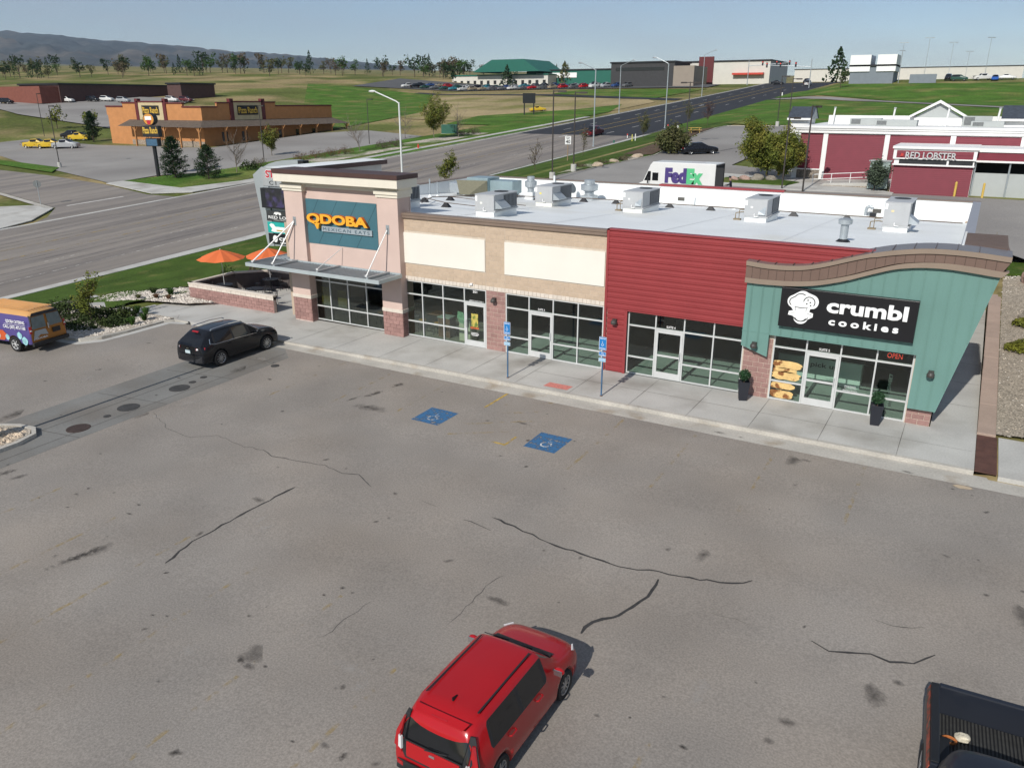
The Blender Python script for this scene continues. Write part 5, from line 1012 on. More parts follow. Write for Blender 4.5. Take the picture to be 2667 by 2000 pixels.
M_kred = paint('red', (.40, .010, .014)); put(kia, K, dict(body=M_kred, windshield=M_cglass, side_window=M_cglass, pillar=M_trim, rear_window=M_cglass, underbody=M_trim))
add_wheels(kia, (1.28, -1.29), .80, .325, .215, 10)
for s in (1, -1):
    slab(kia, 'roof_rail', M_trim, [(-1.45, s * .565, 1.585), (.38, s * .56, 1.578), (.38, s * .53, 1.586), (-1.45, s * .535, 1.592)], (0, 0, 1), .014)
    a = MB(); a.ball((.78, s * 1.0, 1.07), .12, 10, 8, .62, .95, .62); a.build('mirror', M_kred, kia, smooth=True); a = MB(); a.box(.70, .715, s * 1.0 - .085, s * 1.0 + .085, 1.01, 1.13); a.build('mirror_glass', M_chrome, kia)
    a = MB(); a.tube((.82, s * .86, 1.02), (.78, s * .95, 1.05), .03); a.build('mirror_arm', M_trim, kia)
    for x in (.02, -.98):
        a = MB(); a.path([(x, s * .905, .88), (x + .03, s * .945, .885), (x + .19, s * .945, .885), (x + .22, s * .905, .88)], .016); a.build('door_handle', M_kred, kia)
    slab(kia, 'headlamp', M_wlamp, [(1.80, s * .80, .78), (1.97, s * .70, .70), (1.93, s * .70, .82), (1.70, s * .81, .86)], (.6, s, .5), .03)
    # tall rear lamp cluster with a black surround
    slab(kia, 'lamp_surround', M_trim, [(-1.965, s * .88, .68), (-2.065, s * .56, .64), (-2.06, s * .60, .98), (-1.80, s * .62, 1.42), (-1.76, s * .70, 1.40), (-1.90, s * .87, .98)], (-1, s * .35, .1), .02)
    slab(kia, 'tail_lamp', M_rlamp, [(-1.985, s * .875, .72), (-2.055, s * .665, .68), (-2.03, s * .70, 1.0), (-1.86, s * .70, 1.30), (-1.82, s * .745, 1.28), (-1.925, s * .855, .98)], (-1, s * .35, .1), .034)
    slab(kia, 'reverse_lamp', M_wlamp, [(-2.045, s * .725, .78), (-2.06, s * .655, .76), (-2.03, s * .67, 1.0), (-2.01, s * .735, 1.0)], (-1, s * .35, .1), .044)
    slab(kia, 'reflector', M_rlamp, [(-2.03, s * .80, .36), (-2.05, s * .66, .36), (-2.05, s * .66, .44), (-2.03, s * .80, .44)], (-1, s * .2, 0), .03)
slab(kia, 'tailgate_surround', M_trim, [(-2.075, -.60, .60), (-2.075, .60, .60), (-2.06, .66, .70), (-2.05, .62, .99), (-2.05, -.62, .99), (-2.06, -.66, .70)], (-1, 0, 0), .012)
slab(kia, 'tailgate_panel', M_kred, [(-2.078, -.55, .66), (-2.078, .55, .66), (-2.06, .57, .72), (-2.05, .56, .965), (-2.05, -.56, .965), (-2.06, -.57, .72)], (-1, 0, .05), .03, .008)
slab(kia, 'rear_bumper_trim', M_trim, [(-2.02, -.84, .24), (-2.06, -.5, .22), (-2.06, .5, .22), (-2.02, .84, .24), (-2.0, .82, .44), (-2.07, .5, .50), (-2.07, -.5, .50), (-2.0, -.82, .44)], (-1, 0, 0), .035, .01)
slab(kia, 'licence_plate', M_plate, [(-2.09, -.16, .36), (-2.09, .16, .36), (-2.09, .16, .50), (-2.09, -.16, .50)], (-1, 0, .05), .025)
slab(kia, 'badge', M_chrome, [(-2.085, -.06, .885), (-2.085, .06, .885), (-2.078, .055, .925), (-2.078, -.055, .925)], (-1, 0, .1), .022)
slab(kia, 'spoiler_lip', M_kred, [(-1.86, -.50, 1.50), (-1.86, .50, 1.50), (-1.72, .56, 1.565), (-1.72, -.56, 1.565)], (-.3, 0, 1), .02, .006)
slab(kia, 'brake_lamp', M_rlamp, [(-1.835, -.17, 1.512), (-1.835, .17, 1.512), (-1.81, .17, 1.526), (-1.81, -.17, 1.526)], (-.3, 0, 1), .024)
a = MB(); a.add([(-1.42, -.02, 1.59), (-1.42, .02, 1.59), (-1.24, 0, 1.597), (-1.44, 0, 1.68), (-1.30, 0, 1.64)], [(0, 2, 4, 3), (1, 3, 4, 2), (0, 3, 1)]); a.build('antenna_fin', M_trim, kia)
a = MB(); a.prism([(1.0, .985 + .1), (1.14, 1.08), (1.19, 1.065), (1.02, 1.13)], 'y', -.66, .66); a.build('cowl', M_trim, kia)
for y in (-.25, .3): a = MB(); a.tube((1.05, y, 1.12), (.90, y + .5, 1.215), .012, .012, 5); a.build('wiper', M_trim, kia)
a = MB(); a.tube((-2.10, .15, .99), (-2.04, -.28, 1.02), .011, .011, 5); a.build('wiper', M_trim, kia)

# ---- black crossover nosed up to the walk
jeep = thing('crossover_car', 'black crossover with silver roof rails parked nose-in by the patio', 'car', (-8.86, -6.35, -.205), pi / 2)
js = [(-2.30, .36, 1.36, 1.35, .42, 1.30, .54, 1.05, .72, .88, .42), (-2.24, .50, 1.52, 1.51, .50, 1.46, .60, 1.08, .80, .95, .32), (-2.05, .44, 1.60, 1.585, .55, 1.51, .65, 1.08, .87, 1.0, .26), (-1.62, .10, 1.645, 1.62, .585, 1.53, .685, 1.08, .90, 1.0, .24), (-1.54, .10, 1.648, 1.622, .587, 1.532, .687, 1.08, .905, 1.0, .24), (-.52, 0, 1.665, 1.64, .60, 1.545, .70, 1.06, .92, 1.0, .24), (-.46, 0, 1.665, 1.64, .60, 1.545, .70, 1.06, .92, 1.0, .24), (.36, -.05, 1.63, 1.60, .585, 1.515, .69, 1.035, .915, 1.0, .24), (.56, -.10, 1.60, 1.57, .575, 1.49, .68, 1.03, .91, 1.0, .24), (1.14, 0, 1.13, 1.12, .58, 1.08, .74, 1.0, .90, 1.0, .24), (1.25, 0, 1.11, 1.10, .57, 1.06, .73, .99, .895, 1.0, .24), (1.78, 0, 1.06, 1.05, .54, 1.01, .70, .93, .87, 1.0, .26), (2.16, 0, .97, .96, .5, .92, .66, .84, .80, .95, .30), (2.30, 0, .80, .79, .44, .77, .58, .72, .68, .86, .34)]
K = loft(js, 1.2, ((.925, .72), (.935, .50), (.90, .30)), kc, 2, [(1.40, .36, .43), (-1.33, .36, .43)], .75)
M_jblk = paint('black', (.010, .011, .014)); put(jeep, K, dict(body=M_jblk, windshield=M_cglass, side_window=M_cglass, pillar=M_trim, rear_window=M_cglass, underbody=M_trim)); add_wheels(jeep, (1.40, -1.33), .83, .36, .225, 10)
for s in (1, -1):
    a = MB(); a.path([(-1.50, s * .60, 1.625), (-1.42, s * .61, 1.69), (-.5, s * .625, 1.725), (.20, s * .615, 1.69), (.30, s * .60, 1.63)], .025, 8); a.build('roof_rail', M_chrome, jeep)
    a = MB(); a.path([(-1.76, s * .82, 1.33), (-1.80, s * .875, 1.12), (-1.6, s * .925, 1.075), (-.5, s * .935, 1.06), (.9, s * .925, 1.02)], .013, 6); a.build('window_chrome', M_chrome, jeep)
    a = MB(); a.ball((.80, s * 1.02, 1.12), .12, 10, 8, .6, 1.0, .72); a.build('mirror', M_jblk, jeep, smooth=True)
    for x in (.1, -.9): a = MB(); a.path([(x, s * .93, .93), (x + .03, s * .965, .935), (x + .2, s * .965, .935), (x + .23, s * .93, .93)], .015); a.build('door_handle', M_jblk, jeep)
    slab(jeep, 'tail_lamp', M_rlamp, [(-2.08, s * .86, .93), (-2.30, s * .52, .90), (-2.28, s * .52, 1.0), (-2.05, s * .86, 1.03)], (-1, s * .5, 0), .03); slab(jeep, 'reverse_lamp', M_wlamp, [(-2.19, s * .73, .935), (-2.295, s * .54, .92), (-2.28, s * .54, .99), (-2.17, s * .73, 1.0)], (-1, s * .5, 0), .04)
    slab(jeep, 'headlamp', M_wlamp, [(2.02, s * .82, .90), (2.22, s * .66, .86), (2.2, s * .66, .91), (1.98, s * .82, .95)], (.7, s * .5, .4), .03)
slab(jeep, 'rear_bumper', M_trim, [(-2.22, -.80, .34), (-2.30, -.5, .32), (-2.30, .5, .32), (-2.22, .80, .34), (-2.22, .82, .62), (-2.32, .5, .66), (-2.32, -.5, .66), (-2.22, -.82, .62)], (-1, 0, 0), .05, .015)
slab(jeep, 'licence_plate', M_plate, [(-2.335, -.16, .72), (-2.335, .16, .72), (-2.325, .16, .87), (-2.325, -.16, .87)], (-1, 0, .1), .015); slab(jeep, 'brake_lamp', M_rlamp, [(-1.83, -.2, 1.56), (-1.83, .2, 1.56), (-1.76, .2, 1.595), (-1.76, -.2, 1.595)], (-.4, 0, 1), .02); slab(jeep, 'badge', M_chrome, [(-2.335, -.07, .93), (-2.335, .07, .93), (-2.33, .07, .955), (-2.33, -.07, .955)], (-1, 0, .1), .012)

# ---- wrapped catering van at the left edge (drives towards -X)
van = thing('catering_van', 'purple and orange wrapped catering van cut off by the left edge', 'van', (-20.15, -10.35, -.27), pi + .14)
vs_ = [(-2.80, .10, 1.90, 1.88, .55, 1.74, .76, 1.10, .93, .97, .48), (-2.74, .12, 2.02, 2.0, .62, 1.80, .82, 1.10, .96, 1.0, .42), (-2.0, 0, 2.08, 2.05, .66, 1.82, .85, 1.10, .985, 1.0, .40), (.9, 0, 2.08, 2.05, .66, 1.82, .85, 1.10, .985, 1.0, .40), (1.2, -.08, 2.02, 2.0, .64, 1.80, .84, 1.10, .985, 1.0, .40), (1.95, 0, 1.28, 1.27, .62, 1.22, .82, 1.10, .97, 1.0, .40), (2.6, 0, 1.12, 1.11, .6, 1.06, .78, .98, .93, 1.0, .40), (2.85, 0, .90, .89, .5, .86, .7, .80, .84, .94, .42)]
def vc(i, r):
    if r in (0, 1) and i == 4: return 'windshield'
    if r == 2 and i in (3, 4): return 'side_window'
    if r in (0,) and 0 <= i < 4: return 'roof'
    if r == 1 and 0 <= i < 4: return 'roof'
    if i == -1: return 'rear_doors'
    if r >= 6: return 'underbody'
    return 'body'
K = loft(vs_, 1.3, ((1.0, .85), (1.0, .62), (.98, .46)), vc, 1, [(1.75, .37, .45), (-1.68, .37, .45)], .9)
M_purp = paint('purple', (.085, .065, .225), .3); M_vor = paint('tan_orange', (.62, .34, .125), .4); M_vrear = paint('orange', (.40, .165, .030), .3)
put(van, K, dict(body=M_purp, roof=M_vor, windshield=M_cglass, side_window=M_cglass, rear_doors=M_vrear, underbody=M_trim)); add_wheels(van, (1.75, -1.68), .90, .37, .24, 6, mat('white_rim', (.60, .60, .59), .4, .1, 5, coord='obj'))
for k in range(9): a = MB(); y = -.6 + .15 * k; a.box(-2.55, .9, y - .02, y + .02, 2.062 - .10 * abs(y) ** 2, 2.09 - .12 * abs(y) ** 2); a.build('roof_bead', M_vor, van)
slab(van, 'rear_bumper', M_trim, [(-2.80, -.96, .36), (-2.80, .96, .36), (-2.80, .96, .54), (-2.80, -.96, .54)], (-1, 0, 0), .14, .02)
for s in (1, -1):
    slab(van, 'rear_window', mat('grey_window_wrap', (.17, .21, .21), .25, .15, 5, coord='obj', spec=.5), [(-2.795, s * .07, 1.16), (-2.795, s * .80, 1.16), (-2.72, s * .72, 1.72), (-2.72, s * .07, 1.74)], (-1, 0, .1), .02); slab(van, 'tail_lamp', M_rlamp, [(-2.78, s * .955, .98), (-2.80, s * .85, .98), (-2.80, s * .85, 1.32), (-2.77, s * .955, 1.32)], (-1, 0, 0), .03)
    slab(van, 'lamp_lens', M_wlamp, [(-2.80, s * .945, 1.09), (-2.805, s * .855, 1.09), (-2.805, s * .855, 1.15), (-2.80, s * .945, 1.15)], (-1, 0, 0), .035); slab(van, 'rear_pillar', M_trim, [(-2.70, s * .86, 1.32), (-2.79, s * .83, 1.32), (-2.70, s * .74, 1.80), (-2.62, s * .78, 1.82)], (-1, s * .3, .1), .02)
slab(van, 'rear_header', M_trim, [(-2.73, -.74, 1.76), (-2.73, .74, 1.76), (-2.68, .62, 1.90), (-2.68, -.62, 1.90)], (-1, 0, .3), .02)
slab(van, 'licence_plate', M_trim, [(-2.83, -.20, .80), (-2.83, -.62, .80), (-2.83, -.62, 1.03), (-2.83, -.20, 1.03)], (-1, 0, 0), .015); slab(van, 'door_handle', M_chrome, [(-2.84, .02, 1.06), (-2.84, -.03, 1.06), (-2.83, -.03, 1.32), (-2.83, .02, 1.32)], (-1, 0, 0), .03)
slab(van, 'star_print', mat('pale_print', (.42, .45, .46), .4, .05, coord='obj'), [(-2.835, .86, .62), (-2.835, .45, .86), (-2.835, .05, .78), (-2.83, .15, 1.08), (-2.825, .72, 1.08)], (-1, 0, 0), .004)
Mrear = Matrix.Rotation(-pi / 2, 4, 'Z')                     # letters face -x
letters('wrap_lettering', 'QDOBA', M_vinyl, van, (-.76 + .9 - .9, -.10 + .0, .64, .74), 2.842, .004, .02, M=Matrix.Rotation(-pi / 2, 4, 'Z') @ Matrix.Scale(-1, 4, (0, 1, 0)) @ Matrix.Identity(4))
# side facing the camera is the local +y side; letters there read towards -x
Ms = Matrix.Rotation(pi, 4, 'Z')
for tx, rect in (('QDOBA CATERING', (1.35, 2.62, 1.42, 1.60)), ('CALL (307) 473.1100', (1.10, 2.62, 1.12, 1.32))): letters('wrap_lettering', tx, M_vinyl, van, rect, -1.012, .004, .02, M=Ms)
slab(van, 'wrap_rule', M_vinyl, [(-1.2, 1.008, 1.365), (-2.62, 1.008, 1.365), (-2.62, 1.008, 1.38), (-1.2, 1.008, 1.38)], (0, 1, 0), .004)
M_aq = mat('aqua_print', (.30, .56, .60), .5, .35, 6, coord='obj'); M_or2 = mat('red_orange_print', (.55, .10, .03), .5, .1, 3, coord='obj')
def rose(cx, cz, r): n = 12; slab(van, 'flower_print', M_aq, [(cx + r * (1 + .12 * sin(5 * k)) * cos(k), 1.008, cz + r * (1 + .12 * cos(4 * k)) * sin(k)) for k in [2 * pi * i / n for i in range(n)]][::-1], (0, 1, 0), .006)
slab(van, 'wrap_patch', M_or2, [(-.1, 1.006, .50), (-1.0, 1.006, .52), (-1.25, 1.006, .8), (-1.0, 1.006, 1.02), (-.1, 1.006, .98)], (0, 1, 0), .003); rose(-2.12, .86, .17); rose(-1.25, .70, .14); rose(-2.42, .62, .20); rose(-.6, .72, .16)

# ---- dark pickup in the lower right corner: only its bed is in view (drives towards -Y)
pk = thing('pickup_truck', 'dark rusty-edged pickup truck with ribbed empty bed in the lower right corner', 'pickup', (22.47, -18.75, -.40), -pi / 2 + .055)
M_pk = paint('dark_blue_black', (.016, .020, .030), .5); M_rust = mat('faded_red_edge', (.34, .075, .045), .7, .35, 5, col2=(.10, .08, .06), c2scale=9, c2lo=.45, c2hi=.6, coord='obj'); M_liner = mat('bed_liner', (.014, .015, .017), .55, .1, 4, coord='obj')
for s in (1, -1):
    a = MB(); prof = [(.80, .42), (.97, .45), (1.0, .75), (.985, 1.06), (.95, 1.19), (.82, 1.19), (.82, .60)]; pts = [(p * s, q) for p, q in prof]
    a.prism(pts, 'x', -2.9, -.7); a.build('bed_side', M_pk, pk, bevel=.012)
    a = MB(); a.box(-2.86, -.75, min(s * .835, s * .955), max(s * .835, s * .955), 1.19, 1.215); a.build('rail_cap', M_liner, pk, bevel=.008)
    a = MB(); a.prism([(s * .962, 1.14), (s * 1.0, 1.02), (s * 1.004, 1.03), (s * .972, 1.155)], 'x', -2.85, -.7); a.build('worn_edge', M_rust, pk)
    a = MB(); a.box(-1.9, -1.2, min(s * .60, s * .82), max(s * .60, s * .82), .60, .84); a.build('wheel_housing', M_liner, pk, bevel=.03)
    slab(pk, 'tail_lamp', M_rlamp, [(-2.91, s * .965, .70), (-2.91, s * .82, .70), (-2.91, s * .82, 1.05), (-2.91, s * .965, 1.05)], (-1, 0, 0), .02)
a = MB(); a.box(-2.93, -2.84, -.815, .815, .58, 1.17); a.box(-2.935, -2.83, -.815, .815, 1.17, 1.195); a.build('tailgate', M_pk, pk, bevel=.015)
a = MB(); a.box(-2.84, -.7, -.82, .82, .50, .585); a.build('bed_floor', M_liner, pk)
for k in range(27): a = MB(); y = -.78 + .06 * k; a.box(-2.82, -.72, y - .016, y + .016, .585, .602); a.build('bed_rib', mat('rib_grey', (.05, .05, .047), .6, .2, 8, coord='obj'), pk)
a = MB(); a.box(-.75, -.68, -.82, .82, .58, 1.19); a.build('bulkhead', M_pk, pk)
ps = [(-.66, .05, 1.80, 1.78, .6, 1.66, .74, 1.20, .93, 1.0, .42), (-.4, 0, 1.86, 1.84, .64, 1.7, .78, 1.2, .95, 1.0, .40), (.7, -.1, 1.84, 1.82, .62, 1.68, .77, 1.18, .95, 1.0, .4), (1.35, 0, 1.25, 1.24, .62, 1.2, .8, 1.14, .94, 1.0, .4), (2.3, 0, 1.16, 1.15, .6, 1.1, .78, 1.02, .92, 1.0, .42), (2.6, 0, .95, .94, .5, .9, .7, .84, .86, .95, .45)]
K = loft(ps, 1.3, ((.97, .85), (.98, .62), (.95, .48)), lambda i, r: 'windshield' if (r < 2 and i == 2) else ('side_window' if (r == 2 and i == 1) else ('rear_window' if (i == -1 and r in (1, 2)) else ('underbody' if r >= 6 else 'cab'))), 1, [(1.75, .38, .45)], .8)
put(pk, K, dict(cab=M_pk, windshield=M_cglass, side_window=M_cglass, rear_window=M_cglass, underbody=M_trim)); add_wheels(pk, (1.75, -1.55), .88, .38, .25, 6)
slab(pk, 'rear_bumper', M_trim, [(-2.95, -.95, .42), (-2.95, .95, .42), (-2.95, .95, .56), (-2.95, -.95, .56)], (-1, 0, 0), .12, .02)
t = thing('rope', 'orange coiled strap lying in the pickup bed', 'strap', (21.78, -16.7, .215)); a = MB(); pts = [(.11 * cos(k) * (1 + .1 * sin(3 * k)), .09 * sin(k), .02 + .008 * k / 6) for k in [i * .35 for i in range(54)]]; a.path(pts, .018, 5); a.build('coil', mat('orange_strap', (.42, .14, .04), .9, .2, 9), t)
boulder(21.98, -16.52, .255, .10, 1.3, 1.0, .7, mat('crumpled_paper', (.62, .57, .45), .95, .25, 12, .2, 40), 'crumpled pale rag lying in the pickup bed beside the orange strap', 9, 'rag')['category'] = 'rag'

# ---- generic cars for the far lots: shared meshes, own paint
def far_car(kind):
    if kind == 'sedan': st = [(-2.3, .3, .98, .97, .5, .95, .6, .90, .74, .9, .3), (-2.15, .2, 1.02, 1.01, .55, .98, .68, .92, .82, 1.0, .22), (-1.55, .25, 1.06, 1.05, .55, 1.02, .7, .94, .85, 1.0, .2), (-1.0, .1, 1.42, 1.40, .52, 1.32, .62, .94, .86, 1.0, .2), (.2, 0, 1.44, 1.42, .54, 1.34, .64, .93, .86, 1.0, .2), (1.0, 0, .98, .97, .55, .95, .7, .90, .85, 1.0, .2), (2.0, 0, .86, .85, .5, .82, .66, .76, .78, .97, .22), (2.3, 0, .66, .65, .45, .63, .58, .6, .68, .9, .26)]; rw, fw, sw = (2, ), (4, ), (3, )
    elif kind == 'suv': st = [(-2.25, .3, 1.5, 1.49, .5, 1.42, .6, 1.06, .76, .94, .36), (-2.1, .3, 1.66, 1.64, .58, 1.54, .68, 1.08, .86, 1.0, .28), (-1.5, 0, 1.72, 1.70, .60, 1.58, .70, 1.08, .9, 1.0, .26), (.4, 0, 1.70, 1.68, .60, 1.56, .70, 1.06, .9, 1.0, .26), (1.15, 0, 1.16, 1.15, .58, 1.1, .74, 1.04, .89, 1.0, .26), (2.0, 0, 1.04, 1.03, .52, .98, .68, .9, .82, .97, .28), (2.28, 0, .8, .79, .46, .77, .6, .72, .7, .9, .34)]; rw, fw, sw = (0, ), (3, ), (1, 2)
    else: st = [(-2.9, 0, 1.18, 1.17, .6, 1.16, .8, 1.12, .93, 1.0, .45), (-.95, 0, 1.20, 1.19, .6, 1.18, .8, 1.14, .95, 1.0, .42), (-.85, .1, 1.78, 1.76, .6, 1.66, .74, 1.16, .95, 1.0, .4), (.75, -.1, 1.82, 1.80, .62, 1.68, .76, 1.16, .95, 1.0, .4), (1.4, 0, 1.25, 1.24, .6, 1.2, .8, 1.12, .94, 1.0, .4), (2.5, 0, 1.15, 1.14, .58, 1.1, .78, 1.0, .9, .97, .42), (2.8, 0, .9, .89, .5, .86, .7, .8, .84, .93, .46)]; rw, fw, sw = (1, ), (3, ), (2, )
    def cl(i, r):
        if r < 2 and i in rw + fw: return 'window#a'
        if r == 2 and i in sw + fw[:0]: return 'window#a'
        if i == -1 and r == 2 and kind == 'suv': return 'window#a'
        return 'body' if r < 6 else 'underbody'
    return loft(st, 1.3, ((.92, .7), (.93, .5), (.9, .32)), cl, 1, [], .6)
FARCAR = {k: far_car(k) for k in ('sedan', 'suv', 'pickup')}; _fw = {k: wheel_meshes(r, .22, 6, 12) for k, r in (('sedan', .32), ('suv', .36), ('pickup', .39))}
CPAL = dict(white=(.62, .62, .60), silver=(.34, .35, .36), grey=(.13, .135, .14), black=(.014, .015, .017), blue=(.03, .07, .20), teal=(.04, .22, .27), red=(.26, .02, .02), maroon=(.10, .012, .018), tan=(.30, .25, .17), green=(.02, .07, .05), yellow=(.60, .40, .03), brightblue=(.02, .10, .40))
def place_car(kind, colour, x, y, rz, label, group=None, z=None, bed=None):
    z = T(x, y) + .04 if z is None else z; nm = {'sedan': 'parked_car', 'suv': 'parked_suv', 'pickup': 'parked_pickup'}[kind]
    t = thing(nm, label, 'car' if kind != 'pickup' else 'pickup', (x, y, z), rz, group); sl_ = (T(x + cos(rz), y + sin(rz)) - T(x - cos(rz), y - sin(rz))) / 2; t.rotation_euler = (0, -atan2(sl_, 1), rz)
    for n2, me in FARCAR[kind].items():
        k = n2.split('#')[0]; m = M_cglass if k == 'window' else (M_trim if k == 'underbody' else paint(colour, CPAL[colour], .3))
        if not me.materials: me.materials.append(m)
        o = bpy.data.objects.new(k, me); COL.objects.link(o); o.parent = t
        if k == 'body': obj_mat(o, m)
    r = {'sedan': .32, 'suv': .36, 'pickup': .39}[kind]; wb = {'sedan': (1.35, -1.35), 'suv': (1.35, -1.3), 'pickup': (1.75, -1.75)}[kind]; tm, rm, _ = _fw[kind]
    for wx in wb:
        for s in (1, -1):
            o = link('wheel', tm, M_tyre, t); o.location = (wx, s * .80, r); o.rotation_euler = (0, 0, 0 if s > 0 else pi); link('rim', rm, M_rim, o)
    if kind == 'pickup': a = MB(); a.box(-2.8, -1.0, -.72, .72, 1.16, 1.215); a.build('bed', M_trim, t)
    xr = {'sedan': -2.28, 'suv': -2.24, 'pickup': -2.9}[kind]
    for s in (1, -1): slab(t, 'tail_lamp', M_rlamp, [(xr - .0, s * .82, .72), (xr, s * .62, .72), (xr, s * .62, .88), (xr, s * .82, .88)], (-1, 0, 0), .03)
    slab(t, 'licence_plate', M_plate, [(xr - .01, -.16, .58), (xr - .01, .16, .58), (xr - .01, .16, .70), (xr - .01, -.16, .70)], (-1, 0, 0), .03)
    return t
# ------------------------------------------------------------------ vegetation
def leafmat(name, c, c2=None): return mat(name, c, .75, .30, 1.8, .25, 7, spec=.15, col2=c2, c2scale=.9, c2lo=.45, c2hi=.65)
L_yel = leafmat('yellow_green_leaf', (.125, .150, .028), (.19, .17, .035)); L_grn = leafmat('fresh_green_leaf', (.055, .115, .022), (.035, .075, .018)); L_dk = leafmat('dark_conifer', (.020, .045, .018), (.035, .060, .022)); L_olive = leafmat('olive_leaf', (.085, .095, .035), (.12, .11, .05)); L_brn = leafmat('budding_brown', (.115, .085, .058), (.10, .10, .045)); L_purp = leafmat('purple_twig', (.085, .050, .052), (.11, .07, .06)); L_rust = leafmat('rust_twig', (.150, .070, .042), (.12, .09, .045)); L_grey = leafmat('grey_green_leaf', (.085, .110, .075), (.06, .085, .05)); L_chart = leafmat('chartreuse_juniper', (.150, .155, .022), (.085, .095, .02)); L_juni = leafmat('dark_juniper', (.040, .062, .020), (.06, .08, .022)); L_mug = leafmat('golden_pine', (.12, .085, .02), (.05, .06, .02))
M_bark = mat('bark', (.085, .065, .05), .95, .2, 5, .2, 20, .5, 30); M_bark2 = mat('grey_bark', (.18, .15, .125), .95, .2, 5, .2, 20)
def grow(seed, h, spread, levels, trunk_r, lean=(0, 0), first=.35, up=.5, nsplit=(3, 5)):
    """returns wood MB and list of (tip, direction) for foliage; origin at the foot"""
    rg = random.Random(seed); wood = MB(); tips = []
    def br(p, d, L, r, lv):
        steps = 3; q = p
        for s in range(steps):
            d = (d + Vector((rg.gauss(0, .10), rg.gauss(0, .10), rg.gauss(0, .06) + (.05 if lv else 0)))).normalized(); n = q + d * (L / steps); r1 = r * (1 - .28 * (s + 1) / steps); wood.tube(q, n, r * (1 - .28 * s / steps), r1, 6 if lv < 2 else 4, False); q = n
            if lv < levels and s >= (1 if lv == 0 else 0):
                for _ in range(rg.randint(*nsplit) if lv == 0 else rg.randint(1, 2)):
                    a = rg.uniform(0, 2 * pi); o = Vector((cos(a), sin(a), 0)); nd = (d * up + o * spread + Vector((0, 0, .15))).normalized(); br(q - d * rg.uniform(0, L / steps), nd, L * rg.uniform(.45, .70), r1 * rg.uniform(.45, .65), lv + 1)
            if lv >= levels - 1: tips.append((q, d))
        if lv < levels: br(q, d, L * .6, r * .68, lv + 1)
        tips.append((q, d))
    br(Vector((0, 0, -.1)), Vector((lean[0], lean[1], 1)).normalized(), h * first * 1.35, trunk_r, 0)
    top = max(v[2] for v in wood.v); k = h / top; wood.v = [(a * k, b * k, c * k) for a, b, c in wood.v]; tips = [(p * k, d) for p, d in tips]
    return wood, tips
def leaves(tips, n, s, spread, seed):
    rg = random.Random(seed); mb = MB()
    for p, d in tips:
        for _ in range(n):
            c = p + Vector((rg.gauss(0, spread), rg.gauss(0, spread), rg.gauss(0, spread * .8))); u = Vector((rg.gauss(0, 1), rg.gauss(0, 1), rg.gauss(0, .7))).normalized(); w = u.orthogonal().normalized(); w.rotate(Matrix.Rotation(rg.uniform(0, 6), 3, u)); ss = s * rg.uniform(.6, 1.4)
            mb.add([c - u * ss, c + w * ss * .5, c + u * ss, c - w * ss * .5], [(0, 1, 2, 3)])
    return mb
_treecache = {}
def tree(x, y, h, label, kind='leafy', leafm=None, seed=1, group=None, spread=.9, dens=10, ls=.12, lsp=.25, levels=3, tr=None, z=None, name=None, wx=1.0, cat='tree', bark=None, lean=(0, 0)):
    z = T(x, y) if z is None else z; t = thing(name or {'leafy': 'leafy_tree', 'bare': 'bare_tree'}[kind], label, cat, (x, y, z), random.uniform(0, 6) if lean == (0, 0) else 0, group)
    key = (kind, seed, levels, spread, dens, ls, lsp, round(h, 1), wx, lean)
    if key not in _treecache:
        w, tips = grow(seed, h, spread, levels, tr or h * .018, lean); w.v = [(a * wx, b * wx, c) for a, b, c in w.v]; tips = [(Vector((p.x * wx, p.y * wx, p.z)), d) for p, d in tips]
        _treecache[key] = (w.mesh('trunk'), leaves(tips, dens, ls, lsp, seed + 5).mesh('crown') if dens else None)
    a, b = _treecache[key]; obj_mat(link('trunk', a, bark or M_bark, t), bark or M_bark)
    if b is not None: obj_mat(link('crown', b, leafm, t), leafm)
    return t
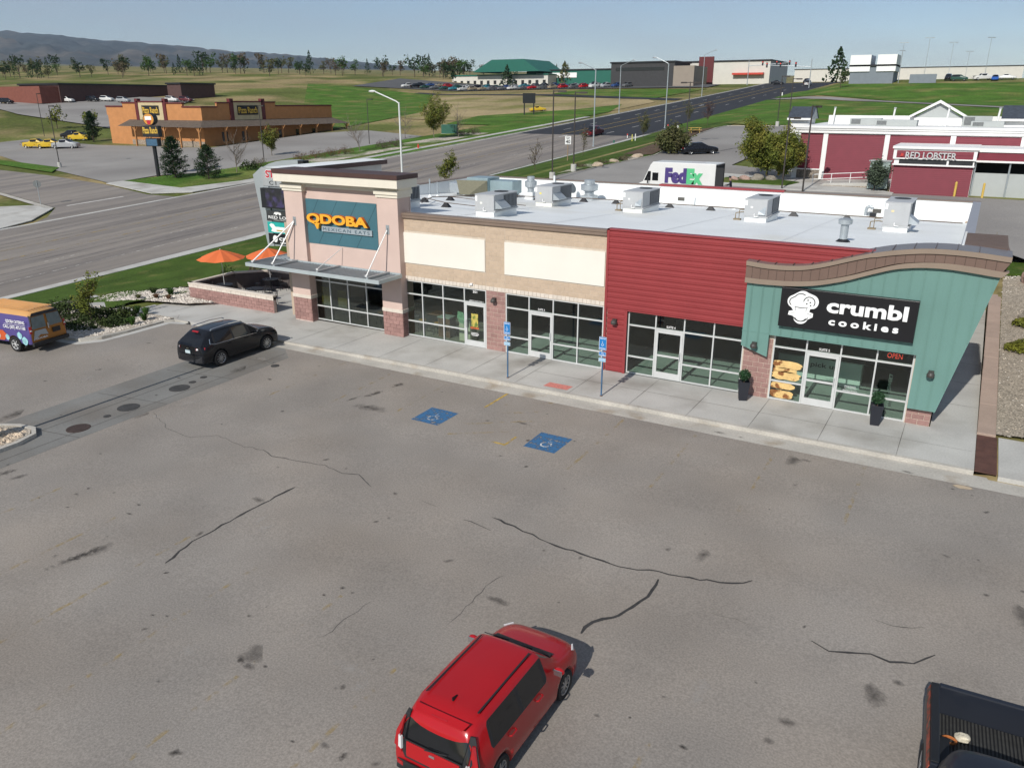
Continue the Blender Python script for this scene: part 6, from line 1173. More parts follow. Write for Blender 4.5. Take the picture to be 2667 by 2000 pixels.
def crown_tree(x, y, h, w, label, leafm, seed, group, kind='round', z=None, n=420, name=None, ls=None):
    """far tree: tapering trunk with limbs and a crown of leaf clumps with gaps"""
    z = T(x, y) if z is None else z; t = thing(name or ('conifer_tree' if kind == 'cone' else 'broadleaf_tree'), label, 'tree', (x, y, z), random.uniform(0, 6), group); key = ('ct', kind, seed, n)
    if key not in _treecache:
        rg = random.Random(seed * 7 + 1); tk = MB(); tk.tube((0, 0, -.03), (0, 0, .75), .022, .008, 6); mb = MB(); cl = []
        if kind == 'cone':
            for i in range(n): u = rg.random() ** .75; zz = .06 + .94 * u; rr = .5 * (1 - u) ** .85 * rg.uniform(.35, 1.08); a = rg.uniform(0, 2 * pi); cl.append((Vector((rr * cos(a), rr * sin(a), zz - .06 * rr)), .035 + .03 * (1 - u)))
        else:
            lobes = [(Vector((rg.uniform(-.27, .27), rg.uniform(-.27, .27), rg.uniform(.38, .82))), rg.uniform(.12, .25)) for _ in range(9)]
            for c, r in lobes: tk.tube((0, 0, .25), tuple(c), .01, .003, 4, False)
            for i in range(n): c, r = rg.choice(lobes); d = Vector((rg.gauss(0, 1), rg.gauss(0, 1), rg.gauss(0, 1))).normalized(); cl.append((c + d * r * rg.uniform(.5, 1.1), .045))
        for c, s in cl:
            u = Vector((rg.gauss(0, 1), rg.gauss(0, 1), rg.gauss(0, .8))).normalized(); v_ = u.orthogonal().normalized(); v_.rotate(Matrix.Rotation(rg.uniform(0, 6), 3, u)); s *= rg.uniform(.6, 1.35); mb.add([c - u * s, c + v_ * s * .7, c + u * s, c - v_ * s * .7], [(0, 1, 2, 3)])
        _treecache[key] = (tk.mesh('trunk'), mb.mesh('crown'))
    a, b = _treecache[key]; o = obj_mat(link('trunk', a, M_bark, t), M_bark); o.scale = (w, w, h); o = obj_mat(link('crown', b, leafm, t), leafm); o.scale = (w, w, h); return t
def shrub(x, y, r, h, label, leafm, seed, group=None, n=500, s=.06, z=None, name='shrub', twiggy=False, sy=1.0, cat='shrub'):
    z = T(x, y) + .08 if z is None else z; t = thing(name, label, cat, (x, y, z), 0, group); rg = np.random.default_rng(seed); mb = MB(); st = MB()
    for k in range(9 if not twiggy else 34): a = rg.uniform(0, 2 * pi); q = r * rg.uniform(.3, .95); e = (q * cos(a), q * sin(a) * sy, h * rg.uniform(.55, 1.0)); st.tube((q * .15 * cos(a), q * .15 * sin(a), 0), e, .012 if not twiggy else .010, .005, 4, False)
    for k in range(n):
        a = rg.uniform(0, 2 * pi); q = r * sqrt(rg.uniform()); top = h * sqrt(max(.04, 1 - (q / r) ** 2 * .85)) * (1 + .18 * sin(3 * a + seed) + .12 * sin(7 * a)); zz = top * rg.uniform(.25, 1.06)
        p = Vector((q * cos(a), q * sin(a) * sy, zz)); u = Vector(rg.normal(size=3)); u.z = abs(u.z) + (1.2 if twiggy else .3); u.normalize(); v_ = u.orthogonal().normalized(); v_.rotate(Matrix.Rotation(rg.uniform(0, 6), 3, u)); ss = s * rg.uniform(.6, 1.4); mb.add([p - u * ss, p + v_ * ss * (.18 if twiggy else .55), p + u * ss, p - v_ * ss * (.18 if twiggy else .55)], [(0, 1, 2, 3)])
    st.build('stems', M_bark, t); mb.build('foliage', leafm, t); return t
def tuft(x, y, r, h, label, leafm, seed, z, n=170, group='ornamental grass tufts'):
    t = thing('grass_tuft', label, 'grass', (x, y, z), 0, group); rg = np.random.default_rng(seed); mb = MB()
    for k in range(n):
        a = rg.uniform(0, 2 * pi); l = rg.uniform(.2, 1.0) * r; p0 = Vector((.2 * l * cos(a), .2 * l * sin(a), 0)); p1 = Vector((.7 * l * cos(a), .7 * l * sin(a), h * rg.uniform(.7, 1.0))); p2 = Vector((l * cos(a), l * sin(a), h * rg.uniform(.5, .95))); w = Vector((-sin(a), cos(a), 0)) * .012; mb.add([p0 - w, p0 + w, p1 + w, p1 - w, p2], [(0, 1, 2, 3), (3, 2, 4)])
    mb.build('blades', leafm, t); return t
def pine(x, y, h, w, label, leafm, seed, group=None, name='pine_tree', n=30):
    t = thing(name, label, 'tree', (x, y, T(x, y)), 0, group); rg = random.Random(seed); tk = MB(); tk.tube((0, 0, -.1), (0, 0, h * .95), h * .022, .02, 7); mb = MB()
    for lv in range(n):
        u = lv / (n - 1); zz = h * (.05 + .92 * u); R0 = w / 2 * (1 - u) ** .75 * (1 if u > .12 else .8) + .12
        for k in range(rg.randint(4, 6)):
            a = rg.uniform(0, 2 * pi); L = R0 * rg.uniform(.55, 1.15); e = Vector((L * cos(a), L * sin(a), zz + L * rg.uniform(.15, .5))); b = Vector((0, 0, zz)); tk.tube(b, e, .03, .01, 4, False)
            for j in range(9):
                f = rg.uniform(.3, 1.05); c = b.lerp(e, f)
                for q in range(4):
                    d = (Vector((cos(a), sin(a), .7)) + Vector((rg.gauss(0, .8), rg.gauss(0, .8), rg.gauss(0, .6)))).normalized(); s = .26 * rg.uniform(.7, 1.3) * (h / 5); v_ = d.orthogonal().normalized(); v_.rotate(Matrix.Rotation(rg.uniform(0, 6), 3, d)); c2 = c + Vector((rg.gauss(0, .12), rg.gauss(0, .12), rg.gauss(0, .1))); mb.add([c2, c2 + d * s * .5 + v_ * s * .16, c2 + d * s, c2 + d * s * .5 - v_ * s * .16], [(0, 1, 2, 3)])
    tk.build('trunk', M_bark, t); mb.build('crown', leafm, t); return t

# ---- left planting island, rock bed and lawn beside the patio
def IZ(x, y): return T(x, max(y, -3.0)) if x < -22 else WZ(x, y)
island = drape('planting_island', [(-16.6, -3.55), (-19.1, -3.58), (-22.9, -4.05), (-25.5, -4.75), (-26.3, -6.4), (-25.0, -8.5), (-18.3, -8.62), (-17.2, -8.45), (-16.75, -7.7), (-16.6, -6.5)], mat('island_gravel', (.42, .37, .30), .95, .2, 3, .5, 14, .7, 26), .03, zf=IZ, thick=.3, step=2.5)
def kerb_line(name, pts, w, h, zf, m=None):
    L, R_ = ribbon(pts, w); n = len(pts); mb = MB(); vv = []
    for (p, q) in zip(L, R_): z = zf(*q); vv += [(p[0], p[1], z + h), (q[0], q[1], z + h), (q[0], q[1], z - .3), (p[0], p[1], z - .3)]
    for i in range(n - 1): o = 4 * i; mb.f += [(o, o + 1, o + 5, o + 4), (o + 1, o + 2, o + 6, o + 5), (o + 3, o, o + 4, o + 7)]
    mb.f += [(3, 2, 1, 0), (4 * n - 4, 4 * n - 3, 4 * n - 2, 4 * n - 1)]; mb.v = vv; o = mb.build(name, m or M_kerb); tag(o, kind='structure'); return o
kerb_line('kerb', [(-15.2, -3.72), (-16.2, -3.76), (-16.55, -4.3), (-16.52, -6.5), (-16.7, -7.8), (-17.2, -8.55), (-18.3, -8.75), (-21.5, -8.7), (-25, -8.6)], .17, .05, IZ)
drape('gutter', [(-15.2, -4.0), (-16.0, -4.3), (-16.05, -6.5), (-16.2, -8.1), (-16.9, -9.0), (-18.3, -9.2), (-25, -9.1), (-25, -8.6), (-18.3, -8.72), (-17.2, -8.5), (-16.5, -7.8), (-16.4, -4.0), (-15.2, -3.7)], M_conc, .006, zf=LOTZ, step=3)
walk2 = drape('sidewalk', [(-17.0, -2.9), (-20.4, -2.0), (-23.2, -3.0), (-25.8, -3.42), (-29, -3.7), (-36.3, -4.3), (-36.3, -6.1), (-29, -5.2), (-25.5, -4.62), (-22.9, -4.02), (-19.1, -3.5), (-16.4, -3.5)], M_conc, .012, zf=IZ, thick=.15, step=2.5)
rockbed = drape('rock_bed', [(-17.0, -.28), (-18.2, -1.4), (-20.4, -1.95), (-23.2, -2.95), (-25.1, -2.75), (-26.5, -1.6), (-26.6, -.3), (-24, .25), (-21.7, 1.5), (-19.9, 1.6), (-19.7, -.12)], mat('rock_base', (.36, .31, .25), .95, .2, 3, .5, 14, .7, 26), .05, zf=lambda x, y: T(x, max(y, -2.9)), step=2)
M_river = mat('river_rock', (.52, .47, .41), .9, .30, 2.2, .2, 14, col2=(.62, .57, .50), c2scale=6, c2lo=.46, c2hi=.54)
def inpoly(x, y, P):
    c = False; j = len(P) - 1
    for i in range(len(P)):
        if (P[i][1] > y) != (P[j][1] > y) and x < (P[j][0] - P[i][0]) * (y - P[i][1]) / (P[j][1] - P[i][1]) + P[i][0]: c = not c
        j = i
    return c
def sampler(P):
    xs = [p[0] for p in P]; ys = [p[1] for p in P]
    def f(r):
        x = r.uniform(min(xs), max(xs)); y = r.uniform(min(ys), max(ys)); return (x, y) if inpoly(x, y, P) else (None, None)
    return f
PB = [(-17.1, -.35), (-18.2, -1.35), (-20.4, -1.9), (-23.2, -2.9), (-25.1, -2.7), (-26.4, -1.6), (-26.5, -.3), (-24, .2), (-21.7, 1.4), (-20, 1.5), (-19.8, -.25)]
pebbles('river_rock', 2600, sampler(PB), lambda x, y: T(x, max(y, -2.9)) + .05, .05, .13, M_river, 8, None, 'pale river rock along the patio wall and walk')
PI = [(-16.7, -3.75), (-19.1, -3.7), (-22.9, -4.25), (-25.3, -4.95), (-25.9, -6.5), (-24.9, -8.3), (-18.3, -8.4), (-17.3, -8.25), (-16.9, -7.5)]
pebbles('river_rock', 2400, sampler(PI), lambda x, y: IZ(x, y) + .03, .04, .11, M_river, 9, None, 'pale river rock among the shrubs on the planting island')
pts_l = [(-36.4, -3.6), (-27.0, -3.55), (-25.2, -2.75), (-26.6, -1.6), (-26.7, -.3), (-24, .3), (-21.7, 1.5), (-20.0, 1.6), (-20.05, 3.6), (-18.3, 5.5), (-11.6, 5.75), (-11.6, 20.4), (-17, 21.2), (-18.6, 44), (-36.5, 44)]
lawn2 = drape('lawn', pts_l, M_lawn, .11, step=3)
for i, (x, y, r, h, m) in enumerate(((-22.3, -6.1, 1.3, .75, L_juni), (-20.4, -5.5, .9, .55, L_juni), (-19.2, -4.9, .75, .6, L_juni), (-21.3, -7.2, 1.3, .42, L_juni), (-19.3, -6.8, 1.2, .38, L_juni), (-18.3, -5.9, .8, .35, L_juni), (-23.6, -5.7, 1.0, .6, L_juni))):
    shrub(x, y, r, h, 'dark green juniper ' + ('mound behind the van, largest on the island', 'behind the young tree', 'beside the grass tufts', 'spreading flat in front of the van shadow', 'spreading flat under the young tree', 'low mat near the island kerb', 'nearest the walk at the far end of the island')[i], m, 40 + i, 'junipers on the planting island', 900, .07, IZ(x, y), 'juniper_shrub')
tree(-19.4, -6.5, 2.6, 'young wind-bent tree with sparse yellow-green leaves on the planting island', 'leafy', L_yel, 4, None, .55, 5, .07, .10, 2, .035, IZ(-19.4, -6.5) + .02, 'young_tree', .8, lean=(-.28, .04))
for i, (x, y) in enumerate(((-19.3, -3.9), (-18.6, -3.85), (-17.55, -4.7), (-17.3, -5.6))): tuft(x, y, .38, .42, ('green grass tuft at the left end of the tuft row by the walk', 'green grass tuft, second along the walk', 'green grass tuft near the island kerb', 'green grass tuft lowest on the island')[i], L_grn, 60 + i, IZ(x, y) + .03)
for i, (x, y, m) in enumerate(((-22.0, -.8, L_juni), (-20.95, -.4, L_grn), (-21.7, -2.05, L_olive), (-20.0, -1.25, L_rust), (-20.9, -1.45, L_rust))): tuft(x, y, .40 if i < 2 else .28, .40 if i < 2 else .26, ('dark green tuft in the rock bed, furthest from the patio', 'tall green tuft in the rock bed by the patio wall', 'yellowish tuft at the edge of the walk', 'brown tuft in front of the patio wall', 'brown tuft between the two green ones')[i], m, 70 + i, T(x, y) + .05, group='tufts in the rock bed')
t = thing('utility_lid', 'pale round utility lid in the lawn beside the rock bed', 'lid', (-26.7, -1.9, T(-26.7, -1.9) + .10)); a = MB(); a.lathe([(.38, 0), (.38, .06), (.35, .07)], n=20); a.build('lid', M_conc, t)
for i, (x, y) in enumerate(((-21.4, 4.4), (-20.6, 6.0), (-19.4, 6.6), (-18.4, 7.0))): shrub(x, y, .5, .8, 'small dark shrub behind the patio wall, ' + ('left of the first umbrella pole', 'between the two umbrellas', 'in the middle of the row', 'at the right end of the row')[i], L_brn if i % 2 else L_juni, 80 + i, 'shrubs behind the patio', 320, .06)
# ---- right-hand gravel slope shrubs
shrub(23.55, 10.1, .95, .42, 'yellow-green spreading juniper nearest on the gravel slope', L_chart, 90, 'junipers on the gravel slope', 1500, .07, GZ(23.5, 10.1) + .02, 'juniper_shrub', sy=.75); shrub(23.75, 14.2, .85, .40, 'yellow-green spreading juniper further up the gravel slope', L_chart, 91, 'junipers on the gravel slope', 1300, .07, GZ(23.7, 14.2) + .02, 'juniper_shrub', sy=.75)
for i, (x, y) in enumerate(((24.4, 6.6), (24.6, 4.6), (24.3, 8.4))): shrub(x, y, .42, .35, 'small purple-brown twiggy shrub on the gravel slope, ' + ('middle one', 'lowest one', 'just below the juniper')[i], L_purp, 95 + i, 'twiggy shrubs on the gravel slope', 260, .07, GZ(x, y) + .02, twiggy=True)
# ---- light pole island at the left edge
drape('pole_island', [(-12, -19.4), (-8.8, -19.2), (-7.75, -18.6), (-7.5, -17.3), (-7.72, -16.55), (-8.15, -16.28), (-8.9, -16.35), (-10, -16.9), (-12, -17.6)], mat('island_gravel', (.42, .37, .30)), .12, zf=LOTZ, step=3)
kerb_line('kerb', [(-12, -17.5), (-10, -16.8), (-8.95, -16.27), (-8.2, -16.15), (-7.65, -16.45), (-7.42, -17.2), (-7.42, -18.0), (-7.6, -18.7), (-8.2, -19.3), (-9.0, -19.6), (-12, -19.8)], .16, .15, LOTZ)
PL = [(-11, -19.0), (-8.8, -19.0), (-7.9, -18.4), (-7.7, -17.3), (-7.85, -16.7), (-8.2, -16.5), (-8.9, -16.6), (-11, -17.3)]
pebbles('island_rock', 420, sampler(PL), lambda x, y: LOTZ(x, y) + .13, .06, .16, mat('tan_cobble', (.58, .47, .35), .9, .28, 3, .2, 14), 12, None, 'tan cobbles on the light pole island')
t = thing('light_pole', 'light pole on a round concrete base at the left edge', 'light pole', (-8.62, -17.55, LOTZ(0, -17.5) + .1)); a = MB(); a.lathe([(.30, -.1), (.30, .72), (.285, .75)], n=24); a.build('concrete_base', M_pan, t, smooth=False); a = MB(); a.box(-.15, .15, -.15, .15, .75, .79); a.tube((0, 0, .79), (0, 0, 7.6), .075, .06, 10); a.build('pole', M_black, t); a = MB(); a.box(-.9, -.1, -.15, .15, 7.5, 7.65); a.build('lamp_head', M_black, t)
# ------------------------------------------------------------------ lot behind the shops: delivery van, seafood restaurant
rear = drape('parking_lot', [(-18.4, 44.8), (-15.4, 66.2), (-19.6, 98), (-20.2, 108), (-19.7, 112.3), (-10.2, 114.3), (-4.5, 114), (-4.0, 60), (6.2, 55), (6.4, 45.2), (40, 45.2), (40, 26.5), (22.3, 26.5), (22.3, 24.5), (-11.8, 24.5), (-16, 30)], M_rlot, .06, step=4)
drape('sidewalk', [(-2.5, 45.4), (6.0, 44.2), (14, 44.4), (14, 45.5), (6.6, 51.9), (2.2, 51.9), (-3.2, 53.0), (-3.6, 50)], M_conc, .10, thick=.12, step=4)
drape('drive_lane', [(22.4, 27.2), (60, 27.2), (60, 33), (24.5, 33), (22.4, 31)], mat('grey_asphalt', (.165, .16, .155), .9, .1, .4, .1, 12), .09, step=4)
for P_ in ([(22.6, 36.2), (25.2, 36.2), (25.4, 38.4), (22.6, 38.2)], [(25.9, 34.4), (33, 34.4), (33, 39), (26.2, 38.2)], [(22.5, 24.0), (30, 26.1), (30, 27.0), (22.5, 26.8)], [(-1.9, 46.6), (4.9, 46.3), (5.6, 48.6), (1.8, 50.5), (-1.6, 49.6)]): drape('grass_island', P_, M_lawn, .17, thick=.12, step=4)
kerb_line('kerb', [(-18.4, 44.8), (-15.4, 66.2), (-19.6, 98), (-20.2, 108), (-19.7, 112.3), (-10.2, 114.3), (-4.5, 114)], .18, .14, T)
drape('mulch_bed', [(-19.4, 66), (-15.8, 66.4), (-19.9, 98), (-20.5, 108), (-22.5, 104), (-20.8, 84)], M_mulch, .15, step=5); drape('mulch_bed', [(-18.9, 46), (-16, 62), (-16.6, 66), (-19.6, 57)], mat('pale_gravel', (.47, .42, .35)), .15, step=5)
for pts in ([(-9.5, 72), (-8.6, 76.5), (-7.2, 79.5), (-6.4, 80.5), (-5.0, 83.5), (-4.6, 88)], [(-6.4, 80.5), (-5.6, 79.0)], [(-13, 92), (-8, 93), (-2, 92)], [(-12, 104), (-4.6, 102)]): crack(pts, .16, M_crack, T, .075, rear)
blob(-6.6, 92, 1.1, 8.0, M_oil2, T, .08, rear, rot=-.25)
# -- parcel step van
fx = thing('delivery_van', 'white parcel delivery step van parked behind the shops', 'van', (-1.45, 35.2, T(0, 35.2) + .08), pi); M_fw = paint('fleet_white', (.72, .72, .70), .35)
a = MB(); a.prism([(-3.30, .45), (3.36, .45), (3.42, 1.05), (3.36, 1.36), (2.85, 1.62), (2.25, 2.98), (2.05, 3.22), (-3.30, 3.22)], 'y', -1.18, 1.18); a.build('body', M_fw, fx, bevel=.06)
a = MB(); a.box(-3.34, -3.29, -1.0, 1.0, .62, 3.0); a.build('cargo_opening', M_in_dark, fx); a = MB(); a.box(-3.36, -3.28, -1.14, -1.0, .6, 3.1); a.box(-3.36, -3.28, 1.0, 1.14, .6, 3.1); a.box(-3.36, -3.28, -1.14, 1.14, 3.0, 3.12); a.build('rear_frame', M_trim, fx)
for s in (1, -1):
    slab(fx, 'cab_window', M_cglass, [(1.50, s * 1.182, 1.72), (2.02, s * 1.182, 1.72), (2.02, s * 1.182, 2.36), (1.50, s * 1.182, 2.36)], (0, s, 0), .012); slab(fx, 'quarter_window', M_cglass, [(2.16, s * 1.182, 1.70), (2.72, s * 1.182, 1.70), (2.40, s * 1.182, 2.46), (2.16, s * 1.182, 2.46)], (0, s, 0), .012); a = MB(); a.tube((2.2, s * 1.2, 1.9), (2.3, s * 1.5, 1.9), .02); a.box(2.26, 2.32, min(s * 1.42, s * 1.58), max(s * 1.42, s * 1.58), 1.5, 2.0); a.build('mirror', M_trim, fx)
    slab(fx, 'belt_moulding', mat('moulding', (.55, .55, .54), .5, 0), [(-3.2, s * 1.182, 1.28), (1.4, s * 1.182, 1.28), (1.4, s * 1.182, 1.31), (-3.2, s * 1.182, 1.31)], (0, s, 0), .012)
slab(fx, 'windscreen', M_cglass, [(2.83, -1.05, 1.68), (2.83, 1.05, 1.68), (2.30, 1.0, 2.86), (2.30, -1.0, 2.86)], (1, 0, .4), .012); add_wheels(fx, (2.3, -1.75), 1.02, .42, .26, 6)
a = MB(); a.box(-4.4, -3.38, .2, 1.1, .55, 1.0); a.tube((-3.9, -.6, .9), (-3.9, -.6, 2.1), .5, .5, 14); a.v = [(x, y, z) for x, y, z in a.v]
dr = MB(); dr.box(-3.95, -3.38, 1.18, 1.23, .70, 2.95); dr.build('rear_door', M_trim, fx); a = MB(); a.box(-3.62, -3.36, .95, 1.12, 1.5, 2.3); a.build('spare_mirror', M_trim, fx)
Mf = Matrix.Rotation(pi, 4, 'Z')                           # the -Y world side is local +y
letters('van_lettering', 'Fed', mat('purple_letters', (.07, .045, .19), .5, 0), fx, (-.92, .92, 1.56, 2.80), -1.20, .012, .07, M=Mf); letters('van_lettering', 'Ex', mat('green_letters', (.10, .50, .22), .5, 0), fx, (.93, 2.30, 1.56, 2.80), -1.20, .012, .07, M=Mf); letters('van_lettering', 'Ground', mat('pale_letters', (.50, .50, .49), .5, 0), fx, (.8, 1.75, .88, 1.12), -1.20, .006, .0, M=Mf)
# -- courier
def figure(name, label, x, y, z, rz, joints, links, cols, seed=0):
    t = thing(name, label, 'person', (x, y, z), rz); bm = bmesh.new(); lay = bm.verts.layers.skin.verify(); vs = {k: bm.verts.new(p[:3]) for k, p in joints.items()}
    for a_, b_ in links: bm.edges.new((vs[a_], vs[b_]))
    for k, v in vs.items(): r = joints[k][3]; v[lay].radius = (r, r if len(joints[k]) < 5 else joints[k][4]); v[lay].use_root = (k == 'pelvis')
    me = bpy.data.meshes.new('body'); bm.to_mesh(me); bm.free(); o = bpy.data.objects.new('body', me); COL.objects.link(o); o.modifiers.new('k', 'SKIN').use_smooth_shade = True; md = o.modifiers.new('s', 'SUBSURF'); md.levels = 2; md.render_levels = 2
    ev = eval_mesh(o); bpy.data.objects.remove(o); ev.materials.clear()
    for c in cols: ev.materials.append(c)
    for p in ev.polygons:
        c = p.center; p.material_index = 0 if (c.z > .82 and c.z < 1.47 and (abs(c.x) < .30 and c.y < .32)) else (1 if c.z <= .82 and c.z > .10 else (3 if c.z <= .10 else 2))
    b = bpy.data.objects.new('body', ev); COL.objects.link(b); b.parent = t; return t
Jn = dict(pelvis=(0, 0, .95, .15, .12), waist=(0, .02, 1.08, .14, .11), chest=(0, .06, 1.30, .17, .12), neck=(0, .10, 1.49, .055), head0=(0, .13, 1.58, .085), head1=(0, .14, 1.72, .085),
          lsh=(.19, .06, 1.42, .06), lel=(.25, .10, 1.16, .048), lwr=(.20, .34, 1.08, .036), lha=(.18, .43, 1.07, .032), rsh=(-.19, .06, 1.42, .06), rel=(-.25, .10, 1.16, .048), rwr=(-.20, .34, 1.08, .036), rha=(-.18, .43, 1.07, .032),
          lhip=(.10, 0, .90, .10), lkn=(.11, .06, .50, .07), lan=(.11, -.06, .09, .05), lto=(.12, .10, .045, .045), rhip=(-.10, 0, .90, .10), rkn=(-.11, -.02, .50, .07), ran=(-.11, -.16, .09, .05), rto=(-.12, 0, .045, .045))
Lk = [('pelvis', 'waist'), ('waist', 'chest'), ('chest', 'neck'), ('neck', 'head0'), ('head0', 'head1'), ('chest', 'lsh'), ('lsh', 'lel'), ('lel', 'lwr'), ('lwr', 'lha'), ('chest', 'rsh'), ('rsh', 'rel'), ('rel', 'rwr'), ('rwr', 'rha'), ('pelvis', 'lhip'), ('lhip', 'lkn'), ('lkn', 'lan'), ('lan', 'lto'), ('pelvis', 'rhip'), ('rhip', 'rkn'), ('rkn', 'ran'), ('ran', 'rto')]
M_skin = mat('skin', (.42, .25, .18), .6, .05, 5, coord='obj'); M_navy = mat('navy_cloth', (.018, .020, .034), .9, .1, 6, coord='obj'); M_shoe = mat('dark_shoe', (.02, .02, .02), .7, 0, coord='obj')
pr = figure('person', 'person in dark cap and navy clothes pushing a cart of boxes behind the van', 2.12, 37.9, T(2, 37.9) + .09, pi / 2 + .3, Jn, Lk, (M_navy, M_navy, M_skin, M_shoe))
a = MB(); a.lathe([(.105, 1.70), (.112, 1.76), (.09, 1.82), (.03, 1.84)], (0, .14, 0), 14); a.prism([(-.08, .22), (.08, .22), (.06, .33), (-.06, .33)], 'z', 1.70, 1.715); a.build('cap', M_navy, pr)
a = MB()
for s in (1, -1):                                          # hands: palm with fingers closed on the cart rail
    for k in range(4): a.path([(s * .16 + .022 * k * s, .44, 1.08), (s * .16 + .022 * k * s, .50, 1.08), (s * .16 + .022 * k * s, .515, 1.055), (s * .16 + .022 * k * s, .49, 1.04)], .010, 5)
    a.path([(s * .15, .42, 1.09), (s * .13, .46, 1.085), (s * .135, .495, 1.07)], .011, 5)
a.build('hands', M_skin, pr)
for s in (1, -1): e = MB(); e.ball((s * .035, .222, 1.655), .012, 6, 5); e.build('eye', M_black, pr)
e = MB(); e.ball((0, .232, 1.625), .018, 6, 5, .8, 1.2, 1.2); e.build('nose', M_skin, pr); e = MB(); e.box(-.03, .03, .212, .222, 1.578, 1.588); e.build('mouth', mat('lips', (.28, .11, .09), .6, 0), pr)
ct = thing('hand_cart', 'hand cart loaded with brown parcels in front of the courier', 'cart', (1.45, 37.7, T(1.4, 37.7) + .08), pi / 2 + .3); a = MB(); a.box(-.3, .3, -.45, .45, .16, .2); a.path([(-.25, -.45, .2), (-.25, -.45, 1.05), (.25, -.45, 1.05), (.25, -.45, .2)], .018); a.build('frame', M_galv, ct)
for s1, s2 in ((1, 1), (1, -1), (-1, 1), (-1, -1)): a = MB(); a.tube((.26 * s1, .36 * s2, .08), (.30 * s1, .36 * s2, .08), .08, .08, 10); a.build('wheel', M_tyre, ct)
for i, (y0, y1, z0, z1) in enumerate(((-.4, .05, .205, .62), (.07, .42, .205, .55), (-.3, .1, .625, .95))):
    b_ = thing('parcel', ('brown parcel at the bottom back of the cart', 'brown parcel at the front of the cart', 'brown parcel on top of the stack')[i], 'box', (1.45, 37.7, T(1.4, 37.7) + .08), pi / 2 + .3, 'parcels on the cart'); a = MB(); a.box(-.24, .24, y0, y1, z0, z1); a.build('carton', mat('cardboard', (.40, .27, .16), .9, .1, 5, coord='obj'), b_); a = MB(); a.box(-.025, .025, y0 - .002, y1 + .002, z1 - .001, z1 + .003); a.build('tape', mat('tape', (.50, .38, .24), .5, 0), b_)
# -- seafood restaurant
rl = thing('seafood_restaurant', 'white and dark red seafood restaurant with clapboard panels behind the shops', 'building', (18, 56, T(10, 50))); M_rlw = mat('white_trim_paint', (.80, .80, .78), .6, .03, 1); M_rlr = mat('dark_red_clapboard', (.200, .028, .045), .6, .06, 1.5); M_rlg = mat('pale_grey_paint', (.42, .445, .435), .7, .05, 1); M_shg = mat('slate_shingle', (.050, .062, .080), .85, .2, 3, .3, 20); zb = 3.5
def clap(x0, x1, z0, z1, y, par, m=M_rlr, step=.16):
    mb = MB(); n = int((z1 - z0) / step)
    for k in range(n): za = z0 + (z1 - z0) * k / n; zc = z0 + (z1 - z0) * (k + 1) / n; mb.add([(x0, y - .03, za), (x1, y - .03, za), (x1, y, zc), (x0, y, zc), (x0, y, za), (x1, y, za)], [(0, 1, 2, 3), (4, 5, 1, 0)])
    return mb.build('clapboard_panel', m, par, w=True)
a = MB(); a.box(4.2, 34, 52.06, 70, zb, 8.9); a.build('walls', M_rlw, rl, w=True)
a = MB(); a.box(4.0, 34, 51.80, 52.06, 8.28, 8.55); a.box(3.95, 34, 51.7, 52.06, 8.55, 8.72); a.box(3.9, 34, 51.6, 52.1, 8.72, 8.93); a.build('cornice', M_rlw, rl, w=True, bevel=.02)
for x in (6.66, 12.02, 17.34, 22.68, 28.0): a = MB(); a.box(x, x + .42, 51.92, 52.06, zb, 8.28); a.build('pilaster', M_rlw, rl, w=True)
a = MB(); a.box(4.1, 4.58, 51.92, 52.06, zb, 8.28); a.build('corner_board', M_rlw, rl, w=True)
clap(4.58, 6.66, 5.0, 8.28, 52.04, rl); clap(7.08, 12.02, 4.0, 8.2, 52.04, rl); clap(12.44, 17.34, 4.0, 8.2, 52.04, rl); clap(17.76, 22.68, 4.0, 8.2, 52.04, rl); clap(23.1, 28.0, 4.0, 8.2, 52.04, rl)
a = MB(); a.box(4.58, 6.66, 51.9, 52.04, zb, 4.9); a.build('stone_wainscot', mat('field_stone', (.20, .17, .14), .95, .3, 3, .3, 8, .5, 8), rl, w=True); a = MB(); a.box(4.5, 6.7, 51.82, 52.04, 4.9, 5.0); a.box(7.0, 12.5, 51.9, 52.04, 3.85, 4.0); a.build('sill_board', M_rlw, rl, w=True)
# kitchen block with the sign band
a = MB(); a.box(13.62, 19.6, 46.0, 51.9, zb - .2, 7.1); a.build('kitchen_walls', M_rlw, rl, w=True); clap(13.64, 19.58, zb - .1, 6.0, 45.98, rl); clap(13.75, 19.45, 6.62, 7.22, 45.86, rl, step=.2)
a = MB(); a.box(13.5, 19.7, 45.86, 51.9, 7.22, 7.36); a.box(13.4, 19.8, 45.7, 51.9, 7.36, 7.56); a.box(13.5, 13.75, 45.84, 46.0, 6.55, 7.22); a.box(19.45, 19.7, 45.84, 46.0, 6.55, 7.22); a.box(13.5, 19.7, 45.82, 46.0, 6.52, 6.62); a.build('sign_band_trim', M_rlw, rl, w=True)
a = MB(); a.box(14.0, 17.6, 45.95, 45.985, 6.15, 6.52); a.build('dark_slot', M_in_dark, rl, w=True); a = MB(); a.box(17.75, 19.5, 45.95, 45.985, 6.12, 6.52); a.build('dark_slot', M_in_dark, rl, w=True); a = MB(); a.box(13.55, 19.65, 45.7, 46.0, 6.02, 6.14); a.box(17.6, 17.75, 45.9, 46.0, 6.14, 6.52); a.build('ledge', M_rlw, rl, w=True)
l_ = rl.location
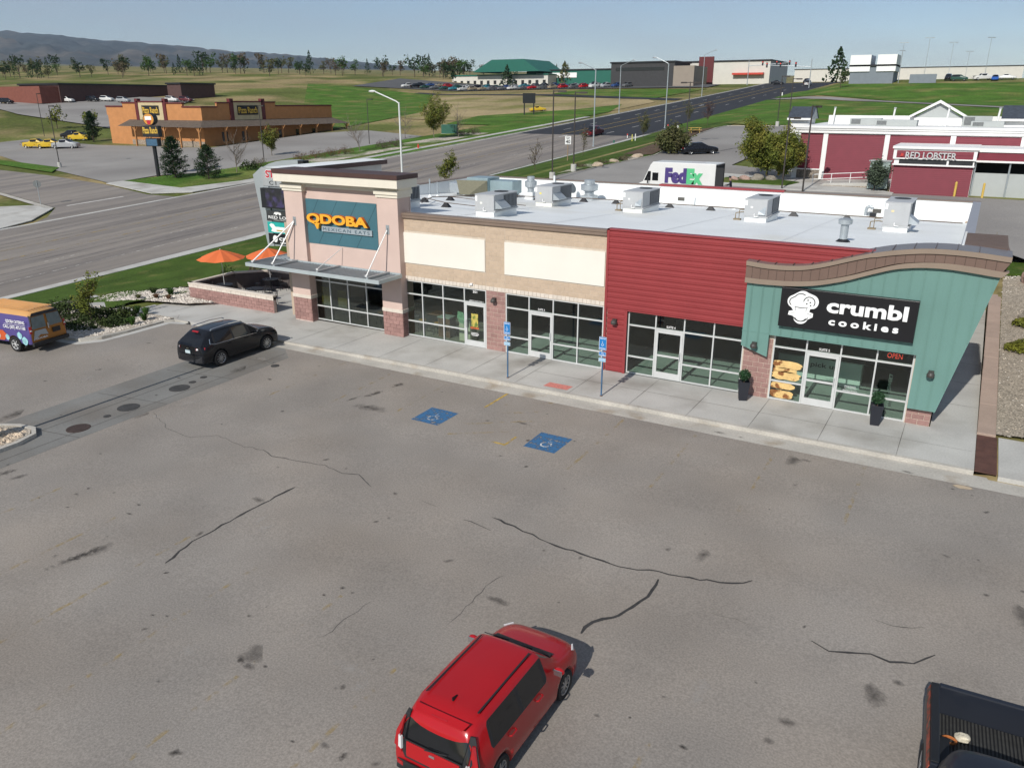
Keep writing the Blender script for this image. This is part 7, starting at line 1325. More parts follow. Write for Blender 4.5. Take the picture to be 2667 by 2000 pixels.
letters('sign_letters', 'RED LOBSTER', mat('silver_letters', (.52, .53, .53), .4, 0), rl, (14.45 - l_[0], 18.25 - l_[0], 6.58 - l_[2], 7.12 - l_[2]), 45.78 - l_[1], depth=.08, offset=.02); a = MB(); a.prism([(14.05, 6.72), (14.3, 6.78), (14.28, 6.98), (14.1, 7.0)], 'y', 45.74, 45.80); a.build('sign_emblem', mat('red_emblem', (.5, .05, .04), .5, .2, 9), rl, w=True)
a = MB(); a.box(19.6, 34, 46.6, 46.75, 6.55, 7.2); a.build('yard_fascia', M_rlr, rl, w=True); a = MB(); a.box(19.6, 34, 46.5, 51.9, 7.2, 7.5); a.box(19.6, 34, 46.55, 46.78, 6.4, 6.55); a.build('yard_roof', M_rlw, rl, w=True)
a = MB()
for k in range(6): a.box(19.75 + 2.45 * k, 22.15 + 2.45 * k, 46.9, 46.96, zb - .05, 5.55)
a.build('yard_gate', M_rlg, rl, w=True); a = MB()
for k in range(6): a.tube((19.7 + 2.45 * k, 46.85, zb - .2), (19.7 + 2.45 * k, 46.85, 7.2), .07)
a.build('yard_post', M_galv, rl, w=True); a = MB(); a.box(19.6, 34, 50, 50.1, zb, 7.2); a.build('yard_back', M_in_dark, rl, w=True)
# roof: parapet, gables, vents
a = MB(); a.box(5.5, 34, 60.5, 60.8, 8.9, 9.75); a.build('rear_parapet', M_rlw, rl, w=True)
def gablehouse(x0, x1, y0, y1, z0, z1, zt, name, ridge='y'):
    a = MB(); a.box(x0 + .3, x1 - .3, y0 + .15, y1, z0, z1); a.build('cupola_wall', M_rlw, rl, w=True); cx = (x0 + x1) / 2
    if ridge == 'y':
        a = MB(); a.add([(x0 - .1, y0 - .25, z1), (cx, y0 - .25, zt), (x1 + .1, y0 - .25, z1), (x0 - .1, y1, z1), (cx, y1, zt), (x1 + .1, y1, z1)], [(0, 1, 4, 3), (1, 2, 5, 4)]); a.build('gable_roof', M_shg, rl, w=True)
        a = MB(); a.add([(x0 + .3, y0 + .14, z1), (x1 - .3, y0 + .14, z1), (cx, y0 + .14, zt - .15)], [(0, 1, 2)]); a.build('gable_wall', M_rlg, rl, w=True)
        for s in (0, 1):
            p = (x0 - .12 if s == 0 else x1 + .12); a = MB(); a.add([(p, y0 - .27, z1 - .05), (p, y0 - .27, z1 + .18), (cx, y0 - .27, zt + .12), (cx, y0 - .27, zt - .14), (p, y0 - .2, z1 - .05), (p, y0 - .2, z1 + .18), (cx, y0 - .2, zt + .12), (cx, y0 - .2, zt - .14)], [(0, 1, 2, 3), (4, 7, 6, 5), (1, 5, 6, 2), (0, 3, 7, 4)]); a.build('rake_board', M_rlw, rl, w=True)
    else:
        cy = (y0 + y1) / 2; a = MB(); a.add([(x0, y0 - .3, z1), (x1, y0 - .3, z1), (x1, cy, zt), (x0, cy, zt), (x1, y1 + .3, z1), (x0, y1 + .3, z1)], [(0, 1, 2, 3), (3, 2, 4, 5)]); a.build('gable_roof', M_shg, rl, w=True); a = MB(); a.box(x0, x1, y0 - .34, y0 - .28, z1 - .1, z1 + .1); a.build('fascia_board', M_rlw, rl, w=True); a = MB(); a.add([(x1 - .05, y0, z1), (x1 - .05, y1, z1), (x1 - .05, cy, zt - .1)], [(0, 1, 2)]); a.build('gable_wall', M_rlg, rl, w=True)
gablehouse(13.2, 18.0, 60, 64, 8.9, 9.6, 11.1, 'g'); gablehouse(2.0, 4.4, 57.6, 61, 4.0, 9.4, 10.6, 'l', 'x'); gablehouse(20.9, 27, 57.6, 61.6, 8.9, 9.5, 10.75, 'r', 'x')
for i, (x0, x1, y0, y1, h) in enumerate(((8.0, 10.8, 57.5, 59.5, .62), (10.6, 14.2, 55.2, 57, .55), (18.6, 21.2, 55.4, 57.2, .5), (17.8, 20.2, 58.0, 59.2, .9))): t = thing('rooftop_unit', 'grey rooftop unit on the seafood restaurant, ' + ('left one with louvres', 'long low one left of the gable', 'low one right of the gable', 'boxy one right behind the gable')[i], 'air conditioner', ((x0 + x1) / 2, (y0 + y1) / 2, 8.9), 0, 'units on the seafood restaurant'); a = MB(); a.box(x0, x1, y0, y1, 8.9, 8.9 + h); a.build('cabinet', M_rlg, t, w=True, bevel=.03); a = MB(); a.box(x0 + .15, x0 + 1.0, y0 - .02, y0, 9.0, 8.9 + h - .08); a.build('louvre', mat('louvre_grey', (.16, .17, .17), .7, .3, 6, stretch=(5, 1, 1)), t, w=True)
for i, x in enumerate((6.0, 11.9, 16.5, 20.6)): t = thing('vent_pipe', 'white vent pipe on the seafood restaurant roof, ' + ('leftmost', 'left of the gable', 'in front of the gable', 'right of the gable')[i], 'vent pipe', (x, 57 if i else 60, 8.9), 0, 'white pipes on the restaurant'); a = MB(); a.tube((0, 0, 0), (.1, 0, 1.6), .09, .08, 10); a.build('pipe', M_rlw, t); a = MB(); a.lathe([(.12, 1.55), (.13, 1.66)], (.1, 0, 0), 10); a.build('cap', M_rlg, t)
# ramp, rails, cabinet, bush, lamps, bollards
t = thing('ramp', 'concrete ramp with low stone edge in front of the seafood restaurant', 'ramp', (10, 48.5, 3.7)); a = MB(); a.prism([(7.0, 3.6), (13.4, 3.6), (13.4, 4.35), (8.0, 4.1)], 'y', 47.6, 51.9); a.build('slab', M_conc, t, w=True); a = MB(); a.prism([(7.0, 3.62), (13.4, 3.62), (13.4, 4.0), (8.0, 3.9)], 'y', 47.52, 47.598); a.build('stone_edge', mat('field_stone2', (.30, .25, .20), .95, .3, 4, .3, 8), t, w=True)
t = thing('handrail', 'white pipe handrail along the restaurant ramp', 'railing', (10, 47.7, 4.0)); xs = (6.9, 8.5, 10.1, 11.7, 13.2)
for x in xs: a = MB(); zz = 3.75 + (x - 7) * .085; a.tube((x, 47.7, zz - .1), (x, 47.7, zz + 1.05), .03, .03, 6); a.build('post', M_rlw, t, w=True)
for dz in (1.05, .62): a = MB(); a.tube((6.9, 47.7, 3.75 + dz), (13.2, 47.7, 4.28 + dz), .03, .03, 6); a.build('rail', M_rlw, t, w=True)
t = thing('utility_cabinet', 'pale green utility cabinet against the restaurant wall', 'cabinet', (12.5, 46.9, 4.2)); a = MB(); a.box(11.7, 13.3, 46.7, 47.4, 3.9, 6.2); a.build('body', mat('pale_green_steel', (.34, .42, .40), .5, .06, 1), t, w=True, bevel=.02); a = MB(); a.box(11.6, 13.4, 46.6, 47.5, 6.2, 6.28); a.build('top', M_rlg, t, w=True)
a = MB(); tk = thing('leafy_shrub', 'grey-green leafy bush in front of the pale cabinet', 'shrub', (12.35, 45.95, T(12, 46))); w_, tp_ = grow(31, 2.5, .5, 2, .05); w_.build('stems', M_bark, tk); leaves(tp_, 22, .10, .22, 3).build('foliage', L_grey, tk)
def lot_lamp(x, y, h, label, arms=1, base=True, rot=0.0, m=None, group='parking lot lamps', head=.8):
    m = m or mat('bronze_pole', (.055, .047, .042), .5, .1, 3); z = T(x, y); t = thing('lot_lamp', label, 'light pole', (x, y, z), rot, group)
    if base: a = MB(); a.lathe([(.30, -.2), (.30, .80), (.28, .84)], n=16); a.build('concrete_base', M_conc, t)
    a = MB(); a.tube((0, 0, .6 if base else 0), (0, 0, h), .075, .06, 8); a.build('pole', m, t)
    for k in range(arms): s = 1 if k == 0 else -1; a = MB(); a.box(min(s * .05, s * .45), max(s * .05, s * .45), -.05, .05, h - .14, h - .04); a.box(min(s * .45, s * (.45 + head)), max(s * .45, s * (.45 + head)), -.19, .19, h - .2, h - .02); a.build('lamp_head', m, t)
    return t
lot_lamp(-18.2, 49.2, 8.2, 'bronze lot lamp on a concrete base at the grass edge left of the van', 1, True, .25); lot_lamp(-17.3, 42.5, 8.6, 'thick bronze lot lamp nearest behind the rear parapet', 1, True, .3); lot_lamp(-15.7, 79.0, 8.2, 'slim lot lamp beside the two parked dark cars', 2, False, .4); lot_lamp(-11.4, 113.2, 8.0, 'slim lot lamp at the far end of the rear lot', 1, True, 0); lot_lamp(-6.3, 97.6, 8.0, 'slim lot lamp behind the restaurant tree', 1, True, .1)
lot_lamp(4.9, 44.6, 6.2, 'bronze lamp left of the restaurant front', 1, False, .6, head=.5); lot_lamp(6.9, 43.6, 7.2, 'bronze lamp in front of the first restaurant panel', 1, False, .9, head=.4); lot_lamp(25.3, 33.6, 8.5, 'bronze lot lamp at the right edge behind the deck roof', 1, False, 0)
for i, (x, y) in enumerate(((1.6, 52.6), (2.6, 53.2), (18.6, 45.3), (20.6, 45.3))): t = thing('bollard', 'yellow bollard ' + ('left of the restaurant tree', 'closest to the restaurant tree', 'by the red kitchen wall', 'in front of the yard gate')[i], 'bollard', (x, y, T(x, y)), 0, 'yellow bollards'); a = MB(); a.lathe([(.09, 0), (.09, 1.15), (.06, 1.22), (.01, 1.24)], n=12); a.build('post', mat('bollard_yellow', (.62, .42, .09), .6, .1, 3), t)
tree(2.3, 50.2, 5.6, 'yellow-green tree at the left end of the seafood restaurant', 'leafy', L_yel, 12, None, .75, 26, .10, .26, 3, .07); tree(3.9, 49.6, 4.4, 'smaller yellow-green tree beside the restaurant stone wall', 'leafy', L_yel, 13, None, .7, 24, .10, .24, 3, .06)
for i, (x, y, r) in enumerate(((.5, 48.6, .5), (1.6, 48.9, .6), (-.4, 48.2, .4), (2.8, 49.2, .5))): boulder(x, y, T(x, y) + .2, r, 1.1, .8, .7, M_boul2 if i % 2 else M_boul, 'landscape boulder under the restaurant tree, ' + ('second from left', 'third from left', 'leftmost', 'rightmost')[i], 20 + i, group='boulders under the tree')
place_car('suv', 'black', -16.2, 72.8, 2.0, 'dark parked suv behind the olive bush, left one'); place_car('sedan', 'black', -10.8, 69.6, .6, 'dark parked car right of the olive bush')
tk = thing('olive_bush', 'large wind-blown olive bush between the two dark cars', 'shrub', (-13.6, 68.6, T(-13.6, 68.6))); w_, tp_ = grow(44, 3.2, 1.2, 2, .08); w_.build('stems', M_bark, tk); leaves(tp_, 60, .16, .45, 3).build('foliage', L_olive, tk)
for i, (x, y) in enumerate(((-17.0, 59.5), (-17.2, 61.5), (-19.0, 52.5), (-17.9, 56.3), (-21.0, 98.5), (-20.2, 90))): shrub(x, y, .8, .5, 'brown twiggy shrub along the rear lot kerb, ' + ('fourth', 'fifth', 'nearest', 'third', 'last before the picnic table', 'sixth')[i], L_brn, 130 + i, 'shrubs along the rear kerb', 240, .10, twiggy=True)
for i, (x, y, r) in enumerate(((-17.6, 54.0, .5), (-17.3, 58, .45), (-16.6, 63.5, .5))): boulder(x, y, T(x, y) + .2, r, 1.4, .9, .6, mat('sandstone', (.42, .34, .25), .95, .15, 2, .2, 12), 'flat sandstone boulder on the rear kerb strip, ' + ('nearest', 'middle', 'furthest')[i], 140 + i, group='sandstone boulders')
# -- grass side: saplings, picnic table, markers, speed sign
for i, (x, y, h, l_b) in enumerate(((-23.7, 50.6, 3.6, 'thin bare sapling nearest the rear lot corner'), (-28.4, 73, 4.2, 'thin bare sapling right of the speed sign'), (-29.0, 97, 4.4, 'budding sapling on the grass by the utility markers'), (-24.6, 117, 4.6, 'pinkish budding sapling near the red hydrant marker'), (-37.5, 52, 4.2, 'green wind-bent street tree in front of the road lamp'), (-31.5, 128, 4.6, 'small green sapling at the far end of the grass'))):
    tree(x, y, h, l_b, 'leafy', (L_brn, L_brn, L_olive, L_purp, L_yel, L_olive)[i], 51 + i, 'saplings on the grass', .6, (1, 2, 5, 3, 12, 4)[i], .09, .14, 2, .045, wx=.9 if i == 4 else .7)
t = thing('picnic_table', 'yellow wooden picnic table on the grass beyond the rear lot', 'picnic table', (-20.6, 97.6, T(-20.6, 97.6) + .1), .5); M_pic = mat('yellow_timber', (.62, .42, .11), .8, .1, 3)
for y in (-.28, 0, .28): a = MB(); a.box(-.95, .95, y - .13, y + .13, .74, .79); a.build('top_plank', M_pic, t)
for y in (-.72, .72): a = MB(); a.box(-.95, .95, y - .14, y + .14, .43, .48); a.build('bench', M_pic, t)
for x in (-.65, .65):
    for s in (1, -1): a = MB(); a.tube((x, s * .72, 0), (x, s * .2, .74), .045, .045, 6); a.build('leg', M_pic, t)
    a = MB(); a.box(x - .03, x + .03, -.75, .75, .37, .43); a.build('crossbar', M_pic, t)
def marker(x, y, label, m, h=.9, w=.12, group='utility markers', top=None):
    t = thing('utility_marker', label, 'marker', (x, y, T(x, y) + .08), 0, group); a = MB(); a.bbox(-w, w, -w * .6, w * .6, 0, h, .03); a.build('body', m, t)
    if top: a = MB(); a.box(-w - .005, w + .005, -w * .65, w * .65, h - .02, h + .25); a.build('cap', top, t)
Mw_ = mat('marker_white', (.72, .72, .68), .6, .05); Mrd = mat('marker_red', (.55, .06, .04), .6, .05); Mgn = mat('utility_green', (.03, .12, .085), .5, .08, 2); Myl = mat('marker_yellow', (.62, .58, .12), .6, .05)
marker(-29.75, 115.7, 'white utility pedestal near the fresh asphalt', Mw_, .9, .22); marker(-32.2, 117.5, 'white marker post with red top near the fresh asphalt', Mw_, .9, .09, top=Mrd); marker(-30.6, 96.2, 'yellow utility marker post on the grass', Myl, 1.1, .07); marker(-30.2, 96.6, 'white utility marker post beside the yellow one', Mw_, 1.1, .07); marker(-36.5, 108.5, 'small white and red marker at the walk end', Mw_, .5, .08, top=Mrd); marker(-35.0, 99, 'small green utility box beside the road lamp', Mgn, .5, .15)
marker(-35.6, 224, 'white hydrant-like post where the gravel path leaves the road', Mw_, .9, .16)
t = thing('speed_sign', 'white speed limit sign on a wooden post by the walk', 'sign', (-26.4, 64.2, T(-26.4, 64.2))); a = MB(); a.tube((0, 0, 0), (0, 0, 3.1), .06, .06, 6); a.build('post', mat('wood_post', (.30, .21, .13), .9, .1, 4), t); a = MB(); a.bbox(-.38, .38, 0, .02, 0, 1.0, .03); Mx_ = Matrix.Rotation(.5, 4, 'Z') @ Matrix.Translation((0, -.08, 2.1)) @ Matrix.Rotation(pi / 2, 4, 'X'); a = MB(); a.box(-.38, .38, -.10, -.075, 2.1, 3.1, Matrix.Rotation(.5, 4, 'Z')); a.build('sign_plate', M_vinyl, t); letters('sign_lettering', 'SPEED', M_ink, t, (-.26, .26, 2.90, 3.02), -.102, .004, .01, M=Matrix.Rotation(.5, 4, 'Z')); letters('sign_lettering', 'LIMIT', M_ink, t, (-.24, .24, 2.74, 2.86), -.102, .004, .01, M=Matrix.Rotation(.5, 4, 'Z')); letters('sign_lettering', '40', M_ink, t, (-.28, .28, 2.2, 2.66), -.102, .004, .02, M=Matrix.Rotation(.5, 4, 'Z'))
# -- road lamps
M_wpole = mat('white_lamp_pole', (.68, .69, .68), .45, .05, 1)
def road_lamp(x, y, h, reach, label, rz, m=M_wpole):
    t = thing('street_lamp', label, 'street lamp', (x, y, T(x, y)), rz, 'street lamps along the road'); a = MB(); a.lathe([(.22, 0), (.22, .12)], n=10); a.build('base', m, t); a = MB(); a.tube((0, 0, .1), (0, 0, h), .12, .085, 10); a.build('pole', m, t); a = MB(); a.path([(0, 0, h - .1), (reach * .12, 0, h + .12), (reach, 0, h + 1.1)], .065, 8); a.build('arm', m, t); a = MB(); a.ball((reach + .45, 0, h + 1.15), .5, 12, 8, 1.0, .36, .26); a.build('lamp_head', m, t)
road_lamp(-36.0, 42.0, 10.2, 3.2, 'white street lamp arching over the road behind the corner tower', pi); road_lamp(-37.3, 95.7, 12.0, 3.0, 'grey street lamp by the walk beside the bare sapling', pi - .3, M_galv); road_lamp(-60.9, 161.6, 11.0, 3.0, 'grey street lamp on the far side of the fresh asphalt', -.1, M_galv); road_lamp(-36.6, 128.0, 12.0, 2.5, 'grey street lamp beside the red-topped marker', pi, M_galv); road_lamp(-59.0, 221, 12.0, 3.0, 'grey street lamp opposite the gravel path', -.1, M_galv)
place_car('pickup', 'maroon', -44.6, 111.8, pi / 2 - .02, 'dark red pickup driving up the road where the fresh asphalt starts', z=T(-44.6, 111.8) + .03)
RIDGE = [(-10881, 4368, 766), (-9982, 4884, 743), (-9443, 5194, 727), (-8935, 5475, 689), (-8532, 5689, 638), (-8060, 5951, 603), (-7551, 6230, 557), (-7257, 6385, 518), (-6896, 6590, 502), (-6459, 6828, 459), (-6167, 6984, 424), (-5802, 7182, 386), (-5510, 7341, 358), (-5250, 7470, 304), (-5065, 7564, 269), (-4770, 7717, 222), (-4403, 7912, 175)]
FOOT = [(-5465, 2146, 235), (-5011, 2407, 225), (-4738, 2563, 215), (-4482, 2708, 204), (-4281, 2821, 192), (-4043, 2954, 176), (-3786, 3097, 160), (-3640, 3179, 151), (-3457, 3282, 141), (-3237, 3405, 129), (-3091, 3487, 121), (-2909, 3591, 113), (-2762, 3673, 106), (-2635, 3746, 102), (-2544, 3798, 98), (-2398, 3881, 94), (-2216, 3985, 86)]
APRON = [(-2398, 922, 80), (-2197, 1037, 76), (-2076, 1106, 71), (-1963, 1170, 66), (-1874, 1220, 61), (-1769, 1279, 54), (-1656, 1342, 47), (-1591, 1378, 43), (-1510, 1424, 38), (-1413, 1478, 33), (-1349, 1515, 30), (-1268, 1560, 26), (-1203, 1597, 23), (-1147, 1629, 21), (-1107, 1652, 19), (-1043, 1689, 18), (-962, 1734, 14)]
# ------------------------------------------------------------------ across the road: side street, ranch restaurant
drape('side_street', [(-64.9, 16), (-67, 19), (-72.3, 23.2), (-93, 28), (-150, 36), (-150, 47), (-118, 41.8), (-103, 40.6), (-84.5, 37.6), (-70, 33.8), (-64.5, 34)], M_road, .024)
drape('sidewalk', [(-64.9, 12), (-66.5, 17), (-71.8, 22.6), (-76, 23.2), (-80, 20.5), (-74, 15), (-67, 11)], M_conc, .12, thick=.1); drape('kerb', [(-71.8, 22.8), (-93, 27.7), (-150, 35.6), (-150, 35), (-93, 27), (-73, 22.3)], M_kerb, .12); drape('stop_line', [(-72.5, 24.6), (-71.9, 31.6), (-71.5, 31.6), (-72.1, 24.6)], M_white, .03, road)
drape('sidewalk', [(-84.6, 38), (-70, 34.4), (-65.5, 37), (-64.2, 46), (-64.0, 53), (-66.5, 53), (-67, 47), (-70, 40), (-84, 41.5)], M_conc, .12, thick=.1); drape('grass_verge', [(-84.2, 40.4), (-70, 38.8), (-67, 46), (-67.5, 54), (-74, 54), (-82, 47)], M_green, .13)
rlot = drape('parking_lot', [(-84.5, 38.5), (-84.5, 46), (-77, 54), (-76.5, 66), (-77, 96), (-79, 104), (-100, 112), (-108, 104), (-108.5, 76), (-140, 73.5), (-172, 77), (-172, 60), (-140, 54), (-128, 50), (-105, 44)], M_rlot, .05); drape('grass_verge', [(-105, 42.5), (-130, 46.5), (-150, 49), (-150, 52), (-128, 49.3), (-110, 46.8)], M_green, .13)
drape('straw_field', [(-66, 130), (-66, 200), (-72, 210), (-130, 228), (-170, 225), (-160, 180), (-110, 140)], M_straw, .06, step=12); drape('grass_field', [(-66, 128), (-65, 165), (-72, 190), (-78, 172), (-95, 150), (-90, 128)], M_green, .09, step=12); drape('grass_field', [(-72, 216), (-70, 262), (-120, 262), (-120, 238)], M_green, .09, step=12); drape('side_road', [(-62, 206), (-62, 213), (-120, 236), (-180, 240), (-180, 236), (-120, 230)], M_newroad, .07, step=12); drape('grass_field', [(-110, 112), (-180, 175), (-240, 240), (-170, 235), (-120, 160)], M_green, .07, step=12)
drape('gravel_path', [(-36, 212), (-29, 203), (-5, 190), (25, 164), (60, 150), (60, 153), (25, 168), (-5, 194.5), (-30, 209)], M_rlot, .12, step=6); drape('hill_grass', [(-36, 128), (-36, 208), (-29, 202), (-5, 189), (25, 163), (60, 149), (60, 116), (-18, 116)], M_green, .07, step=8); drape('hill_grass', [(-36, 216), (-5, 196), (25, 170), (60, 155), (60, 238), (-36, 238)], M_green, .07, step=8)
drape('parking_lot', [(-175, 100), (-215, 100), (-250, 108), (-250, 150), (-215, 160), (-195, 130)], M_rlot, .3, step=12); drape('parking_lot', [(-150, 262), (-215, 240), (-225, 285), (-120, 292), (-72, 285), (-72, 268), (-120, 266)], mat('dark_lot', (.10, .10, .10), .9, .1, .2), .25, step=12)
rn = thing('ranch_restaurant', 'orange-brown timber ranch-style restaurant with stepped parapets across the road', 'building', (-126, 92, 2.8)); M_or = mat('orange_siding', (.50, .225, .085), .8, .08, 1.2); M_burg = mat('burgundy_trim', (.12, .022, .024), .6, .05, 1); M_porch = mat('porch_shingle', (.12, .095, .075), .95, .2, 2, .2, 8); M_timb = mat('timber_post', (.42, .20, .075), .8, .1, 2)
a = MB(); a.box(-140, -111, 77, 113, 2, 8.4); a.build('walls', M_or, rn, w=True)
for x0, x1, h in ((-140.3, -134.8, 10.0), (-134.8, -129.6, 10.7), (-121.8, -116.3, 10.65), (-116.3, -111, 9.95)): a = MB(); a.box(x0, x1, 77, 77.4, 8.4, h); a.build('parapet', M_or, rn, w=True); a = MB(); a.box(x0 - .1, x1 + .1, 76.85, 77.5, h, h + .25); a.build('parapet_cap', M_burg, rn, w=True)
for y0, y1, h in ((77.4, 80.8, 9.95), (80.8, 84.6, 10.7), (92.2, 96, 10.8), (96, 113, 10.1)): a = MB(); a.box(-111.4, -111, y0, y1, 8.4, h); a.build('parapet', M_or, rn, w=True); a = MB(); a.box(-111.5, -110.85, y0, y1, h, h + .25); a.build('parapet_cap', M_burg, rn, w=True)
for s in (0, 1):
    a = MB(); a.box(-129.6, -121.8, 76.9, 77.5, 7.6, 10.9) if s == 0 else a.box(-111.5, -110.9, 84.6, 92.2, 7.6, 10.9); a.build('sign_board', mat('cream_board', (.55, .45, .27), .8, .1, 1), rn, w=True)
    for e in (0, 1): a = MB(); p = (-130, -121.5)[e] if s == 0 else (84.3, 92.5)[e]; a.box(p - .45, p + .45, 76.8, 77.6, 7.3, 11.6) if s == 0 else a.box(-111.6, -110.8, p - .45, p + .45, 7.3, 11.6); a.build('sign_post', M_burg, rn, w=True)
    a = MB(); a.box(-130, -121.5, 76.8, 77.6, 10.9, 11.15) if s == 0 else a.box(-111.6, -110.8, 84.3, 92.5, 10.9, 11.15); a.build('sign_head', M_burg, rn, w=True); a = MB(); a.box(-128.4, -123.2, 76.8, 76.9, 8.5, 10.3) if s == 0 else a.box(-110.9, -110.8, 85.7, 91, 8.5, 10.3); a.build('sign_plate', M_ink, rn, w=True)
Mg_ = mat('gold_letters', (.66, .42, .06), .6, .05); letters('sign_lettering', 'Pizza Ranch', Mg_, rn, (-2.2, 2.6, 6.0, 7.2), 76.78 - 92, .02, .02); letters('sign_lettering', 'Pizza Ranch', Mg_, rn, (-6.1, -1.2, 6.0, 7.2), -15.22, .02, .02, M=Matrix.Rotation(pi / 2, 4, 'Z'))
a = MB(); a.add([(-133, 77, 7.6), (-111, 77, 7.6), (-133, 74, 6.4), (-108.2, 74, 6.4), (-111, 113, 7.6), (-108.2, 115.5, 6.4)], [(0, 2, 3, 1), (1, 3, 5, 4)]); a.build('porch_roof', M_porch, rn, w=True); a = MB(); a.box(-133, -111, 76.9, 77, 2, 3.7); a.build('stone_base', mat('field_stone2', (.30, .25, .20)), rn, w=True)
for x, y in [(x, 74.3) for x in (-128, -123.5, -119, -114.5, -109)] + [(-108.5, y) for y in (80, 85, 90, 95, 100, 105, 110, 115)]: a = MB(); a.box(x - .14, x + .14, y - .14, y + .14, 2, 6.4); a.tube((x, y, 5.4), (x + .8, y, 6.4), .09); a.tube((x, y, 5.4), (x - .8, y, 6.4), .09); a.build('porch_post', M_timb, rn, w=True)
for y in (82, 87, 92, 97, 102, 107): a = MB(); a.box(-111, -110.95, y - .7, y + .7, 3.6, 5.4); a.build('window', M_cglass, rn, w=True)
ps_ = thing('restaurant_sign', 'tall black pole sign with a round emblem and yellow lettering across the road', 'sign', (-83.6, 45.7, .8), .42); a = MB(); a.tube((0, 0, -.2), (0, 0, 5), .28); a.build('pole', M_black, ps_); a = MB(); a.tube((0, -.5, 7.9), (0, .5, 7.9), .85, .85, 24); a.build('round_cabinet', M_black, ps_); a = MB(); a.tube((0, -.52, 7.9), (0, -.50, 7.9), .76, .76, 24); a.build('round_face', mat('orange_face', (.62, .28, .05), .5, .1, 1), ps_); a = MB(); a.box(-.5, .45, -.54, -.525, 7.8, 8.3); a.build('emblem_top', M_vinyl, ps_); a = MB(); a.prism([(-.35, 7.75), (.35, 7.75), (.2, 7.2), (-.2, 7.2)], 'y', -.54, -.525); a.build('emblem_base', M_redlet, ps_)
a = MB(); a.box(-1.2, 1.2, -.5, .5, 5.5, 7.0); a.build('name_cabinet', M_black, ps_); letters('sign_lettering', 'Pizza Ranch', Mg_, ps_, (-1.1, 1.1, 5.95, 6.85), -.5, .02, .03); a = MB(); a.box(-.9, .9, -.5, .5, 4.2, 5.3); a.build('reader_board', M_black, ps_); a = MB(); a.box(-.8, .8, -.52, -.5, 4.3, 5.2); a.build('reader_face', mat('blue_reader', (.05, .12, .2), .5, .2, 3), ps_)
pine(-78.9, 45, 5.6, 4.4, 'larger dark pine beside the restaurant pole sign', L_dk, 1, 'pines by the pole sign'); pine(-73, 45.9, 4.6, 4.6, 'broader dark pine nearer the road', L_dk, 2, 'pines by the pole sign'); pine(-148, 78, 6.2, 4, 'dark pine left of the ranch restaurant', L_dk, 3)
for i, (x, y, h, m, d, lb) in enumerate(((-74.4, 52.1, 6.4, L_brn, 0, 'bare tree right of the two pines'), (-73, 78, 6.5, L_purp, 0, 'bare tree behind the rust shrubs'), (-79.7, 99.4, 6.2, L_brn, 0, 'bare tree left of the leafy aspen'), (-72.8, 99.6, 8.6, L_yel, 7, 'tall yellow-green aspen by the walk'), (-69.4, 102.9, 6.6, L_purp, 0, 'dark bare tree beside the green transformer'), (-85.7, 69.9, 5.2, L_yel, 4, 'small yellow-green tree in front of the dark porch'))): tree(x, y, h, lb, 'leafy' if d else 'bare', m, 70 + i, 'trees across the road', .7, d, .12, .2, 3, .07, bark=M_bark2)
for i, (x, y, m) in enumerate(((-75, 66, L_rust), (-74.5, 69, L_rust), (-74, 72, L_rust), (-73.6, 75, L_rust), (-72.8, 84, L_purp), (-72.3, 87, L_purp), (-70.5, 106, L_purp), (-69.8, 109, L_purp), (-76, 58, L_brn), (-75, 55, L_juni))): shrub(x, y, 1.4, 1.3, 'twiggy shrub across the road, number ' + ('one by the bare tree', 'two along', 'three along', 'four along', 'five, purple', 'six, purple', 'seven by the transformer', 'eight, last', 'nine near the pines', 'ten, green')[i], m, 160 + i, 'shrubs across the road', 420, .13, twiggy=i < 9)
t = thing('transformer_box', 'green transformer box across the road', 'utility box', (-76, 109.5, T(-76, 109.5)), .4); a = MB(); a.box(-1.6, 1.6, -.8, .8, 0, 1.8); a.build('cabinet', Mgn, t, bevel=.04); a = MB(); a.box(-1.7, 1.7, -.9, .9, -.1, .06); a.build('pad', M_conc, t)
t = thing('fire_hydrant', 'red fire hydrant across the road', 'hydrant', (-65.9, 85.1, T(-66, 85))); a = MB(); a.lathe([(.16, 0), (.13, .6), (.15, .65), (.05, .85)], n=10); a.tube((-.2, 0, .45), (.2, 0, .45), .06); a.build('body', Mrd, t)
t = thing('stop_sign', 'stop sign seen from behind at the side street corner', 'sign', (-75.7, 23.5, T(-75.7, 23.5)), .7); a = MB(); a.tube((0, 0, 0), (0, 0, 2.9), .035); a.build('post', M_galv, t); a = MB(); a.prism([(.46 * cos(pi / 8 + k * pi / 4), 2.5 + .46 * sin(pi / 8 + k * pi / 4)) for k in range(8)], 'y', .03, .045); a.build('plate', mat('plate_back', (.16, .17, .17), .5, .05), t)
lot_lamp(-110.4, 47.2, 9.6, 'slim lamp on a concrete base at the ranch lot entrance', 1, True, 0); lot_lamp(-174, 82.5, 9.6, 'slim lamp behind the yellow pickups', 1, False, 2); lot_lamp(-83, 65.5, 8.5, 'slim lamp in front of the ranch porch', 1, False, 0); lot_lamp(-80.4, 89.3, 8, 'slim lamp at the right of the ranch lot', 1, False, 0)
bb = thing('billboard', 'black two-post billboard on the dry field', 'sign', (-82.8, 155, T(-82.8, 155)), .55); a = MB(); a.box(-1.6, 1.6, -.25, .25, 2.8, 5.2); a.build('panel', M_black, bb)
for x in (-1.2, 1.2): a = MB(); a.box(x - .15, x + .15, -.15, .15, -.3, 2.8); a.build('post', M_black, bb)
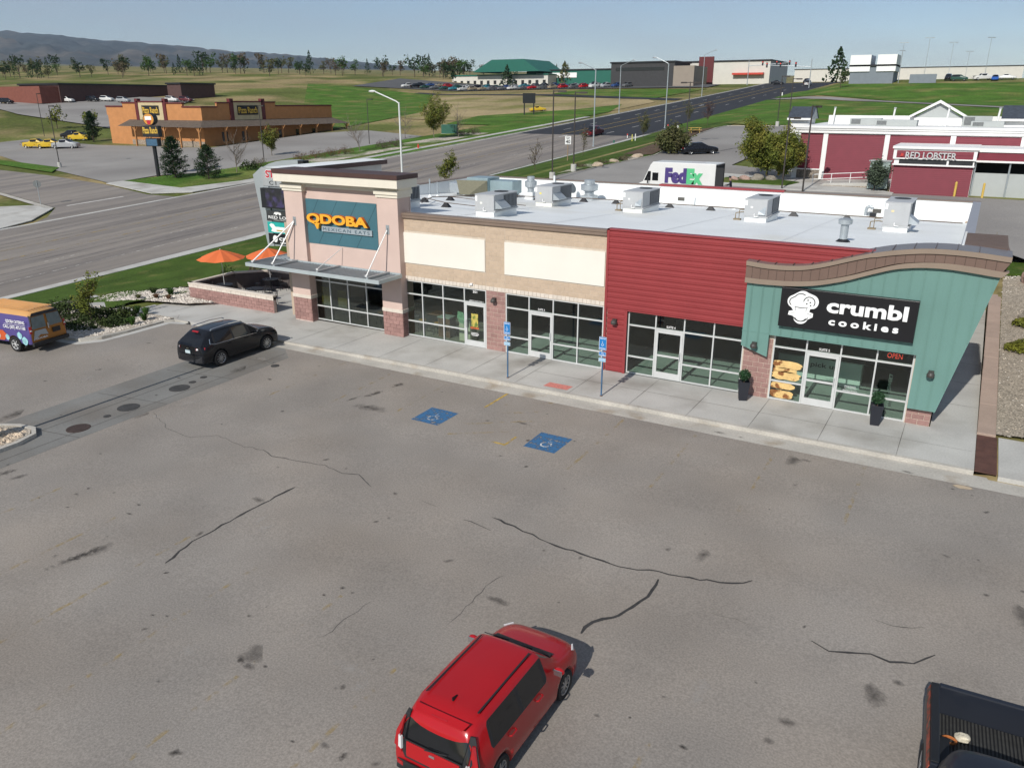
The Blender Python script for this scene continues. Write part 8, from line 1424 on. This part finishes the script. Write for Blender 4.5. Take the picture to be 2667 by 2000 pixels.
for i, (k, c, x, y, r, lb) in enumerate((('pickup', 'yellow', -149, 66, .5, 'yellow company pickup, left of three'), ('pickup', 'yellow', -145, 66.6, .5, 'yellow company pickup, middle of three'), ('pickup', 'silver', -140.5, 67, .5, 'silver lettered pickup, right of three'), ('pickup', 'black', -162, 82, 3.4, 'black pickup by the embankment'), ('pickup', 'yellow', -154.5, 79, .3, 'bright yellow truck by the pine'), ('sedan', 'yellow', -85.7, 165, .8, 'yellow car behind the billboard'), ('sedan', 'black', -51, 284, 0, 'black car crossing the junction'), ('pickup', 'white', -38.8, 276, pi / 2, 'white pickup waiting at the junction'), ('suv', 'black', -44, 300, -pi / 2, 'dark suv coming through the junction'), ('suv', 'green', 9, 246, 0, 'dark green suv on the hilltop'), ('pickup', 'white', 15, 248, .4, 'white pickup on the hilltop'), ('sedan', 'brightblue', 18, 247, -pi / 2, 'bright blue car on the hilltop'), ('suv', 'black', 6, 249, -pi / 2, 'dark suv left on the hilltop'), ('sedan', 'white', 21, 249, 0, 'white car on the hilltop, right'))): place_car(k, c, x, y, r, lb, 'cars beyond the shops')
rgc = random.Random(5); pal = ['white', 'silver', 'grey', 'black', 'blue', 'red', 'tan', 'green', 'teal', 'white', 'silver', 'black']
for i in range(46):
    row = i // 23; k = i % 23; x = -196 + k * 4.1; y = (252 if row == 0 else 262) + k * 1.0; c = pal[rgc.randrange(12)]; place_car(rgc.choice(('sedan', 'suv', 'pickup')), c, x, y, rgc.choice((1.2, -1.9)), c + ' vehicle in the crowded far car park, ' + ('front' if row == 0 else 'rear') + ' row, place ' + str(k + 1) + ' from the left', 'cars in the far car park', T(x, y) + .3)
for i, (x, y, c) in enumerate(((-247, 115, 'black'), (-236, 128, 'white'), (-232, 134, 'black'), (-229, 137, 'white'), (-222, 138, 'silver'), (-214, 150, 'white'), (-211, 153, 'maroon'))): place_car('suv', c, x, y, .3, c + ' car in front of the long brick building, ' + ('first', 'second', 'third', 'fourth', 'fifth', 'sixth', 'seventh')[i] + ' from the left', 'cars by the brick building', T(x, y) + .35)
# ---- far buildings
def block(name, label, x0, x1, y0, y1, h, m, roof=None, parts=(), z=None, wins=0):
    z = T((x0 + x1) / 2, y0) - .3 if z is None else z; t = thing(name, label, 'building', ((x0 + x1) / 2, (y0 + y1) / 2, z)); a = MB(); a.box(x0, x1, y0, y1, z - 1, z + h); a.build('walls', m, t, w=True); a = MB(); a.box(x0 - .4, x1 + .4, y0 - .4, y1 + .4, z + h, z + h + .5); a.build('roof', roof or M_black, t, w=True)
    for k in range(wins): w = (x1 - x0) / wins; a = MB(); a.box(x0 + w * (k + .3), x0 + w * (k + .7), y0 - .06, y0, z + 1, z + 2.6); a.build('window', M_cglass, t, w=True)
    for (p0, p1, q0, q1, r0, r1, mm, nm) in parts: a = MB(); a.box(p0, p1, q0, q1, z + r0, z + r1); a.build(nm, mm, t, w=True)
    return t
M_grn = mat('green_metal_roof', (.02, .13, .095), .5, .05, .5); M_crm = mat('cream_wall', (.62, .60, .54), .8, .04, .5); M_char = mat('charcoal_wall', (.05, .05, .052), .8, .1, 1); M_taup = mat('taupe_wall', (.30, .255, .21), .85, .05, .5); M_brick = mat('shaded_brick', (.09, .05, .045), .9, .1, 1)  # M_brick: dark tone carries the shade of the wall turned from the sun
block('office_building', 'long flat-roofed brick building with shaded walls at the far left', -258, -236, 126, 170, 5.5, M_brick, parts=((-262, -236.5, 120, 126, 0, 5, mat('red_brick', (.20, .07, .05), .9, .1, 1), 'red_wing'),)); block('office_building', 'shaded brick end block right of the long brick building', -226, -219, 158, 172, 5, M_brick)
hc = block('health_centre', 'white building with green metal gable roof beyond the car park', -200, -150, 292, 315, 4.6, M_crm, M_grn, wins=14); z = hc.location[2]; a = MB(); a.add([(-186, 288, z + 6), (-186, 312, z + 6), (-176, 288, z + 11), (-176, 312, z + 11), (-160, 288, z + 11), (-160, 312, z + 11), (-152, 288, z + 6), (-152, 312, z + 6)], [(0, 2, 3, 1), (2, 4, 5, 3), (4, 6, 7, 5), (0, 6, 4, 2)]); a.build('gable_roof', M_grn, hc, w=True)
block('store_building', 'long green-fronted store with white sign band beyond the lot', -165, -110, 300, 320, 6.5, M_grn, parts=((-160, -140, 299.7, 300, 3.6, 5.6, M_vinyl, 'sign_band'), (-122, -112, 299.6, 300, 2.6, 4.8, M_vinyl, 'oval_sign'))); block('restaurant_building', 'black angular restaurant with slanted roof beyond the green bank', -114, -88, 277, 295, 9, M_char, parts=((-112, -92, 276.9, 277, 6.2, 7.4, M_cglass, 'clerestory'), (-88, -80, 276, 292, 0, 7.6, M_taup, 'tan_wing'))); block('mall_building', 'cream and brown retail block with red awning by the junction', -92, -58, 300, 330, 8.5, M_crm, parts=((-86, -80, 299.5, 300, 0, 10.5, M_burg, 'brown_bay'), (-72, -60, 298, 300, 3.6, 4.3, Mrd, 'awning'))); block('retail_building', 'long pale store front on the horizon behind the junction', -120, 30, 640, 690, 9, M_crm)
wbb = block('hilltop_building', 'grey and white boxy building on top of the hill', -20, -8, 240, 252, 5, mat('blue_grey_wall', (.20, .23, .26), .8, .05, 1), parts=((-20.3, -14.6, 239.6, 250, 3.6, 8.2, M_vinyl, 'white_cube'), (-12.8, -7.6, 239.6, 250, 3.6, 8.2, M_vinyl, 'white_cube'))); t = thing('fence', 'grey screen fence on the hilltop', 'fence', (0, 239.5, T(0, 239.5))); a = MB(); a.box(-3.5, 3.5, -.1, .1, 0, 2.4); a.build('panel', mat('blue_grey_wall', (.20, .23, .26)), t)
for i, (x, y, h) in enumerate(((-6.4, 240, 11), (-1.5, 262, 12), (4.5, 275, 11), (8.5, 300, 9), (15, 262, 11.5), (-10, 275, 9))): lot_lamp(x, y, h, 'tall hilltop lamp, ' + ('nearest the white building', 'second from left', 'third', 'fourth, shortest', 'rightmost', 'behind the white building')[i], 2, False, .2 * i, M_galv, 'hilltop lamps')
for i, (x, y, s) in enumerate(((-61.5, 282, 1), (-35.6, 262, -1))):
    t = thing('traffic_signal', ('traffic signal mast on the left of the junction', 'traffic signal mast on the right of the junction')[i], 'traffic signal', (x, y, T(x, y)), 0, 'traffic signals'); a = MB(); a.tube((0, 0, 0), (0, 0, 9), .16, .12); a.build('pole', M_galv, t); a = MB(); a.tube((0, 0, 6.6), (s * 15, 0, 7.4), .12, .07); a.build('mast_arm', M_galv, t)
    for k in (5, 10, 14.5): a = MB(); a.box(s * k - .25, s * k + .25, -.25, .1, 6.6, 8.2); hd = a.build('signal_head', M_black, t); a = MB(); a.tube((s * k, -.27, 7.8), (s * k, -.25, 7.8), .16, .16, 10); a.build('red_lens', emit('signal_red', (.8, .05, .03), .8), hd)
tp = [(L_grn, 'round'), (L_olive, 'round'), (L_brn, 'round'), (L_dk, 'cone'), (L_dk, 'round')]; rgt = random.Random(9)
for i in range(120):
    u = i / 119; x = -520 + 330 * u + rgt.uniform(-14, 14); y = 150 + 190 * u + rgt.uniform(-5, 90); m, k = tp[rgt.randrange(5)]
    if x > -262 and y < 182: continue
    h = rgt.uniform(6, 12); crown_tree(x, y, h, h * (.55 if k == 'cone' else .9), ('conifer' if k == 'cone' else 'broadleaf tree') + ' in the far band of town trees, ' + str(i + 1) + ' counted from the left', m, rgt.randrange(5), 'town trees', k, n=260)
for i, (x, y, h, m, k, lb) in enumerate(((-192, 281, 9, L_dk, 'round', 'dark tree left of the green-roofed building'), (-168, 288, 9, L_dk, 'cone', 'conifer in front of the green roof'), (-146, 300, 10, L_olive, 'cone', 'tree between the two green buildings'), (-32, 292, 12, L_dk, 'cone', 'dark conifer at the junction'), (-20, 226, 5, L_juni, 'round', 'dark bush below the white hilltop building'), (-184, 92, 6, L_yel, 'round', 'yellow willow on the embankment'), (-176, 96, 5, L_yel, 'round', 'smaller willow on the embankment'))): crown_tree(x, y, h, h * .9, lb, m, i % 4, 'single far trees', k, n=360)
# ---- mountain
def rangemesh(name, A, B_, m, nv, amp, seed, drop=True):
    rg = np.random.default_rng(seed); n = 120; vs = []; P = lambda L, u: Vector(L[min(int(u), len(L) - 2)]).lerp(Vector(L[min(int(u), len(L) - 2) + 1]), u - min(int(u), len(L) - 2))
    for j in range(nv + 1):
        for i in range(n + 1):
            u = (len(A) - 1) * i / n; p = P(A, u).lerp(P(B_, u), j / nv); f = sin(pi * j / nv) if drop else 1; q = amp * (sin(i * .9 + j * .8) * .4 + sin(i * .37 - j * 1.3) * .5 + rg.normal() * .25) * f + (rg.normal() * amp * .12 if j == 0 else 0); vs.append((p.x, p.y, p.z + q - (0 if j < nv else 60)))
    w = n + 1; mb = MB(); mb.v = vs; mb.f = [(j * w + i, j * w + i + 1, (j + 1) * w + i + 1, (j + 1) * w + i) for j in range(nv) for i in range(n)]; o = mb.build(name, m, smooth=True); tag(o, kind='structure'); return o
rangemesh('mountain', RIDGE, FOOT, mat('forested_slope', (.050, .060, .060), .95, .35, .004, .2, .02, spec=.05, col2=(.12, .105, .085), c2scale=.0016, c2lo=.5, c2hi=.68), 14, 45, 1); rangemesh('foothills', FOOT, APRON, mat('foothill_grass', (.11, .14, .065), .95, .25, .004, .2, .02, spec=.05, col2=(.20, .17, .11), c2scale=.002, c2lo=.5, c2hi=.65), 8, 8, 2)
# ---- air
hz = MB(); hz.box(-12000, 9500, -600, 12000, -200, 1400); hz_o = hz.build('haze', None); hm = bpy.data.materials.new('haze'); hm.use_nodes = True; nt = hm.node_tree; nt.nodes.clear(); o_ = nt.nodes.new('ShaderNodeOutputMaterial'); pv = nt.nodes.new('ShaderNodeVolumePrincipled'); pv.inputs['Color'].default_value = (.62, .76, .95, 1); pv.inputs['Density'].default_value = .000045; nt.links.new(pv.outputs[0], o_.inputs['Volume']); hz_o.data.materials.append(hm); tag(hz_o, kind='stuff')
